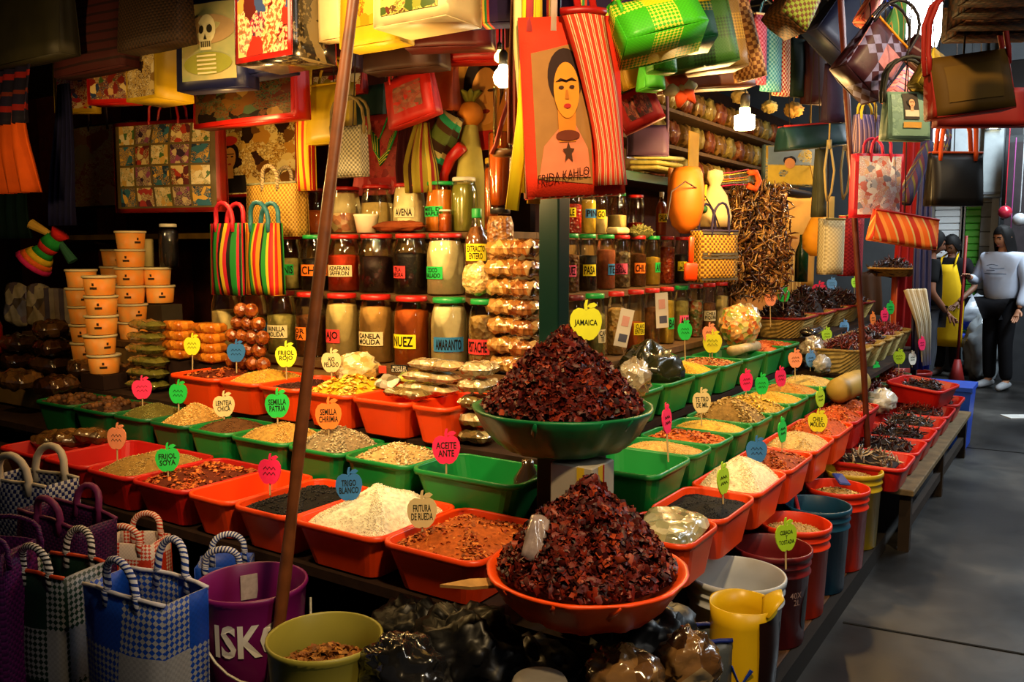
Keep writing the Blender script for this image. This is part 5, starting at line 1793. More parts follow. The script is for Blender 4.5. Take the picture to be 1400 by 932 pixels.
hb('coral pink bag hung behind the striped straps', (498, 158, 558, 250), plain('#B83A3A', .6, .25, .15, 8), dict(y=3.35), dp=.05, handles=0, panel=collage(['#B03434', '#8A2A2A', '#A84A3A', '#C04A44'], (5, 6), 3.3, .6, 0), pm=.03)
cloth('folded_shawl', 'soft pink shawl bunched above the top jars', (466, 222, 552, 266), plain('#C05A58', .85, .1, .15, 10), dict(y=3.32), folds=4, gather=.9, amp=.03)
for i, sx_ in enumerate((-1, 1)):
    pass
bnd = E('strap_bundle', 'bundle of green and yellow striped woven straps', 'straps', at(526, 205, y=3.15), 0)
for k in range(9):
    pts = [(-.085 + .006 * k, 0, .10 - .006 * k), (-.05 + .004 * k, -.02, .0 - .006 * k), (0, -.035, -.045 - .004 * k), (.05 - .004 * k, -.02, .0 - .006 * k), (.085 - .006 * k, 0, .10 - .006 * k)]
    if k == 0:
        P('cord', MB().tube([(-.06, .01, .02), (0, .05, .2), (0, .05, 2.862 - bnd.location.z)], .004, 6).mesh('cord', plain('#1E7A34', .8, .15, .1)), bnd)
    P('strap', MB().tube(pts, .006, 6, flat=.5).mesh('strap', plain(['#1E7A34', '#C8B030', '#15502C'][k % 3], .8, .15, .15), True), bnd)
hb('red bag with grey flower print hung at an angle', (522, 94, 604, 172), plain('#A8180E', .5, .35, .2, 8), dict(y=3.05), dp=.06, roll=-12, panel=collage(['#6A4434', '#8A5A44', '#A82418', '#7A3A2C'], (4, 5), 6.6, .5, .2), pm=.05, handles=2, hmat=REDV, flathandle=True)
hb('orange tied bag behind the red flower print', (585, 92, 628, 150), plain('#B8501C', .6, .3, .25, 9), dict(y=3.3), dp=.08, handles=0)
hb('sock like knitted bag striped green brown and turquoise', (566, 150, 640, 242), stripes([(.05, '#5A6A2A'), (.03, '#4A3018'), (.03, '#2A9A6A'), (.025, '#B8A868'), (.04, '#3A2414')], 'v', shear=.2), dict(y=3.27), dp=.10, roll=28, bulge=.04, handles=0)
cloth('hanging_cloth', 'olive yellow cloth folded below the red flower bag', (550, 170, 606, 262), stripes([(.03, '#8A7A20'), (.01, '#3A1C14'), (.03, '#A89430'), (.01, '#7A1C1C')], 'u'), dict(y=3.2), folds=4, gather=.4)
cloth('hanging_cloth', 'dark wine cloth between the pink bag and the olive cloth', (540, 168, 580, 268), plain('#3A0E14', .8, .15, .3), dict(y=3.3), folds=3, gather=.6)
hb('dark teal green bag behind the paw print bag', (470, 120, 530, 190), plain('#0E2A24', .6, .3, .3), dict(y=3.4), dp=.06, handles=0)
hb('white red cutout print bag above the paw print bag', (428, 92, 500, 130), plain('#8A1A12', .5, .3, .2), dict(y=3.35), dp=.05, panel=collage(['#D8C8A0', '#A82418', '#E0D4B0', '#8A7A30'], (5, 3), 4.8), pm=.008, handles=0)
# woven straw bag and the striped bag on the jar shelf
hb('straw coloured woven handbag with beaded bands', (340, 252, 418, 322), weave('#C0963C', '#8A6420', .012), dict(y=3.02), dp=.09, handles=2, hh=.075, hw_=.055, hr=.011, hmat=weave('#6A5A40', '#A89468', .01), trim=plain('#7A7A5A', .7, .2, .3, 90), group=None, top=.8)
for i, (r_, l_, hc) in enumerate((((290, 306, 340, 402), 'green red and black striped plastic bag with a red handle', '#B81C2A'), ((338, 306, 386, 402), 'yellow orange and green striped plastic bag with a teal handle', '#2A6A70'))):
    bands = [(.022, '#B8202C'), (.018, '#15140F'), (.032, '#1E7A2A'), (.014, '#B8202C'), (.018, '#15140F'), (.022, '#C8A828')] if i == 0 else [(.012, '#C8281C'), (.022, '#D88A20'), (.010, '#1A1A14'), (.022, '#2A8A30'), (.012, '#D8B828'), (.010, '#B81C20')]
    hb(l_, r_, stripes(bands, 'u', .5), dict(y=2.74), dp=.06, handles=2, hh=.085, hw_=.06, hr=.011, hmat=plain(hc, .5, .35, .15, 40), top=.75, group=None, bulge=.03)
# poster of a face behind the bottle
pp = at(662, 138, y=3.46)
po = E('face_poster', 'poster of a dark haired woman with closed eyes behind the pale doll', 'poster', pp, 0)
pw_, ph_ = .30, .46
P('sheet', MB().box(pw_, .004, ph_).mesh('sheet', plain('#B87A28', .4, .3, .2, 7)), po)


def flat(name, pts, c, par, y, loc=(0, 0, 0)):
    V, Fc = prism(pts, .0012)
    return P(name, mk_mesh(name, [(x, y_ + y, z) for x, y_, z in V], Fc, plain(c, .5, .25, .08, 20)), par, loc)


def oval(cx, cz, rx, rz_, n=20, a0=0, a1=2 * PI):
    return [(cx + rx * math.cos(a0 + (a1 - a0) * i / n), cz + rz_ * math.sin(a0 + (a1 - a0) * i / n)) for i in range(n + (0 if a1 - a0 > 6.2 else 1))]


flat('printed_hair', oval(0, .07, .12, .15), '#1A0E08', po, -.003)
flat('printed_face', oval(.01, .02, .085, .135), '#C88A3C', po, -.0045)
for sx_ in (-1, 1):
    flat('printed_eye', oval(.01 + sx_ * .035, .045, .022, .007, 12), '#3A1E10', po, -.006)
flat('printed_mouth', oval(.01, -.05, .028, .010, 12), '#8A2A18', po, -.006)
flat('printed_nose', [(.008, .03), (.022, -.015), (-.002, -.015)], '#A86A2C', po, -.006)
flat('printed_collar', [(-.10, -.23), (.12, -.23), (.06, -.14), (-.04, -.14)], '#A81C14', po, -.0045)
# pale cloth doll with round orange head and leafy top
dp_ = at(645, 280, y=3.38)
do = E('cloth_doll', 'tall pale yellow doll with round orange head and leafy top', 'doll', (dp_.x - .01, 3.385, 1.497))
P('skirt', _lm('skirt', [(0, 0), (.085, 0), (.088, .02), (.075, .20), (.055, .38), (.035, .50), (0, .52)], 18, plain('#A89A48', .8, .15, .12, 20), True, lambda a, k: 1 + .03 * math.sin(9 * a)), do)
P('head', _lm('head', [(.062 * math.sin(PI * i / 12), .555 - .06 * math.cos(PI * i / 12)) for i in range(13)], 18, plain('#C8781C', .7, .2, .1, 20)), do)
lf = MB()
for k in range(7):
    a = k * .9
    lf.tube([(0, 0, .60), (.03 * math.cos(a), .03 * math.sin(a), .65), (.055 * math.cos(a), .055 * math.sin(a), .66)], [.010, .016, .006], 6)
P('leaf_top', lf.mesh('leaf_top', plain('#7A7A28', .8, .15, .2), True), do)
# red curved tube strap
T('coiled_strap', MB().tube([at(604, 262, y=3.3), at(606, 238, y=3.3), at(616, 216, y=3.3), at(632, 200, y=3.3)], .028, 10).mesh('coiled_strap', REDV, True), 'thick red strap curving down beside the doll', 'strap')
# glass vase with pink ribbon under the bulb
vp = at(688, 200, y=2.62)
vo = E('glass_vase', 'tall clear glass with a pink ribbon hanging under the bright bulb', 'glass', vp, 0)
P('glass_wall', _lm('glass_wall', [(0, -.02), (.034, -.02), (.036, 0), (.036, .20), (.034, .21)], 20, glass('#F4E8B8')), vo)
P('ribbon', MB().tube([(.05, -.03, .16), (.03, -.05, .08), (.0, -.045, .0), (-.02, -.045, -.03)], .014, 8, flat=.3).mesh('ribbon', plain('#B85A48', .7, .2, .1), True), vo)
P('base_ring', _lm('base_ring', [(0, -.035), (.038, -.035), (.04, -.02), (.03, -.01), (0, -.01)], 18, plain('#6A4A28', .4, .4, .2)), vo)
P('hanging_wire', MB().tube([(0, 0, .21), (0, 0, 2.862 - vp.z)], .002, 5).mesh('hanging_wire', plain('#181410', .6, .2, 0)), vo)
# bright bulbs in view
def bulb(label, px, py, plane, r, strength, col, cord=.5, capped=True, shape=None):
    c = at(px, py, **plane)
    o = E('light_bulb', label, 'bulb', c, 0)
    pr = shape or [(0, -1.0), (.45, -.92), (.85, -.55), (1.0, 0), (.85, .5), (.5, .9), (.4, 1.2)]
    P('glass_bulb', _lm('glass_bulb', [(a * r, z * r) for a, z in pr] + [(0, pr[-1][1] * r)], 18, emit(col, strength)), o)
    zt = pr[-1][1] * r
    P('socket', _lm('socket', [(0, zt), (r * .45, zt), (r * .45, zt + r * 1.1), (r * .25, zt + r * 1.4), (0, zt + r * 1.4)], 14, plain('#2A241C', .5, .3, .1)), o)
    P('cord', MB().tube([(0, 0, zt + r * 1.3), (0, 0, 2.862 - c.z)], .004, 6).mesh('cord', plain('#14110E', .6, .2, 0)), o)
    return c


cA = bulb('glowing round bulb above the tall clear glass', 688, 106, dict(y=2.60), .036, 40, '#FFE9B0')
bulb('small glowing bulb against the woman poster', 683, 78, dict(y=2.9), .022, 14, '#F8E070')
cB = bulb('bright square lamp over the right jars', 1018, 163, dict(x=-1.60), .055, 40, '#FFE890', .5, True, [(0, -1.0), (.9, -1.0), (1.0, -.85), (1.0, .35), (.55, .45), (.5, 1.1)])
cC = bulb('long white fluorescent lamp at the top right', 1264, 12, dict(x=-.70), .075, 30, '#F4F8FF', .9, True, [(0, -2.4), (.8, -2.3), (1.0, -1.6), (1.0, 2.6), (.6, 2.8)])

# ------------------------------------------------------------------ the big portrait bag and its neighbours
FR = at(792, 268, d=2.62)
fd = depth(FR) / F_PX
REDC = plain('#E03418', .75, .2, .15, 14, .2, 200)
fw_, fh_ = 132 * fd, 232 * fd
fb = bag('large red and striped cloth bag with a painted woman, hanging before the post', at(786, 268, d=2.62), YAW + .12, fw_, fh_, .07, REDC, stripes([(.02, '#C8301C'), (.005, '#D8C088'), (.012, '#8A5A3A'), (.005, '#D8C088')], 'u'), roll=math.radians(-3), top=.6, seed=4, bulge=.02, name='portrait_bag')
front, _b, _s, _bt = bag_panels(fw_, fh_, .07, .6, .02, 4)


def on_front(u, v, k=1):
    p, _ = front(u, v)
    return Vector(p) + Vector((0, -.0025 * k, 0))


def patch(name, pts, c, k, parent=fb, mat=None):
    """A flat printed shape that follows the bag's front; pts in bag front coordinates 0..1."""
    V = [on_front(u, v, k) for u, v in pts]
    cx, cz = sum(u for u, v in pts) / len(pts), sum(v for u, v in pts) / len(pts)
    V.append(on_front(cx, cz, k))
    n = len(pts)
    return P(name, mk_mesh(name, V, [(i, (i + 1) % n, n) for i in range(n)], mat or plain(c, .7, .2, .08, 24), smooth=True), parent)


def cs(pts, n=4):
    out = []
    m = len(pts)
    for i in range(m):
        a, b_ = pts[i], pts[(i + 1) % m]
        for j in range(n):
            out.append((a[0] + (b_[0] - a[0]) * j / n, a[1] + (b_[1] - a[1]) * j / n))
    return out


patch('printed_background', cs([(.10, .10), (.66, .06), (.66, .86), (.10, .80)], 6), '#9A6A34', 1)
patch('printed_dress', cs([(.12, .11), (.64, .10), (.62, .26), (.50, .40), (.34, .38), (.18, .28)], 4), '#D87850', 2)
patch('printed_hair', oval(.42, .66, .17, .16, 24), '#2A120A', 2)
patch('printed_neck', cs([(.33, .30), (.50, .30), (.51, .50), (.33, .50)], 3), '#D07A1C', 3)
patch('printed_face', oval(.425, .585, .125, .155, 28), '#D8861E', 4)
for sx_ in (-1, 1):
    patch('printed_eye', oval(.425 + sx_ * .052, .60, .026, .010, 12), '#3A1A0C', 5)
patch('printed_brow', [(.32, .632), (.37, .652), (.425, .638), (.48, .652), (.53, .632), (.48, .640), (.425, .628), (.37, .640)], '#2A120A', 5)
patch('printed_nose', [(.415, .585), (.435, .585), (.445, .535), (.405, .535)], '#B06414', 5)
patch('printed_mouth', oval(.425, .497, .036, .013, 14), '#B0241A', 5)
patch('printed_necklace', oval(.42, .335, .12, .03, 20) , '#6A2A10', 4)
patch('printed_pendant', [(.42, .30), (.44, .265), (.48, .26), (.45, .235), (.46, .19), (.42, .215), (.38, .19), (.39, .235), (.36, .26), (.40, .265)], '#4A2A14', 4)
patch('striped_flap', cs([(.60, .03), (.97, .02), (.985, .985), (.52, .97)], 8), None, 6, mat=None) if False else None
# the striped half that folds over the front on the right
V, U, Fc = [], [], []
for j in range(13):
    for i in range(7):
        s, t = i / 6, j / 12
        u0, u1 = .66 - .26 * t ** 1.2 + .10 * math.sin(PI * t) * (1 - t), 1.0 + .01 * math.sin(5 * t) - .14 * t
        p = on_front(max(0, min(1, u0 + (u1 - u0) * s)), .045 + t * 1.0 if t < .93 else .98, 1)
        if j == 12:
            p.z += .02
        V.append(p + Vector((0, -.022 - .018 * math.sin(PI * s) - .006 * math.sin(9 * t + 3 * s), 0)))
        U.append((s * .24, t * fh_))
for j in range(12):
    for i in range(6):
        a = j * 7 + i
        Fc.append((a, a + 1, a + 8, a + 7))
sf = P('striped_flap', mk_mesh('striped_flap', V, Fc, stripes([(.022, '#E03C20'), (.005, '#E0C890'), (.006, '#C04A28'), (.005, '#E0C890')], 'u'), smooth=True, uv=U), fb)
m_ = sf.modifiers.new('thickness', 'SOLIDIFY')
m_.thickness = .006
tr_ = MB()
tr_.tube([V[12 * 7 + i] + Vector((0, 0, -.004)) for i in range(7)], .012, 6)
P('hem', tr_.mesh('hem', REDV, True), fb)
V, Fc = text_geo('FRIDA KAHLO', fw_ * .52, fh_ * .05, .006)
W = []
for x, y, z in V:
    u = .36 + x / fw_
    v = .115 + (z + x * .14) / fh_
    W.append(on_front(u, v, 6))
P('lettering', mk_mesh('lettering', W, Fc, plain('#3A1408', .7, .1, 0)), fb)
for k, (u0, top_) in enumerate(((.10, .42), (.34, .46), (.62, .50), (.78, .50))):
    p_ = on_front(u0, .98, 0)
    P('strap', MB().tube([p_ + Vector((0, .0, -.03)), p_ + Vector((.02 if k < 2 else -.03, .02, top_ * .5)), p_ + Vector((.05 if k < 2 else -.05, .05, top_))], .011, 8, flat=.35, up=(0, 1, 0)).mesh('strap', plain(['#C84A48', '#D8B8A0', '#B81C12', '#B81C12'][k], .8, .15, .1), True), fb)
# yellow straps hanging left of the portrait bag
ys = E('hanging_straps', 'bright yellow straps hanging left of the portrait bag', 'straps', at(716, 160, d=2.6), YAW)
for k, (x0, z0, x1, z1) in enumerate(((.015, .28, -.035, -.27), (.03, .24, .01, -.22), (-.01, .20, -.005, -.10), (.035, .30, .03, -.25))):
    P('strap', MB().tube([(x0, .01 * k, z0 + .25), (x0, .01 * k, z0), ((x0 + x1) / 2 + .01, .01 * k - .01, (z0 + z1) / 2), (x1, .01 * k, z1)], .020, 8, flat=.3, up=(0, 1, 0)).mesh('strap', plain(['#F0D01C', '#E0B814', '#E8DC90', '#D8B010'][k], .7, .2, .1), True), ys)
cloth('hanging_ribbon', 'long brown and cream striped ribbon behind the yellow straps', (696, -60, 716, 190), stripes([(.01, '#8A5A3A'), (.006, '#C8A878'), (.01, '#6A2A1C')], 'u'), dict(d=2.8), folds=2, gather=.4, yaw=30)

# ------------------------------------------------------------------ hanging bags, right of the post
HR = 'bags hung over the aisle side'
GW = checks('#46C01E', '#D8DC24', .085, .012, .4, '#E8E848')


def hr(lab, rect, mat, plane, **kw):
    kw.setdefault('group', HR)
    kw.setdefault('yaw', 50)
    return hb(lab, rect, mat, plane, **kw)


# green plaited bag tilted so its base shows
hr('bright green and yellow plaited bag tipped toward the viewer', (830, -8, 962, 84), GW, dict(d=2.60), dp=.13, roll=-17, pitch=-28, handles=2, hmat=GW, top=.9, yaw=36)
hr('dark green plaited bag with yellow edge behind the bright one', (858, 8, 976, 74), checks('#0E4A2A', '#8A8A20', .09, .012, .45), dict(d=3.0), dp=.12, roll=-8, pitch=-15, handles=0, yaw=38, top=.9, trim=YEL)
hr('green bag with a pink edge in the middle of the stack', (896, -5, 1008, 98), checks('#3A6A24', '#2A4A1C', .08, .012, .5), dict(d=3.22), dp=.12, roll=-10, handles=0, yaw=40, trim=plain('#C87A8A', .6, .2, .1))
hr('tan and olive bag with a yellow edge at the stack back', (905, -10, 1020, 102), checks('#8A6A34', '#B8903C', .10, .012, .5), dict(d=3.45), dp=.14, roll=-8, handles=0, yaw=44)
hr('brown woven bag with pale grid squares', (985, -10, 1048, 108), weave('#7A4A28', '#C8965A', .016), dict(d=3.75), dp=.14, roll=-14, handles=2, yaw=55, hmat=BROWNL)
hr('brown leather pouch bag under the plaited stack', (900, 80, 1030, 128), plain('#6A3A1C', .5, .3, .3, 9), dict(d=3.98), dp=.10, roll=-6, handles=0)
hr('lime green small bag below the dark green plaited bag', (886, 66, 924, 98), checks('#4AA02A', '#7AB83A', .05, .01), dict(d=2.82), dp=.06, handles=0)
hr('bright lime bag corner beneath the stack', (872, 92, 908, 122), plain('#4AA824', .5, .3, .1), dict(d=3.1), dp=.08, handles=0)
hr('mustard and red bag at the left of the stack', (838, 64, 892, 122), checks('#B88A14', '#C02018', .09, .4, .5), dict(d=3.2), dp=.06, roll=-20, handles=0)
hr('red bag with brown fringed print beside the portrait bag', (836, 112, 908, 182), plain('#A81C12', .55, .3, .2, 9), dict(d=3.3), dp=.06, roll=-24, panel=collage(['#5A2A18', '#8A1C12', '#3A1A10', '#A85A34'], (8, 3), 2.4, .6, 0), pm=.03, handles=0, trim=plain('#3A8A2A', .6, .2, .1), yaw=25)
fo = E('cloth_flower', 'orange cloth flower with pale petals under the plaited bags', 'flower', at(930, 122, d=3.3), 0, rot=(PI / 2 - .3, 0, YAW + .3))
for k in range(6):
    a = k * PI / 3 + .3
    P('petal', MB().tube([(0, 0, 0), (.035 * math.cos(a), .035 * math.sin(a), .015), (.075 * math.cos(a), .075 * math.sin(a), .0)], [.012, .030, .008], 8, flat=.4).mesh('petal', plain('#D84A10' if k % 3 else '#C8B070', .7, .2, .12), True), fo)
P('heart', _lm('heart', [(0, -.01), (.02, 0), (.012, .015), (0, .018)], 12, plain('#B88A40', .7, .2, .1)), fo)
hr('dark plum bag above the straw hats', (858, 172, 914, 212), plain('#3A2438', .6, .25, .2), dict(x=-1.95), dp=.05, handles=2, hh=.42, yaw=30)
# straw hats / mats stacked on the top right shelf
for k, (px_, py_, c_, l_) in enumerate(((900, 232, '#C8B45C', 'lowest pale straw mat of the folded pile, top right shelf'), (898, 224, '#B8A850', 'middle straw mat of the folded pile, top right shelf'), (902, 216, '#D0C070', 'topmost straw mat of the folded pile, top right shelf'))):
    p = at(px_, py_, x=-2.18)
    T('straw_mat', MB().box(.18, .42, .022, (0, 0, 0), bev=.008).mesh('straw_mat', plain(c_, .7, .2, .25, 30, .4, 140), True), l_, 'mat', p, (.03 * k, .05, .04 * k), 'straw mats in a pile')
T('green_beam', MB().box(.05, .9, .05, (0, 0, 0)).mesh('green_beam', plain('#0C3A20', .5, .3, .2)), 'dark green beam under the straw mats', 'beam', at(862, 246, x=-2.22) + Vector((0, .25, .022)))
T('cardboard_sheet', MB().box(.006, .16, .60, (0, 0, -.10)).mesh('cardboard_sheet', plain('#C89420', .6, .2, .1)), 'golden cardboard sheet standing behind the orange gourd', 'sheet', at(948, 225, x=-2.1))
# crocheted panels
for i, (r_, c1, c2, l_) in enumerate((((1030, 22, 1048, 112), '#B83A4A', '#D87A88', 'pink crocheted bag hung beside the turquoise one'), ((1042, 28, 1068, 122), '#3A8A90', '#8AC0B8', 'turquoise crocheted bag with cream bands'), ((1058, 42, 1080, 128), '#B02418', '#E0C8A0', 'red and cream netted bag beside the turquoise one'))):
    hr(l_, r_, weave(c1, c2, .012, .8), dict(x=-1.55 + .03 * i), dp=.03, handles=1, hh=.1, yaw=60, trim=plain('#D8C090', .7, .2, .15))
hr('lime and brown woven bag tipped at the top right', (1046, -40, 1132, 50), weave('#8AA038', '#6A4420', .014), dict(x=-1.0), dp=.14, roll=32, handles=0, yaw=50, trim=plain('#C8601C', .6, .2, .1), side_mat=weave('#7A5024', '#4A3014', .014))
hr('big dark navy bag with blue edge hung slanting', (1112, -40, 1212, 96), plain('#0C0F22', .5, .35, .25, 8), dict(x=-1.12), dp=.14, roll=38, handles=2, yaw=48, hmat=NAVY, trim=plain('#2A3A9A', .5, .3, .1))
hr('plum and pink checked bag with violet squares', (1146, 22, 1240, 140), checks('#3A1424', '#B87884', .10, .05, .5, '#7A78A8'), dict(x=-.76), dp=.10, roll=38, handles=2, yaw=52, hmat=plain('#181420', .5, .3, .1), trim=plain('#D88A18', .6, .2, .1))
hr('salmon striped cloth bag hung slanting below the lamp', (1204, 86, 1264, 152), stripes([(.02, '#E0705A'), (.006, '#5A4A6A'), (.02, '#E88A70'), (.006, '#8A3A3A')], 'v'), dict(x=-.80), dp=.06, roll=38, handles=0, yaw=50)
hr('green plaid cloth bag beside the long white lamp', (1206, -20, 1252, 58), stripes([(.03, '#3A6A2A'), (.006, '#C87A28'), (.03, '#5A8A3A'), (.006, '#B8A040')], 'u', shear=.4), dict(x=-.92), dp=.06, roll=15, handles=0)
hr('coral and orange striped bag above the plum checked bag', (1170, -25, 1215, 36), stripes([(.02, '#D85A48'), (.02, '#E08A68'), (.006, '#1A1414')], 'u', shear=.5), dict(x=-.9), dp=.06, roll=30, handles=0)
hr('small yellow and violet striped bag with yellow handles', (1166, 158, 1202, 208), stripes([(.008, '#4A3A5A'), (.006, '#A88A8A'), (.008, '#6A5A7A')], 'u'), dict(x=-.98), dp=.06, handles=2, hh=.06, hw_=.04, hmat=plain('#C8A828', .6, .2, .1), yaw=45)
tb_ = hr('pale teal bag with a small portrait', (1208, 128, 1268, 190), plain('#6A8A7A', .6, .25, .12), dict(x=-.62), dp=.07, handles=2, hmat=plain('#2A2A24', .6, .2, .1), yaw=42, panel=collage(['#6A8A7A', '#5A7A6C', '#7A9A88', '#64847A'], (1, 1), 1.1, .6, 0), pm=.01)
patch_on(tb_, 'printed_frame', rect_pts(.30, .40, .66, .96), '#2A1E14', 3)
figure_on(tb_, .48, .74, .34, .30, '#C8B8A0', '#140C08', '#C89A70', 4)
patch_on(tb_, 'printed_band', rect_pts(.28, .22, .72, .34), '#B88A3C', 3)
hr('mustard envelope bag with red side at the right', (1266, 70, 1380, 160), plain('#52390A', .7, .2, .15, 7), dict(x=-.29), dp=.08, roll=-7, handles=2, hh=.16, yaw=30, hmat=plain('#8A1A14', .6, .2, .1), side_mat=plain('#8A1A10', .6, .2, .15), panel=plain('#5C420A', .7, .2, .15, 6), pm=.03)
hr('dark red bag behind the mustard envelope bag', (1285, 122, 1400, 172), plain('#6A120E', .6, .25, .2), dict(x=-.40), dp=.06, handles=0, yaw=30)
for k in range(4):
    hr(f"dark brown woven bag, {['lowest', 'second', 'third', 'uppermost'][k]} of the stack in the top right corner", (1300 + 8 * k, 8 - 18 * k, 1412 + 8 * k, 50 - 18 * k), weave('#5A3418', '#2A180C', .014), dict(x=-.25 + .03 * k), dp=.10, handles=0, yaw=30, trim=plain('#6A3A14', .6, .2, .2), top=.9)
hr('black handbag with orange and green edges', (1270, 210, 1340, 280), plain('#0E0C0C', .45, .4, .2), dict(x=-.57), dp=.08, handles=2, hh=.20, hw_=.09, hr=.011, yaw=38, hmat=plain('#C84A14', .6, .2, .1), trim=plain('#B8481C', .6, .2, .1))
hr('violet and olive patterned bag left of the black handbag', (1226, 190, 1282, 280), stripes([(.02, '#4A4468'), (.012, '#7A7438'), (.02, '#6A3A4A'), (.01, '#38406A')], 'u', shear=.6), dict(x=-.84), dp=.06, roll=25, handles=2, yaw=45)
hr('white magazine print bag with red border and pink handles', (1166, 212, 1230, 296), plain('#C01C30', .5, .3, .1), dict(x=-.86), dp=.05, panel=collage(P5, (6, 7), 5.2), pm=.012, handles=2, hh=.07, hw_=.05, hmat=plain('#C83050', .6, .2, .1), yaw=42, top=.9)
hr('orange striped bag with red edges near the far baskets', (1190, 288, 1282, 340), stripes([(.03, '#D8601C'), (.01, '#C8A868'), (.03, '#B83018'), (.02, '#E08A3C')], 'u', shear=.5), dict(x=-.72), dp=.06, roll=8, handles=0, yaw=45, trim=REDV)
hr('dark teal tray shaped bag with a red edge', (1062, 166, 1160, 206), plain('#0E2A2C', .5, .3, .2), dict(x=-1.35), dp=.16, roll=-6, handles=0, yaw=50, trim=plain('#8A1C18', .6, .2, .1))
scb = hr('scenic picture bag with a small face', (1044, 200, 1118, 254), plain('#4A5A5A', .4, .3, .2), dict(x=-1.6), dp=.04, panel=collage(['#4A5A64', '#8A9A9A', '#C8A840', '#6A7A80', '#A88A3A'], (1.6, 2.2), 9.4, .2, .7), pm=.006, handles=0, yaw=45, top=.9)
patch_on(scb, 'printed_sky', rect_pts(.05, .52, .95, .96), '#6A7A8A', 3)
patch_on(scb, 'printed_field', rect_pts(.05, .05, .95, .50), '#C8A83C', 3)
patch_on(scb, 'printed_face', ell(.42, .55, .09, .13), '#C8844C', 5)
patch_on(scb, 'printed_hair', ell(.42, .62, .11, .12), '#1E120C', 4)
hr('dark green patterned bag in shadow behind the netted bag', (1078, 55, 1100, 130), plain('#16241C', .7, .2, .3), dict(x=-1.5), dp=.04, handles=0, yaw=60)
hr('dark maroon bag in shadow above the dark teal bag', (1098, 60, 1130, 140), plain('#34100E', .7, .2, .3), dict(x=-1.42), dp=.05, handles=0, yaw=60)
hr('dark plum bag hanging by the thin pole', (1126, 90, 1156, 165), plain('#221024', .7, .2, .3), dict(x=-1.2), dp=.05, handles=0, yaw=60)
hr('maroon scarf like bag above the salmon striped bag', (1232, 48, 1292, 104), stripes([(.03, '#3A1014'), (.008, '#7A6A70'), (.03, '#4A1820')], 'v'), dict(x=-.62), dp=.06, roll=36, handles=0, yaw=45)
hr('olive and yellow plaid bag behind the mustard envelope', (1250, 60, 1290, 135), stripes([(.04, '#6A5A14'), (.01, '#B89A28'), (.03, '#8A7420')], 'u', shear=.3), dict(x=-.55), dp=.06, roll=30, handles=0)
for i, (px_, l_) in enumerate(((1132, 'pair of cream slings hung left of the thin pole'), (1154, 'cream sling hung beside the thin pole'))):
    c_ = at(px_, 238, x=-1.25)
    o = E('cord_sling', l_, 'sling', c_, YAW + .4)
    for s_ in (-1, 1):
        P('cord', MB().tube([(s_ * .01, 0, .16), (s_ * .035, -.01, .02), (s_ * .02, -.01, -.10), (0, 0, -.15)], .007, 6).mesh('cord', plain('#A8905A', .8, .15, .15), True), o)
    P('cord', MB().tube([(0, 0, .19), (0, 0, 2.862 - c_.z)], .005, 6).mesh('cord', plain('#A8905A', .8, .15, .15), True), o)
    P('knot', MB().tube([(0, 0, .14), (0, 0, .19)], .014, 8).mesh('knot', plain('#A8905A', .8, .15, .15), True), o)
# crumpled pale paper bags under the lamp
for i, (px_, py_, s_, c_, l_) in enumerate(((1052, 146, .05, '#C8B068', 'crumpled cream paper bag right of the square lamp'), (1085, 150, .055, '#A8803C', 'crumpled tan paper bag right of the square lamp'), (1012, 132, .05, '#B89A5A', 'crumpled pale bag above the square lamp'))):
    pb_ = at(px_, py_, x=(-1.95, -1.65, -1.95)[i])
    s_ *= 1.2
    bb_ = blob('paper_bag', l_, pb_, (s_, s_ * 1.3, s_ * .8), 60 + i, plain(c_, .7, .2, .25, 12), crease=.6, freq=3)
    P('tie_cord', MB().tube([(0, 0, s_ * .6), (0, 0, 2.862 - pb_.z)], .003, 5).mesh('tie_cord', plain('#8A7440', .8, .15, .1)), bb_)

# ------------------------------------------------------------------ goods right of the jars
STRAW = weave('#C8942C', '#6A4414', .014)
gd = T('gourd_bag', _lm('gourd_bag', [(0, 0), (.03, .005), (.075, .05), (.10, .14), (.10, .24), (.085, .33), (.07, .36), (0, .37)], 22, plain('#A85808', .55, .3, .12, 8), True, lambda a, k: 1 + .03 * math.sin(5 * a + k)), 'smooth orange gourd shaped bag hanging before the top right jars', 'bag', at(937, 320, x=-1.86))
T('orange_fold', MB().box(.02, .22, .26, (0, 0, 0), bev=.008).mesh('orange_fold', plain('#C8701C', .6, .25, .12)), 'flat orange cloth square behind the orange gourd', 'cloth', at(922, 262, x=-1.98) + Vector((0, .03, 0)))
T('cord_loop', MB().tube([at(912, 300, x=-1.74), at(918, 262, x=-1.76), at(937, 248, x=-1.78), at(960, 262, x=-1.78), at(976, 288, x=-1.76), at(986, 318, x=-1.74)], .004, 6).mesh('cord_loop', plain('#2A1A14', .6, .2, .1)), 'thin dark cord looped over the orange gourd', 'cord')
bk_ = HB('straw basket bag with dark banded stripes hung before the jars', (946, 316, 1006, 384), STRAW, dict(x=-1.72), dp=.10, yaw=62, handles=2, hh=.14, hw_=.06, hmat=plain('#241C3A', .6, .2, .1), top=.95, trim=plain('#3A3048', .7, .2, .1))
for z0 in (.02, .45, .52, .93):
    patch_on(bk_, 'band', rect_pts(.0, z0, 1.0, z0 + .05, 4), '#4A4438', 2)
sc = E('plastic_scoop', 'bright orange plastic scoop propped beside the straw basket', 'scoop', at(944, 384, x=-1.78), YAW + .2)
P('blade', MB().box(.075, .025, .10, (0, 0, .05), bev=.01).mesh('blade', plain('#E0420C', .35, .4, .06), True), sc)
P('handle', MB().box(.028, .02, .14, (0, 0, .17), bev=.006).mesh('handle', plain('#E0420C', .35, .4, .06), True), sc)
wd = E('cloth_pouch', 'cream cloth doll like pouch above the straw basket', 'pouch', at(976, 310, x=-1.84), YAW)
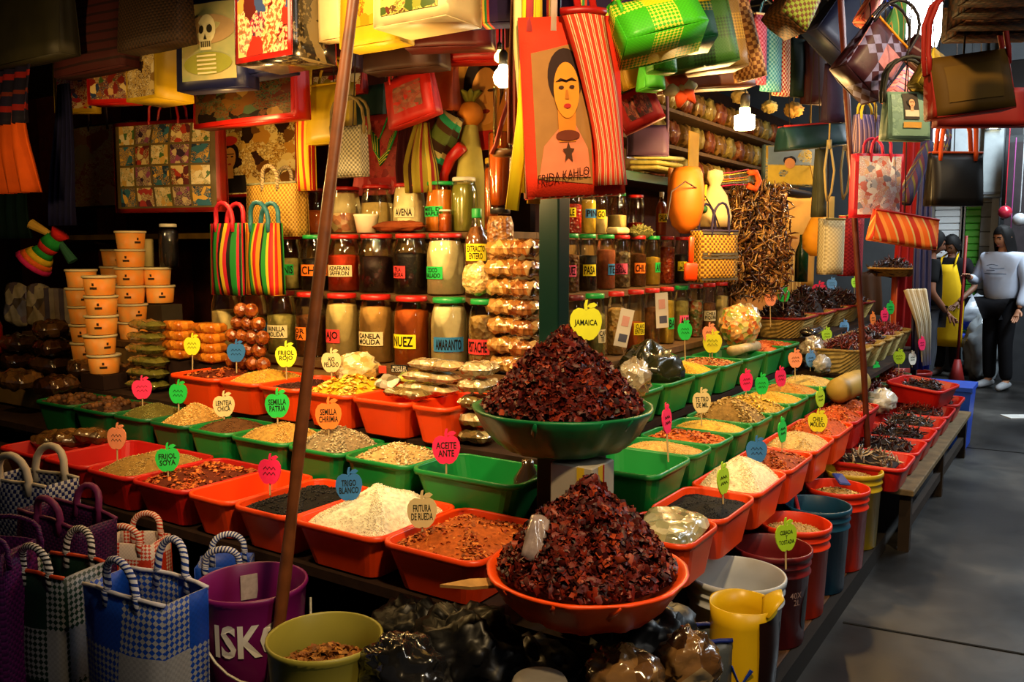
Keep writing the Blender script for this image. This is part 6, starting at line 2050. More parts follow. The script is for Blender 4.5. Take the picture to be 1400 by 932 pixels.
P('body', _lm('body', [(0, 0), (.09, 0), (.10, .06), (.07, .18), (.03, .24), (.05, .28), (.045, .32), (0, .335)], 18, plain('#D8BC80', .75, .15, .12, 16), True, lambda a, k: 1 + .05 * math.sin(6 * a + k)), wd)
P('green_patch', _lm('green_patch', [(0, 0), (.022, .004), (0, .008)], 14, plain('#3A6A3A', .7, .2, .2)), wd, (-.075, -.075, .10), (PI / 2, 0, -.5))
yk = E('yellow_loops', 'loops of yellow straw hanging over the orange gourd', 'loops', at(948, 248, x=-1.84), YAW)
for k in range(6):
    P('loop', MB().tube([(.012 * k - .05, 0, .02), (.02 * k - .07, -.03, -.05), (.022 * k - .05, -.02, -.10), (.018 * k - .02, 0, -.02)], .008, 6).mesh('loop', plain('#D8A41C', .7, .2, .15), True), yk)
st2 = E('strap_bundle', 'bundle of striped straps with an orange looped end', 'straps', at(1002, 246, x=-1.78), YAW + .5)
for k in range(7):
    P('strap', MB().tube([(-.13, 0, -.045 + .013 * k), (-.02, -.01, -.03 + .012 * k), (.10, -.02, .015 * (k - 3) + .02)], .007, 6, flat=.5).mesh('strap', plain(['#B81C4A', '#6A6A5A', '#D8A41C', '#C86A34', '#5A5040', '#D8B43C', '#A83A4A'][k], .8, .15, .1), True), st2)
P('loop_end', MB().tube([(.10, -.02, -.03), (.16, -.02, -.05), (.19, -.02, 0), (.16, -.02, .05), (.10, -.02, .045)], .018, 8).mesh('loop_end', plain('#D8541C', .7, .2, .12), True), st2)
# dried chilli mass hanging in a clear bag: many pods
cp = at(1030, 405, x=-1.72)
cdp = depth(cp)
hgt, wdt = 150 * cdp / F_PX, 96 * cdp / F_PX
n = 1500
u, v, ww = RNG.uniform(-1, 1, n), RNG.uniform(0, 1, n), RNG.uniform(-1, .4, n)
half = wdt / 2 * (1.0 - .55 * np.abs(v - .45) ** 1.6)
a = math.radians(50)
xx, yy = u * half, ww * .10
pos = np.stack([xx * math.cos(a) - yy * math.sin(a), xx * math.sin(a) + yy * math.cos(a), v * hgt], 1)
W, FF = scatter('pod', pos, .042, 2.4)
dcb = T('dried_chilli_bunch', mk_mesh('dried_chilli_bunch', W, FF, island(['#1A0C08', '#3A1A0E', '#5A2E14', '#A87A38', '#241008', '#6A3A1A', '#C89850'], .3, .5, .3)), 'tall hanging mass of shiny dark dried chillies right of the straw basket', 'chilli', cp, (0, 0, 0), None, 'stuff')
P('inner_bulk', _lm('inner_bulk', [(.055 * math.sin(PI * k / 8), hgt * (.5 - .46 * math.cos(PI * k / 8))) for k in range(9)], 14, plain('#140A08', .6, .2, .3, 20)), dcb, (-.045, .035, 0))
for i, (r_, c_, l_) in enumerate((((1062, 268, 1138, 330), '#D89A3C', 'golden paper sheet behind the dried chilli bunch'), ((1000, 262, 1072, 448), '#C8843C', 'tan paper sheet behind and above the dried chilli bunch'), ((1074, 322, 1112, 392), '#B87A28', 'amber paper sheet under the orange cloth pouch'))):
    HB(l_, r_, plain(c_, .7, .2, .12, 8), dict(x=-1.95 + .04 * i), dp=.03, yaw=60, handles=0, top=1.0, name='paper_sheet', cat='sheet')
op = E('cloth_pouch', 'yellow orange drawstring pouch with a green mark hanging by the rolls', 'pouch', at(1117, 350, x=-1.42), YAW + .4)
P('body', _lm('body', [(0, 0), (.04, 0), (.085, .05), (.09, .13), (.055, .22), (.022, .27), (.04, .31), (0, .32)], 18, plain('#D8901C', .65, .2, .12, 12), True, lambda a, k: 1 + .05 * math.sin(5 * a + k)), op)
P('cord', MB().tube([(0, 0, .31), (0, .1, .6), (0, .1, 2.862 - op.location.z)], .004, 6).mesh('cord', plain('#8A6A1C', .7, .2, .1)), op)
P('green_mark', MB().box(.03, .004, .045).mesh('green_mark', plain('#3A7A1C', .7, .2, .1)), op, (0, -.088, .11))
T('green_bottle', _lm('green_bottle', [(0, 0), (.045, 0), (.045, .20), (.02, .28), (.018, .33), (0, .33)], 16, plain('#0E2A14', .2, .5, .2)), 'dark green bottle shape hanging left of the orange pouch', 'bottle', at(1095, 385, x=-1.68))
stk = E('stick_bundle', 'row of pale bamboo sticks standing behind the black chillies', 'sticks', at(1090, 400, x=-1.86), 0)
for k in range(16):
    P('stick', cached(('bstick', k % 3), lambda: MB().tube([(0, 0, 0), (0, 0, .34)], .011, 6).mesh('stick', plain(['#C89A4A', '#A87C34', '#8A6020'][k % 3], .6, .25, .2))), stk, (0, -.26 + .034 * k, 0))
for i, (r_, c1, c2, l_) in enumerate((((1120, 300, 1152, 374), '#C8BC98', '#A89C78', 'cream crocheted roll hanging before the thin pole'), ((1148, 296, 1178, 376), '#8A1420', '#A82A30', 'dark red crocheted roll hanging behind the thin pole'))):
    HB(l_, r_, weave(c1, c2, .012, .8), dict(x=-1.28), dp=.07, yaw=50, handles=0, group='bags hung over the aisle side', top=1.0, trim=plain('#7A6A30', .7, .2, .2), bulge=.03, name='crocheted_bag')
HB('grey green cloth bag above the cream crocheted roll', (1112, 205, 1130, 295), plain('#3A3A28', .7, .2, .25, 8), dict(x=-1.3), dp=.06, yaw=50, handles=0, group='bags hung over the aisle side')
T('dark_shelf_goods', MB().box(.14, .62, .05, (0, 0, 0), bev=.02).mesh('dark_shelf_goods', plain('#1E120A', .6, .3, .4, 30, .6, 40), True), 'dark flat bundle lying above the golden paper sheet', 'bundle', at(1085, 264, x=-1.88))
# clear bag of coloured pasta
PASTA = packed(['#E0B060', '#D8701C', '#E8D090', '#8AA040', '#C8401C', '#E8C870'], 34, .12, 1.0, 1.0)
pp = at(1012, 432, x=-1.58)
blob('pasta_bag', 'round clear bag of orange green and cream coloured pasta', (pp.x, pp.y, .995), (.115, .15, .125), 9, PASTA, crease=.3, freq=3)
pp = at(1040, 432, x=-1.6)
blob('clear_bag', 'pale clear bag behind the coloured pasta bag', (pp.x - .1, pp.y + .05, .985), (.08, .11, .11), 19, packed(['#C8A878', '#A8906A', '#D8C8A0'], 24, .12, 1.0, .9), crease=.4, freq=3)
pp = at(1018, 462, x=-1.52)
T('paper_roll', MB().tube([(0, -.16, 0), (0, .16, 0)], .028, 12).mesh('paper_roll', plain('#B8A070', .5, .3, .3, 40), True), 'rolled printed paper lying across a green tray', 'roll', (pp.x, pp.y, .885), (0, 0, -.1))
# bags in the two nearest upper green trays
pp = TRAYPOS[('CR', 1)][0]
blob('knotted_bag', 'shiny dark olive plastic bag slumped in a green tray by the jars', (pp[0], pp[1], .885), (.14, .17, .13), 14, plain('#2A2A14', .18, .6, .4, 6, .3, 20, 0, .6), crease=.5, freq=2.5)
pp = TRAYPOS[('CR', 0)][0]
blob('dark_bag', 'black plastic bag deep in the shaded green tray beside the big hibiscus', (pp[0], pp[1], .82), (.12, .13, .09), 15, plain('#0E0E0C', .2, .6, .3, 6), crease=.4)
pp = at(868, 490, x=-1.42)
blob('clear_bag', 'glinting clear bag tucked behind the upper hibiscus mound', (pp.x, pp.y, .93), (.07, .08, .08), 16, packed(['#A89878', '#6A5A44', '#C8C0A8'], 30, .1, 1.0, 1.0), crease=.5, freq=3)
# the cellophane of herbs in the first aisle tray, a bottle and packets in the big green tray
pp = TRAYPOS[('AR', 0)][0]
packet('herb_packet', 'clear cellophane of pale dried herbs in the near orange aisle tray', (pp[0], pp[1] + .02, .585), (.03, -.12, 1.5), .24, .20, .07, packed(['#B8A878', '#8A8A5A', '#D8CCA0', '#6A6A48'], 30, .12, 1.0, .9), 130)
pp = TRAYPOS[('BL', 0)][0]
blob('squash_bag', 'yellow bag lying in the large green tray', (pp[0] + .02, pp[1] + .02, .60), (.09, .06, .035), 21, packed(['#B88A2C', '#8A6420', '#D0A84A'], 26, .2, .8, .6))
T('dark_bottle', MB().lathe([(0, 0), (.045, 0), (.048, .02), (.048, .11), (.02, .15), (.02, .17), (0, .17)], 18).mesh('dark_bottle', plain('#3A2A1C', .15, .6, .3, 8, 0, 60, 0, .8), True), 'dark brown glassy bottle standing in the large green tray', 'bottle', (pp[0] + .14, pp[1] + .05, .566))
pp = TRAYPOS[('AL', 7)][0]
for i in range(3):
    packet('film_packet', ['crumpled clear packet in the leftmost red tray', 'brown clear packet behind it in the leftmost red tray', 'dull film packet at the end of the leftmost red tray'][i], (pp[0] + .1 * (i - 1), pp[1] + .04 * i, .60 + .012 * i), (.1, .1 * i, i), .16, .14, .06, DPK[2], 140 + i)

# ------------------------------------------------------------------ far baskets of chillies
FSH = plain('#2A1A10', .75, .2, .3, 20)
for z, x0, x1, y0, y1, l_ in ((.85, -1.95, -1.44, 5.46, 8.0, 'dark shelf under the upper row of chilli baskets'), (.685, -1.44, -1.02, 5.24, 7.1, 'dark shelf under the lower row of chilli baskets'), (.42, -1.19, -1.01, 5.40, 6.75, 'dark shelf behind the red bench trays')):
    o = E('basket_shelf', l_, 'shelf', ((x0 + x1) / 2, (y0 + y1) / 2, 0))
    P('board', MB().box(x1 - x0, y1 - y0, .025, (0, 0, z - .0125)).mesh('board', FSH), o)
    for sx_ in (-1, 1):
        for sy_ in (-1, 1):
            P('leg', MB().box(.04, .04, z - .026, (sx_ * (x1 - x0) * .44, sy_ * (y1 - y0) * .47, (z - .026) / 2)).mesh('leg', FSH), o)
ORDB = ['nearest', 'second', 'third', 'fourth', 'farthest']


def chillies(label, x, y, z, wd_, ln_, peak, cols, n_=260, size=.035):
    heap('dried_chillies', label, (x, y, 0), 0, rrect(wd_, ln_, min(wd_, ln_) * .3, 4), z, peak, 'pod', n_, size, cols, '#140A08', rough=.35, tilt=1.5, coat=.3, cat='chilli', group='dried chillies in baskets and trays')


for i, (y_, ln_) in enumerate(((5.72, .50), (6.22, .48), (6.70, .46), (7.16, .44), (7.60, .42))):
    basket(f"wicker basket with red rim, {ORDB[i]} of the upper basket row", (-1.66, y_, .852), 0, .38, ln_ - .01, .13, 'wicker baskets of chillies')
    chillies(f"black shiny dried chillies heaped in the {ORDB[i]} upper basket", -1.66, y_, .957, .26, ln_ * .72, [.10, .17, .15, .12, .08][i], CHILE, 220, .040)
for i, (y_, ln_, cols, w_) in enumerate(((5.43, .35, REDCH, 'reddish brown'), (5.79, .34, REDCH, 'brown'), (6.13, .33, CHILE, 'blackish'), (6.46, .32, ['#7A1C0C', '#5A140A', '#94280F'], 'powdery red'), (6.82, .36, ['#8A200C', '#6A180A'], 'brick red'))):
    basket(f"pale wicker basket, {ORDB[i]} of the lower basket row", (-1.22, y_, .687), 0, .34, ln_ - .012, .14, 'wicker baskets of chillies', '#8A7038', '#A89458')
    chillies(f"{w_} dried chillies in the {ORDB[i]} lower basket", -1.22, y_, .80, .23, ln_ * .70, .06, cols, 170, .036)
for i, (y_, w_) in enumerate(((5.66, 'wide shallow basket of brown chillies behind the red trays'), (6.32, 'far shallow basket of bright red chillies'))):
    basket(w_, (-1.10, y_, .422), 0, .22, .58, .12, None, '#4A6A4A', '#7A5A30')
    chillies(['long brown dried chillies spilling from the wide shallow basket', 'red glossy chillies in the far shallow basket'][i], -1.10, y_, .515, .12, .38, .06, [REDCH, ['#8A1C0C', '#5A140A', '#B83A14', '#C86A2C']][i], 220, .045)
# red trays on the bench
BY = [(4.30, 'red bench tray nearest the yellow bucket, pale and dark pods', ['#C8B898', '#3A2A24', '#8A7868', '#1A1412']), (4.66, 'second red bench tray of black pasilla like chillies', CHILE), (5.02, 'third red bench tray of dark wrinkled chillies', CHILE), (5.38, 'fourth red bench tray of dusky brown chillies', ['#2A1C18', '#4A3A30', '#1A1210']), (5.78, 'fifth red bench tray of reddish chillies', REDCH), (6.26, 'last red bench tray at the far end', ['#4A140C', '#2A1410', '#6A2814'])]
for i, (y_, w_, cols) in enumerate(BY):
    tray(w_, (-.81, y_, .312), PI / 2, .345 if i < 4 else .40, .36, .125, 'red', 'red trays on the bench')
    chillies('dried pods in the ' + w_.split(',')[0].split(' of ')[0], -.81, y_, .412, .25, .24, .04, cols, 130, .030)
o = tray('red tray tilted on top of the far bench trays', (-.84, 5.98, .447), PI / 2 - .15, .42, .34, .13, 'red', None)
o.rotation_euler = (.10, 0, PI / 2 - .15)
chillies('black chillies in the tilted red tray', -.84, 5.98, .545, .22, .28, .03, CHILE, 110, .032)
# yellow sack, white bags at the aisle end
T('yellow_sack', MB().tube([(0, -.02, 0), (0, .02, 0), (0, .22, .0), (0, .40, .0), (0, .44, 0)], [.04, .066, .07, .066, .03], 16).mesh('yellow_sack', plain('#9A8034', .55, .35, .2, 8, .2, 20), True), 'fat yellow sack lying behind the orange powder trays', 'sack', (-1.04, 4.62, .69), (0, 0, -.05))
blob('white_bag', 'white crumpled plastic bag of garlic beside the thin pole', at(1205, 548, x=-.98), (.09, .16, .08), 41, plain('#B8B4A8', .25, .5, .2, 10), crease=.5, freq=3)
blob('white_bag', 'glinting white bag between baskets and green trays', at(1112, 478, x=-1.36), (.08, .14, .09), 42, packed(['#B0A490', '#6A5A4A', '#D8D4C8'], 20, .12, 1.0, .8), crease=.5, freq=3)
blob('white_bag', 'small pale printed bag beside the sky blue sign', at(1124, 498, x=-1.24), (.05, .09, .06), 43, plain('#A8A49C', .25, .5, .25, 10), crease=.5, freq=3)
T('black_packet', MB().box(.10, .34, .05, (0, 0, 0), bev=.02).mesh('black_packet', plain('#1A1818', .2, .6, .3, 8, 0, 60, 0, .7), True), 'black and silver packet lying by the second basket', 'packet', at(1110, 452, x=-1.42), (0, .1, .1))
bk = E('blue_bin', 'bright blue plastic bin at the far end of the bench', 'bin', (-.78, 6.95, 0))
P('pail', MB().box(.26, .30, .42, (0, 0, .21), taper=1.15, bev=0).mesh('pail', plain('#1C48B8', .35, .4, .1)), bk)
P('rim', MB().box(.32, .37, .03, (0, 0, .435)).mesh('rim', plain('#1C48B8', .35, .4, .1)), bk)
bucket('red bucket behind the far red trays', (-1.12, 7.42, 0), .15, .46, '#8A1C18', handle=False)
# brooms and long cloths at the far end
br = E('broom_bundle', 'bundle of pale straw brooms leaning at the far end', 'broom', at(1262, 500, x=-.95), 0)
for k in range(9):
    P('broom_strand', MB().tube([(.004 * k, .012 * k, 0), (-.05 + .008 * k, .02 * k - .05, .32), (-.12 + .012 * k, .015 * k - .10, .55)], [.006, .010, .020], 6).mesh('broom_strand', plain(['#B8A888', '#A08C64', '#C8BCA0'][k % 3], .8, .15, .2), True), br)
cloth('hanging_cloth', 'red cloth hanging at the far end of the stall', (1222, 130, 1262, 480), plain('#9A140E', .75, .2, .2, 6), dict(x=-1.2), folds=3, gather=.8, yaw=50)
cloth('hanging_cloth', 'grey violet cloth hanging at the stall end beside the men', (1250, 130, 1278, 505), plain('#44446A', .75, .2, .2, 6), dict(x=-1.0), folds=3, gather=.5, yaw=50)
cloth('hanging_cloth', 'dark brown cloth behind the basket tray', (1168, 372, 1206, 440), plain('#3A2210', .8, .15, .2, 6), dict(x=-1.6), folds=2, gather=1, yaw=50)
pp = at(1220, 368, x=-1.25)
basket('shallow basket tray hung under the orange striped bag', (pp.x, pp.y, pp.z - .05), .2, .34, .62, .06, None, '#A8803C', '#A8843C', True)
chillies('dark chillies lying in the hung basket tray', pp.x, pp.y, pp.z - .02, .28, .52, .07, CHILE, 170, .045)
T('orange_tool', MB().tube([(0, 0, 0), (0, 0, .42)], .022, 8).mesh('orange_tool', plain('#C8501C', .5, .3, .1)), 'upright orange handle behind the red chilli powder', 'tool', at(1220, 452, x=-1.22))

# ------------------------------------------------------------------ buckets along the aisle
BG = 'buckets along the aisle platform'
BZ = .081
for px_, py_, r_, h_, c_, l_ in ((1006, 782, .15, .335, '#B8BCC0', 'wide white bucket on the platform under the lower hibiscus bowl'), (1056, 745, .130, .325, '#6A181C', 'maroon ribbed bucket behind the white one'), (1086, 712, .130, .335, '#D83410', 'bright red orange bucket behind the maroon one'), (1117, 688, .128, .335, '#12405E', 'dark blue bucket behind the red orange one'), (1145, 664, .128, .34, '#D02C10', 'red bucket of pale grain behind the blue one'), (1166, 641, .128, .345, '#B89E20', 'mustard yellow bucket at the far platform end')):
    p = at(px_, py_, z=BZ + h_)
    b_ = bucket(l_, (p.x, p.y, BZ), r_, h_, c_, BG, handle=False, rz=.5)
    if 'white' in l_:
        lg = E  # dark emblem on its side
        tag_label(b_, r_ * .99, h_ * .42, .55, h_ * .34, '#14161A' if False else 'white', None, 1.25) if False else None
        V, Fc = [], []
        for i in range(7):
            a = -PI / 2 + 1.05 + .5 * (i / 6 - .5)
            hh_ = .055 * math.sin(PI * (i + .5) / 7) + .02
            for s_ in (-1, 1):
                rr = r_ * (.86 + .10 * (.40 + s_ * hh_ / h_)) * 1.012
                V.append((rr * math.cos(a), rr * math.sin(a), h_ * .40 + s_ * hh_ + .03 * (i / 6 - .5)))
        P('dark_emblem', mk_mesh('dark_emblem', V, [(2 * i, 2 * i + 2, 2 * i + 3, 2 * i + 1) for i in range(6)], plain('#101216', .5, .3, 0)), b_)
    if l_.startswith('maroon'):
        V, Fc = text_geo('40X\n 2L', .05, .045, .004)
        W = [(r_ * .955 * math.cos(-PI / 2 + .5 + x / r_), r_ * .955 * math.sin(-PI / 2 + .5 + x / r_), h_ * .55 + z) for x, y, z in V]
        P('lettering', mk_mesh('lettering', W, Fc, plain('#8A6E6C', .6, .2, 0)), b_)
    if 'white' not in l_:
        cols, kind = (SAND, 'seed') if 'maroon' in l_ or 'yellow' in l_ else (OATS, 'flake')
        if 'blue' not in l_[:12]:
            heap('loose_food', 'pale grain inside the ' + l_.split(' ')[0] + ' ' + l_.split(' ')[1] + ' bucket on the platform', (p.x, p.y, 0), 0, disc_bound(r_ * .90), BZ + h_ * .86, .03, kind, 500, .005, cols, '#A88850')
# blue scoop in the red bucket; red handle in the blue bucket
p = at(1150, 655, z=.44)
T('plastic_scoop', MB().box(.05, .10, .012, (0, 0, 0), bev=.005).mesh('plastic_scoop', plain('#1C3A8A', .35, .4, .1)), 'blue scoop lying in the red bucket of pale grain', 'scoop', p, (.2, .1, .6))
p = at(1117, 688, z=.40)
T('scoop_stick', MB().tube([(0, 0, -.02), (-.05, .06, .09)], .008, 8).mesh('scoop_stick', plain('#A8141C', .4, .4, .1)), 'red stick sticking out of the dark blue bucket', 'stick', (p.x - .06, p.y - .02, .36))
# yellow and dark printed sack, blue edged grey bag before the white bucket
yp = at(1010, 985, d=2.16)
ysk = E('plastic_sack', 'yellow plastic sack with dark front panel before the white bucket', 'sack', yp, YAW + .25)


def sackwob(a, k):
    return 1 + .03 * math.sin(3 * a + .7 * k) + .015 * math.sin(7 * a + k)


P('sack_wall', _lm('sack_wall', [(0, 0), (.075, 0), (.085, .02), (.086, .15), (.082, .28), (.086, .325), (.080, .325), (.076, .28), (.07, .10), (0, .10)], 40, plain('#D0A810', .35, .4, .12, 9), True, sackwob), ysk)
V, Fc = [], []
for j in range(8):
    for i in range(9):
        a = -PI / 2 + .02 + 1.15 * i / 8
        rr = (.0885 - .003 * math.sin(j)) * sackwob(a, 3 if j < 4 else 4)
        V.append((rr * math.cos(a), rr * math.sin(a), .02 + .28 * j / 7 + .012 * (i / 8)))
for j in range(7):
    for i in range(8):
        a = j * 9 + i
        Fc.append((a, a + 1, a + 10, a + 9))
P('dark_panel', mk_mesh('dark_panel', V, Fc, plain('#1E0C0A', .3, .4, .3, 8), smooth=True), ysk)
P('folded_top', MB().tube([(.02, -.080, .315), (.05, -.065, .35), (.075, -.02, .345), (.082, .03, .32)], [.012, .03, .028, .008], 10, flat=.25).mesh('folded_top', plain('#D0A810', .35, .4, .12, 9), True), ysk)
for k in (-1, 1):
    P('blue_stroke', MB().tube([(-.062, -.064, .14 + k * .05), (-.045, -.080, .14), (-.02, -.090, .14 + k * .045)], .006, 6, flat=.4).mesh('blue_stroke', plain('#1C3AA0', .4, .3, .05)), ysk)
bag('grey bag with blue edges left of the yellow sack', at(964, 985, d=2.12), YAW + .1, .10, .235, .09, plain('#4A5054', .3, .5, .3, 9), top=1.0, bulge=.02, seed=12, name='plastic_sack', trim=plain('#1A2A7A', .4, .3, .1))

# ------------------------------------------------------------------ floor in front: buckets, black bags, crumpled packs
pb = bucket('purple pail with big white letters and a thin bail handle', at(345, 940, d=2.33) * Vector((1, 1, 0)) if False else (at(345, 830, d=2.36).x, at(345, 830, d=2.36).y, .09), .152, .40, '#6A1058', None, True, ribs=False, rz=YAW + .5)
V, Fc = text_geo('ISKO', .20, .095, .03)
W = []
for x, y, z in V:
    zz = .285 + z
    rr = .152 * (.86 + .125 * zz / .40) * 1.015
    aa = -PI / 2 - .25 + x / rr
    W.append((rr * math.cos(aa), rr * math.sin(aa), zz))
P('lettering', mk_mesh('lettering', W, Fc, plain('#D8D4D0', .5, .3, .05)), pb)
P('paper_sticker', MB().box(.05, .003, .075, (0, 0, 0)).mesh('paper_sticker', plain('#A89C98', .6, .2, .2, 60)), pb, (.02, .135, .33), (0, 0, 0))
T('box_support', MB().box(.26, .24, .088, (0, 0, .044)).mesh('box_support', plain('#14100E', .8, .2, .2)), 'low dark crate under the purple pail', 'crate', (at(345, 830, d=2.36).x, at(345, 830, d=2.36).y, 0), (0, 0, YAW))
ob_p = at(444, 870, d=2.08)
bucket('olive yellow pail holding brown crumbs on the floor', (ob_p.x, ob_p.y, .06), .142, .40, '#8A8434', None, False, ribs=False)
T('box_support', MB().box(.22, .22, .058, (0, 0, .029)).mesh('box_support', plain('#100E0C', .8, .2, .2)), 'low dark board under the olive pail', 'board', (ob_p.x, ob_p.y, 0), (0, 0, YAW))
heap('loose_food', 'brown tamarind crumbs inside the olive yellow pail', (ob_p.x, ob_p.y, 0), 0, disc_bound(.125), .06 + .30, .055, 'flake', 500, .011, ['#8A5420', '#6A3A14', '#A8702C', '#4A2810'], '#5A3414', off=(.01, -.02))
BLK = plain('#060607', .42, .30, .3, 6, .5, 14)
FOIL = plain('#1C1C1E', .16, .7, .4, 9, .8, 12, .3, .8)
for px_, py_, d_, s_, c_, l_ in ((555, 925, 1.95, (.13, .09, .10), FOIL, 'shiny dark crumpled foil bag beside the olive pail'), (640, 900, 2.05, (.17, .13, .14), BLK, 'black plastic bag under the corner, left of the hibiscus support'), (720, 935, 2.05, (.16, .14, .12), BLK, 'black plastic bag under the orange wrapped bowl'), (570, 880, 2.25, (.16, .12, .12), BLK, 'black plastic bag behind the foil bag under the trays'), (880, 885, 2.08, (.15, .14, .13), BLK, 'black plastic bag behind the brown clear bags')):
    p = at(px_, py_, d=d_)
    blob('plastic_bag', l_, p, s_, int(px_), c_, crease=.32, freq=2.3, nu=44, nv=26)
BRNB = packed(['#4A3018', '#7A5A34', '#2A1A0E', '#A89068'], 20, .15, 1.0, 1.0)
for px_, py_, d_, s_, l_ in ((855, 925, 1.86, (.095, .08, .07), 'clear bag of brown dried fruit at the bottom edge'), (942, 905, 1.93, (.075, .07, .08), 'clear glinting bag of brown pieces against the grey bag')):
    blob('fruit_bag', l_, at(px_, py_, d=d_), s_, int(px_), BRNB, crease=.2, freq=2.4, nu=40, nv=24)
p = at(738, 935, d=1.82)
T('white_tub', _lm('white_tub', [(0, -.2), (.05, -.2), (.06, -.01), (.064, 0), (.058, .012), (.03, .016), (0, .016)], 22, plain('#6A6660', .5, .3, .2, 20)), 'pale round lid of a tub at the bottom edge', 'tub', p)

# ------------------------------------------------------------------ plaited market bags at lower left
BW = checks('#1040A8', '#96989F', .14, .0165, .45)
GWH = checks('#06281C', '#808288', .145, .0165, .45)
RWH = checks('#B03018', '#C8B8B0', .07, .012, .45)
MB_ = 'plaited market bags at lower left'


def stripe_handle(c1, c2):
    return stripes([(.012, c1), (.010, c2)], 'v', .5, False, .8)


def fbag(label, px_, pytop, d_, wd_, h_, dp_, mat, yaw, **kw):
    c = at(px_, pytop, d=d_)
    return bag(label, (c.x, c.y, c.z - h_), YAW + math.radians(yaw), wd_, h_, dp_, mat, group=MB_, name='market_bag', seed=int(px_), **kw)


fbag('blue and white plaited bag with round rope handle, front of the group', 198, 800, 2.15, .27, .42, .14, BW, -28, handles=2, hh=.085, hw_=.052, hr=.010, hmat=stripe_handle('#C8C8D0', '#14307A'), top=.95, bulge=.03, flare=.12, trim=plain('#C8C8D8', .5, .3, .1))
fbag('dark green and white plaited bag with an orange red lip', 78, 772, 2.35, .205, .44, .14, GWH, -22, handles=2, hh=.07, hw_=.05, hr=.010, hmat=stripe_handle('#C8C0B8', '#141414'), top=.95, bulge=.02, trim=plain('#B83A14', .5, .3, .1))
fbag('small blue and white plaited bag behind the purple pail', 308, 766, 2.6, .16, .36, .12, BW, 10, handles=2, hh=.05, hw_=.05, hr=.010, hmat=stripe_handle('#C8C8D0', '#14307A'), top=.9)
fbag('red and white plaited bag mostly hidden between the others', 185, 735, 2.72, .18, .40, .12, RWH, -10, handles=2, hh=.05, hw_=.05, hr=.010, hmat=stripe_handle('#D0C0B0', '#B83018'), top=.9)
fbag('purple glittery woven bag lying over the green one', 84, 700, 2.64, .28, .26, .14, weave('#4A1644', '#2A0E38', .009, .5), -25, handles=2, hh=.06, hw_=.05, hr=.011, hmat=plain('#6A2450', .5, .3, .15, 60), top=.9, trim=plain('#6A2A50', .5, .3, .15, 60), roll=.10)
fbag('magenta woven bag cut off at the left edge', -10, 745, 2.3, .16, .44, .14, weave('#5A1054', '#3A0A40', .010, .5), -10, handles=2, hh=.05, top=.9)
fbag('navy and white beaded woven bag with a cream handle, topmost', 44, 652, 2.95, .30, .22, .14, weave('#101E5A', '#A8A8B0', .013, .5), -25, handles=2, hh=.085, hw_=.075, hr=.013, hmat=plain('#B8AC98', .6, .25, .1), top=.9, trim=plain('#B8AC98', .6, .25, .1))
fbag('blue white bag tucked low beside the purple pail', 262, 850, 2.5, .10, .30, .10, checks('#16204A', '#8A8CA0', .03, .012, .5), 5, handles=0, top=.9)
for px_, py_, d_, h_ in ((84, 700, 2.64, .26), (44, 652, 2.95, .22)):
    c = at(px_, py_, d=d_)
    T('box_support', MB().box(.26, .14, c.z - h_ - .004, (0, 0, (c.z - h_ - .004) / 2)).mesh('box_support', plain('#0E0B0A', .85, .15, .2)), ['dark crate under the purple woven bag', 'dark crate under the navy beaded bag'][px_ == 44], 'crate', (c.x, c.y, 0), (0, 0, YAW + math.radians(-25)))


# ------------------------------------------------------------------ shelves of brown packages behind the square lamp
for k, z in enumerate((1.90, 2.16, 2.42)):
    o = E('wall_shelf', ['lowest dark shelf of brown packages behind the square lamp', 'middle dark shelf of brown packages behind the square lamp', 'upper dark shelf of brown packages behind the square lamp'][k], 'shelf', (-2.78, 6.7, z))
    P('shelf_board', MB().box(.40, 4.5, .025).mesh('shelf_board', WOODM), o)
    for y in (-2.1, 2.1):
        P('bracket', MB().box(.36, .03, .03, (0, 0, -.028)).mesh('bracket', WOODD), o, (0, y, 0))
    for i in range(17):
        c_ = [['#6A4A1C', '#8A6428', '#54380F'], ['#7A3A18', '#5A2810', '#8A5428'], ['#8A7430', '#6A5420', '#A08A44']][(i * 2 + k) % 3]
        T('brown_package', cached(('bpk', (i * 2 + k) % 3, i % 2), lambda: pillow_mesh(.22, .19, .17, i + k * 7, packed(c_, 26, .3, .5, .6), power=.25)), f"brown cellophane package, {['first', 'second', 'third', 'fourth', 'fifth', 'sixth', 'seventh', 'eighth', 'ninth', 'tenth', 'eleventh', 'twelfth', 'thirteenth', 'fourteenth', 'fifteenth', 'sixteenth', 'last'][i]} from the post on the {['lowest', 'middle', 'upper'][k]} wall shelf", 'package', (-2.72, 4.68 + .25 * i, z + .125), (0, 0, .05 * ((i * 7) % 5 - 2)), 'brown packages on the wall shelves')

# ------------------------------------------------------------------ far end of the hall
YB = 12.4


def wrect(x0, y0, x1, y1, yy):
    ym = (y0 + y1) / 2
    return at(x0, ym, y=yy).x, at(x1, ym, y=yy).x, at((x0 + x1) / 2, y1, y=yy).z, at((x0 + x1) / 2, y0, y=yy).z


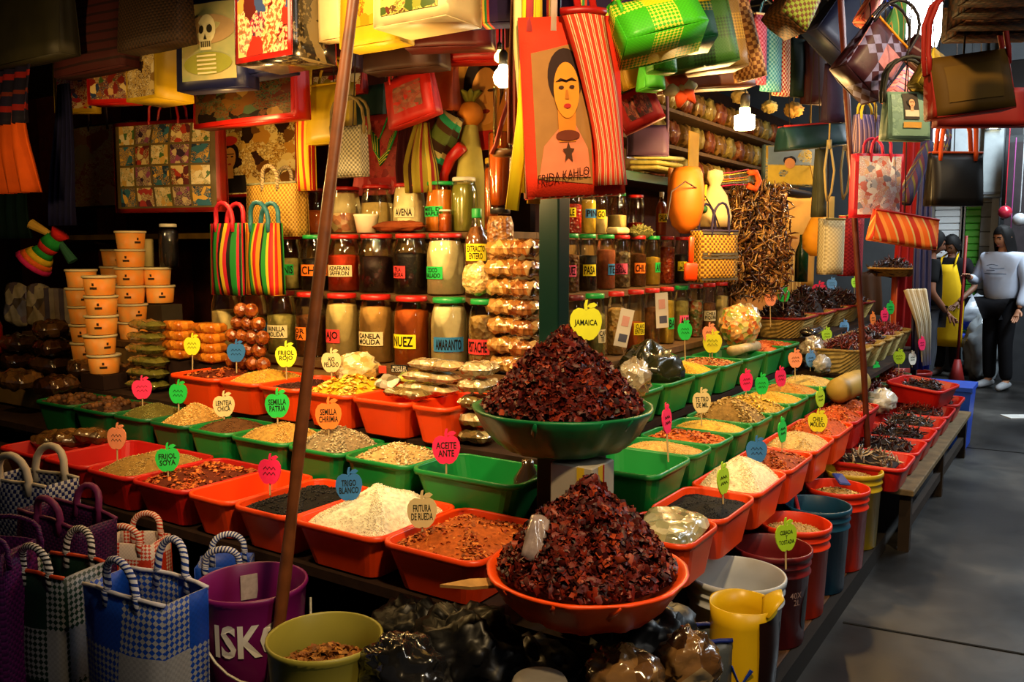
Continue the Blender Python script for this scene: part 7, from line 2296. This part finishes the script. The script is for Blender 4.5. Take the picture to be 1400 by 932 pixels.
S('wall_back', MB().box(14, .1, 4.1, (-1.5, YB + .1, 2.05)).mesh('wall', plain('#3E4042', .8, .2, .2, 3)))
S('wall_right', MB().box(.1, 20, 4.1, (5.5, 7, 2.05)).mesh('wall', plain('#38383A', .85, .2, .2, 3)))
for k, (x0, x1, c_, l_) in enumerate(((1274, 1314, '#B8BCBE', 'white roller shutter closed at the far end of the aisle'), (1316, 1343, '#4CA830', 'bright green roller shutter at the far end of the aisle'))):
    X0, X1, _, _ = wrect(x0, 170, x1, 495, YB)
    o = E('roller_shutter', l_, 'shutter', ((X0 + X1) / 2, YB, 0), 0, 'roller shutters at the far end')
    wd_ = X1 - X0
    for i in range(30):
        P('slat', cached(('slat', k), lambda: MB().box(wd_ - .04, .03, .082, (0, 0, .041), bev=.012).mesh('slat', plain(c_, .5, .4, .08))), o, (0, -.01, .02 + .086 * i))
    for s_ in (-1, 1):
        P('guide_rail', MB().box(.04, .06, 2.7, (s_ * wd_ / 2, -.01, 1.35)).mesh('guide_rail', plain('#6A6E70', .4, .4, .1, 4, 0, 60, .4)), o)
    P('housing', MB().box(wd_, .12, .16, (0, 0, 2.70)).mesh('housing', plain('#707478', .5, .4, .1)), o)
X0, X1, _, _ = wrect(1344, 170, 1352, 495, YB - .1)
cw_ = S('wall_pier', MB().box(.15, .10, 4.0, (0, 0, 2.0)).mesh('wall', plain('#4A4C4C', .8, .2, .1)), None, ((X0 + X1) / 2, YB - .05, 0))
for r_ in range(18):
    for c_ in range(1):
        P('block', cached(('cblock', (r_ + c_) % 3), lambda: MB().box(.14, .03, .17, (0, 0, 0), bev=.006).mesh('block', plain(['#8A8E8E', '#7E8282', '#949898'][(r_ + c_) % 3], .8, .2, .12, 12))), cw_, (0, -.06, .1 + .18 * r_))
X0, X1, _, _ = wrect(1354, 170, 1364, 495, YB - .3)
S('wall_column', MB().box(X1 - X0, .2, 4.0, (0, 0, 2.0)).mesh('wall', plain('#A8ACAC', .7, .2, .1, 5)), None, ((X0 + X1) / 2, YB - .3, 0))
# upper pale sign boxes, lit window, dark beams
for (x0, y0, x1, y1), c_, l_, yy in (((1300, 172, 1345, 262), '#9AA2A6', 'pale grey sheet metal box high on the far wall', YB - .3), ((1345, 160, 1372, 270), '#8A9294', 'narrow pale metal box beside the lit window', YB - .45), ((1372, 185, 1420, 300), '#1E2224', 'dark grille panel high at the right edge', YB - .8), ((1330, 85, 1420, 150), '#1A1A1C', 'dark canopy board at the upper right edge', YB - 2.5)):
    X0, X1, Z0, Z1 = wrect(x0, y0, x1, y1, yy)
    o = E('wall_box', l_, 'box', ((X0 + X1) / 2, yy, Z0))
    P('case', MB().box(X1 - X0, .16, Z1 - Z0, (0, 0, (Z1 - Z0) / 2), bev=.01).mesh('case', plain(c_, .6, .3, .15)), o)
    P('edge_bar', MB().box(X1 - X0, .03, .03, (0, -.10, .05)).mesh('edge_bar', plain('#50565A', .5, .4, .1)), o)
    P('rod', MB().tube([(0, 0, Z1 - Z0 - .002), (0, 0, 4.05 - Z0)], .012, 6).mesh('rod', plain('#2A2C2E', .5, .4, .1)), o)
X0, X1, Z0, Z1 = wrect(1352, 157, 1368, 178, YB - .5)
o = E('lit_window', 'small bright window high on the far wall', 'window', ((X0 + X1) / 2, YB - .56, (Z0 + Z1) / 2))
P('pane', MB().box(X1 - X0, .02, Z1 - Z0).mesh('pane', emit('#FFF2C8', 6)), o)
P('frame', MB().tube([(-(X1 - X0) / 2, -.01, -(Z1 - Z0) / 2), ((X1 - X0) / 2, -.01, -(Z1 - Z0) / 2), ((X1 - X0) / 2, -.01, (Z1 - Z0) / 2), (-(X1 - X0) / 2, -.01, (Z1 - Z0) / 2)], .02, 6, closed=True).mesh('frame', plain('#4A4E50', .5, .4, .1)), o)
X0, X1, Z0, Z1 = wrect(1262, 158, 1285, 195, YB - .5)
o = E('lit_window', 'white glare of a window behind the teal portrait bag', 'window', ((X0 + X1) / 2, YB + .042, (Z0 + Z1) / 2))
P('pane', MB().box(X1 - X0, .02, Z1 - Z0).mesh('pane', emit('#EEF2FF', 5)), o)
# goods of the stall opposite, at the right edge
X0, X1, Z0, Z1 = wrect(1366, 265, 1430, 470, YB - 1.4)
o = E('opposite_stall', 'dark open stall front at the right edge behind the woman', 'stall', ((X0 + X1) / 2, YB - 1.4, 0))
P('counter', MB().box(X1 - X0, .5, .9, (0, 0, .45)).mesh('counter', plain('#2A2A2C', .7, .2, .2)), o)
P('back_board', MB().box(X1 - X0, .05, 1.7, (0, .3, 1.75)).mesh('back_board', plain('#241E20', .8, .2, .3)), o)
for i, (px_, py_, c_, l_) in enumerate(((1374, 290, '#8A1C2C', 'dark red balloon like ball hanging at the right edge'), (1394, 300, '#909498', 'silvery ball hanging at the right edge'), (1380, 345, '#7A3A6A', 'violet ball hanging behind the woman'), (1412, 268, '#6A1A1A', 'small dark red ball at the right edge'))):
    p = at(px_, py_, y=YB - 1.75)
    T('hanging_ball', _lm('hanging_ball', [(.07 * math.sin(PI * k / 10), -.07 * math.cos(PI * k / 10)) for k in range(11)] + [(.006, .10), (.006, 1.2)], 16, plain(c_, .25, .5, .15)), l_, 'ball', p, (0, 0, 0), 'hanging balls of the opposite stall')
# things on the floor between the men and the woman
def fl_at(px_, py_):
    return at(px_, py_, z=0.0)


p = fl_at(1318, 512)
blob('white_sack', 'white plastic sack with blue edge on the floor behind the men', (p.x, p.y + .4, .68), (.30, .25, .22), 51, plain('#9AA0A8', .3, .5, .2, 6), crease=.5)
o = E('crate', 'grey plastic crate under the white sack', 'crate', (p.x, p.y + .4, 0), YAW)
P('wall', MB().box(.60, .45, .42, (0, 0, .21), bev=.02).mesh('wall', plain('#50585C', .5, .4, .15)), o)
P('rim', MB().box(.63, .48, .05, (0, 0, .425), bev=.01).mesh('rim', plain('#22389A', .4, .4, .1)), o)
p = fl_at(1342, 520)
blob('clear_sack', 'big clear plastic sack standing beside the broom', (p.x, p.y, .36), (.22, .20, .40), 52, plain('#80868A', .15, .6, .3, 6, .6, 14, 0, .7), crease=.5, flat=.1)
blob('dark_bag', 'black bag on the floor near the apron wearer', fl_at(1330, 512) + Vector((0, 0, .08)), (.22, .16, .08), 53, BLK, crease=.4)

# ------------------------------------------------------------------ people


def skin(name, V, Ed, R, mat, parent, root=0, sub=2):
    me = bpy.data.meshes.new(name)
    me.from_pydata([tuple(v) for v in V], Ed, [])
    me.materials.append(mat)
    o = bpy.data.objects.new(name, me)
    COL.objects.link(o)
    o.parent = parent
    o.modifiers.new('skin', 'SKIN')
    for i, r in enumerate(R):
        sv = me.skin_vertices[0].data[i]
        sv.radius = r if isinstance(r, tuple) else (r, r)
        sv.use_root = i == root
    o.modifiers['skin'].use_smooth_shade = True
    s_ = o.modifiers.new('smooth', 'SUBSURF')
    s_.levels = s_.render_levels = sub
    return o


def head_part(parent, c, skinm, hair, nod, turn, long_hair):
    h = bpy.data.objects.new('head', None)
    V, Fc = [], []
    nu, nv = 28, 20
    for j in range(nv + 1):
        th = PI * j / nv
        for i in range(nu):
            a = 2 * PI * i / nu
            d = Vector((math.sin(th) * math.sin(a), -math.sin(th) * math.cos(a), math.cos(th)))
            x, y, z = d.x * .074, d.y * .094, d.z * .115
            if z < 0:
                k = 1 - .38 * (z / -.115) ** 1.5
                x *= k
                y *= (1 - .18 * (z / -.115))
            if y < 0:
                f = max(0, 1 - abs(x) / .016)
                y -= .026 * f * math.exp(-((z + .018) / .020) ** 2)          # nose
                y -= .006 * math.exp(-(x / .028) ** 2) * math.exp(-((z + .062) / .010) ** 2)   # lips
                y -= .007 * math.exp(-(x / .03) ** 2) * math.exp(-((z + .098) / .014) ** 2)    # chin
                y += .011 * (math.exp(-((abs(x) - .030) / .014) ** 2)) * math.exp(-((z - .008) / .012) ** 2)  # sockets
            V.append((x, y, z))
    for j in range(nv):
        for i in range(nu):
            k = (i + 1) % nu
            Fc.append((j * nu + i, (j + 1) * nu + i, (j + 1) * nu + k, j * nu + k))
    ho = P('head', mk_mesh('head', V, Fc, skinm, smooth=True), parent, c, (nod, 0, turn))
    sub = MB()
    for s_ in (-1, 1):
        P('eye', _lm('eye', [(.010 * math.sin(PI * i / 8), -.010 * math.cos(PI * i / 8)) for i in range(9)], 10, plain('#1A120E', .2, .5, 0)), ho, (s_ * .030, -.072, .008))
        P('ear', MB().tube([(s_ * .070, .005, -.028), (s_ * .080, .012, 0), (s_ * .078, .010, .026)], [.006, .013, .008], 8, flat=.6).mesh('ear', skinm, True), ho)
        P('eyebrow', MB().tube([(s_ * .014, -.091, .026), (s_ * .032, -.088, .031), (s_ * .048, -.076, .025)], .0045, 6).mesh('eyebrow', hair, True), ho)
    P('mouth', MB().tube([(-.022, -.083, -.062), (0, -.093, -.060), (.022, -.083, -.062)], [.003, .006, .003], 6).mesh('mouth', plain('#6A2E26', .5, .3, .1), True), ho)
    # hair cap: follows the skull, open over the face
    V, Fc = [], []
    nu, nv = 26, 12
    low = -.27 if long_hair else -.060
    for j in range(nv + 1):
        t = j / nv
        for i in range(nu):
            a = 2 * PI * i / nu
            f = max(0, min(1, (math.cos(a) - .40) / .35))      # 1 over the face
            f = f * f * (3 - 2 * f)
            end = low + (.058 - low) * f
            z = .132 - t * (.132 - end)
            rr = math.sqrt(max(.02, 1 - (z / .134) ** 2)) if z > 0 else 1.0 + (.30 * min(.2, -z) if long_hair else -1.2 * -z)
            wv = 1 + .025 * math.sin(9 * a + 4 * t) * (1 if z < .05 else .4)
            V.append((.088 * rr * math.sin(a) * wv, -.106 * rr * math.cos(a) * wv + .006, z))
    for j in range(nv):
        for i in range(nu):
            k = (i + 1) % nu
            Fc.append((j * nu + i, (j + 1) * nu + i, (j + 1) * nu + k, j * nu + k))
    hp = P('hair', mk_mesh('hair', V, Fc, hair, smooth=True), ho)
    m = hp.modifiers.new('thickness', 'SOLIDIFY')
    m.thickness = .012
    return ho


def hand_part(parent, wrist, direction, skinm, side, grip=False):
    d = Vector(direction).normalized()
    up = Vector((0, -1, 0)) if abs(d.y) < .8 else Vector((0, 0, 1))
    lat = d.cross(up).normalized() * side
    nrm = lat.cross(d).normalized()
    w_ = Vector(wrist)
    V, Ed, R = [w_, w_ + d * .045, w_ + d * .085], [(0, 1), (1, 2)], [(.022, .018), (.030, .016), (.032, .014)]
    for k, (o_, L) in enumerate(((-.026, .062), (-.009, .074), (.009, .069), (.025, .052))):
        b0 = w_ + d * .085 + lat * o_
        bend = .75 if grip else .28
        p1 = b0 + d * L * .5 + nrm * L * .12 * bend
        p2 = p1 + (d * (1 - bend) + nrm * bend).normalized() * L * .32
        p3 = p2 + (d * (1 - bend * 1.5) + nrm * bend).normalized() * L * .25
        n0 = len(V)
        V += [b0, p1, p2, p3]
        Ed += [(2, n0), (n0, n0 + 1), (n0 + 1, n0 + 2), (n0 + 2, n0 + 3)]
        R += [.0095, .0088, .008, .007]
    n0 = len(V)
    t0 = w_ + d * .03 - lat * .028
    V += [t0, t0 + d * .03 - lat * .022 + nrm * .01, t0 + d * .055 - lat * .028 + nrm * .018]
    Ed += [(1, n0), (n0, n0 + 1), (n0 + 1, n0 + 2)]
    R += [.012, .010, .008]
    return skin('hand', V, Ed, R, skinm, parent, 0, 1)


def person(label, loc, yaw, H, arms, skinc, hairc, shirt, trousers, shoe, nod=.2, turn=0.0, long_hair=False, sleeve='short', apron=None, crouch=False, stance=.10, build=1.0, graphic=None):
    o = E('person', label, 'person', loc, yaw)
    k = H / 1.70
    skm = plain(skinc, .55, .3, .12, 14)
    hm = plain(hairc, .65, .15, .3, 50)
    if crouch:
        hip, ch, nk = (0, .05, .38), (0, -.12, .72), (0, -.20, .88)
        legs = [[(s * .09, .03, .36), (s * .15, -.42, .46), (s * .15, -.22, .07), (s * .16, -.38, .035)] for s in (-1, 1)]
    else:
        hip, ch, nk = (0, 0, .92), (0, -.01, 1.30), (0, 0, 1.44)
        legs = [[(s * .085, 0, .88), (s * stance, -.02 - .02 * s, .48), (s * (stance + .01), .03 - .02 * s, .085), (s * (stance + .03), -.12 - .02 * s, .035)] for s in (-1, 1)]
    hd = (nk[0], nk[1] - .02, nk[2] + .145)
    V = [hip, tuple((a + b_) / 2 for a, b_ in zip(hip, ch)), ch, nk, (hd[0], hd[1] + .01, hd[2] - .03)]
    Ed = [(0, 1), (1, 2), (2, 3), (3, 4)]
    R = [(.125 * build, .095), (.105 * build, .08), (.115 * build, .075), .055, .05]
    aj = []
    for s, arm in zip((-1, 1), arms):
        sh = (ch[0] + s * .165 * build, ch[1] + .01, ch[2] + .075)
        chain = [sh] + [tuple(p) for p in arm]
        n0 = len(V)
        V += chain
        Ed += [(2, n0), (n0, n0 + 1), (n0 + 1, n0 + 2)]
        R += [.052, .043, .030]
        aj.append(chain)
    for lg in legs:
        n0 = len(V)
        V += lg
        Ed += [(0, n0), (n0, n0 + 1), (n0 + 1, n0 + 2), (n0 + 2, n0 + 3)]
        R += [.085, .060, .040, .030]
    sc = lambda L: [tuple(c * k for c in v) for v in L]
    sr = lambda L, g=1.0: [tuple(c * k * g for c in (r if isinstance(r, tuple) else (r, r))) for r in L]
    skin('body', sc(V), Ed, sr(R, .93), skm, o)
    # shirt over torso and upper arms
    V2 = [hip, V[1], ch, (nk[0], nk[1] + .005, nk[2] - .03)]
    V2[0] = (hip[0], hip[1], hip[2] - .04 if not crouch else hip[2])
    E2 = [(0, 1), (1, 2), (2, 3)]
    R2 = [(.172 * build, .135), (.165 * build, .125), (.175 * build, .120), .088]
    for chain in aj:
        n0 = len(V2)
        el = chain[1]
        V2 += [chain[0], el] if sleeve == 'long' else [chain[0], tuple(a + (b_ - a) * .72 for a, b_ in zip(chain[0], el))]
        E2 += [(2, n0), (n0, n0 + 1)]
        R2 += [.078, .064]
        if sleeve == 'long':
            V2.append(tuple(a + (b_ - a) * .93 for a, b_ in zip(el, chain[2])))
            E2.append((n0 + 1, n0 + 2))
            R2.append(.046)
    sh_ = skin('shirt', sc(V2), E2, sr(R2), plain(shirt, .8, .15, .12, 8), o)
    V3 = [(hip[0], hip[1], hip[2])]
    E3, R3 = [], [(.158 * build, .125)]
    for lg in legs:
        n0 = len(V3)
        V3 += lg[:3]
        E3 += [(0, n0), (n0, n0 + 1), (n0 + 1, n0 + 2)]
        R3 += [.098, .076, .066]
    skin('trousers', sc(V3), E3, sr(R3), plain(trousers, .8, .15, .15, 8), o)
    for lg in legs:
        a, t = Vector(lg[2]) * k, Vector(lg[3]) * k
        P('shoe', MB().tube([a + Vector((0, .055, -.035 * k)), a + Vector((0, 0, -.035 * k)), (a + t) / 2 + Vector((0, 0, -.012)), t + Vector((0, -.03, 0)), t + Vector((0, -.06, -.005))], [.030 * k, .044 * k, .044 * k, .036 * k, .015 * k], 10).mesh('shoe', plain(shoe, .6, .3, .1), True), o)
    head_part(o, Vector(hd) * k, skm, hm, nod, turn, long_hair)
    for s, chain in zip((-1, 1), aj):
        hand_part(o, Vector(chain[2]) * k, Vector(chain[2]) - Vector(chain[1]), skm, s, grip=len(arms) > 2)
    if apron:
        V, Fc = [], []
        for j in range(11):
            t = j / 10
            z = (1.36 - .98 * t) * k
            hw = (.085 + .115 * min(1, t * 2.4)) * k
            for i in range(7):
                s = i / 6 * 2 - 1
                V.append((s * hw, (-.150 - .02 * math.sin(PI * t) + .05 * s * s + .010 * math.sin(6 * s + 5 * t) * t) * k, z))
        for j in range(10):
            for i in range(6):
                a = j * 7 + i
                Fc.append((a, a + 1, a + 8, a + 7))
        ap = P('apron', mk_mesh('apron', V, Fc, plain(apron, .8, .15, .12, 7), smooth=True), o)
        m = ap.modifiers.new('thickness', 'SOLIDIFY')
        m.thickness = .008
        for s in (-1, 1):
            P('apron_strap', MB().tube([(s * .08 * k, -.145 * k, 1.355 * k), (s * .085 * k, -.09 * k, 1.44 * k), (s * .06 * k, .02 * k, 1.49 * k)], .012, 6, flat=.5).mesh('apron_strap', plain(apron, .8, .15, .12, 7), True), o)
    if graphic:
        b_ = MB()
        for z, x0, x1, dz in ((1.30, -.09, .02, .012), (1.275, -.06, .09, -.01), (1.25, -.09, -.01, .0), (1.215, -.11, .11, 0)):
            b_.tube([(x0 * k, -.137 * k, z * k), ((x0 + x1) / 2 * k, -.145 * k, (z + dz) * k), (x1 * k, -.137 * k, z * k)], .008, 6, flat=.4)
        P('chest_print', b_.mesh('chest_print', plain(graphic, .7, .2, 0), True), o)
    return o


def face_yaw(p, deg):
    return math.atan2(-p.x, p.y) + math.radians(deg)


p = fl_at(1361, 531)
d_ = depth(p)
person('woman with long dark hair in a pale grey hoodie holding a red broom handle', p, face_yaw(p, -28), (531 - 309) * d_ / F_PX, [[(-.26, -.03, 1.12), (-.21, -.24, 1.18)], [(.25, .02, 1.10), (.24, -.10, .86)]],
       '#9A6A4E', '#0C0A0A', '#A6AEBE', '#0C0C10', '#8A8C90', .28, -.25, True, 'long', None, False, .09, 1.12, '#2A2E3A')
p2 = Vector(p) + Matrix.Rotation(face_yaw(p, -28), 3, 'Z') @ Vector((-.215, -.345, 0))
T('broom', MB().tube([(0, 0, .02), (0, 0, .30)], [.09, .03], 10).tube([(0, 0, .30), (.02, 0, 1.55)], .014, 8).mesh('broom', plain('#7A1A16', .5, .3, .15), True), 'red handled broom held upright by the woman in the hoodie', 'broom', (p2.x, p2.y, 0))
p = fl_at(1293, 514)
d_ = depth(p)
person('person in black shirt and long yellow apron looking down', p, face_yaw(p, -18), (514 - 322) * d_ / F_PX, [[(-.25, .0, 1.10), (-.12, -.22, .92)], [(.27, .02, 1.10), (.16, -.20, .92)]],
       '#6A4632', '#0A0808', '#0C0C0E', '#121216', '#4A3A34', .50, -.2, False, 'short', '#C8A010', False, .09, 1.05)
p = at(1263, 545, z=0)
d_ = depth(p)
person('dark haired person in black shirt and grey trousers turned away, half hidden by cloths', p, face_yaw(p, 95), (545 - 316) * d_ / F_PX, [[(-.24, .0, 1.10), (-.12, -.16, .90)], [(.24, .0, 1.10), (.10, -.17, .90)]],
       '#7A4E38', '#0C0A0A', '#0B0B0D', '#3A3C42', '#1A1A1A', .3, .1, False, 'short')
p = at(1446, 548, z=0)
person('crouching person in dusty pink jacket and blue jeans cut off at the right edge', p, face_yaw(p, 40), 1.62, [[(-.27, -.28, .52), (-.16, -.48, .46)], [(.27, -.28, .52), (.14, -.50, .48)]],
       '#8A5E48', '#14100E', '#8A7470', '#142038', '#2A2624', .3, 0, False, 'long', None, True)
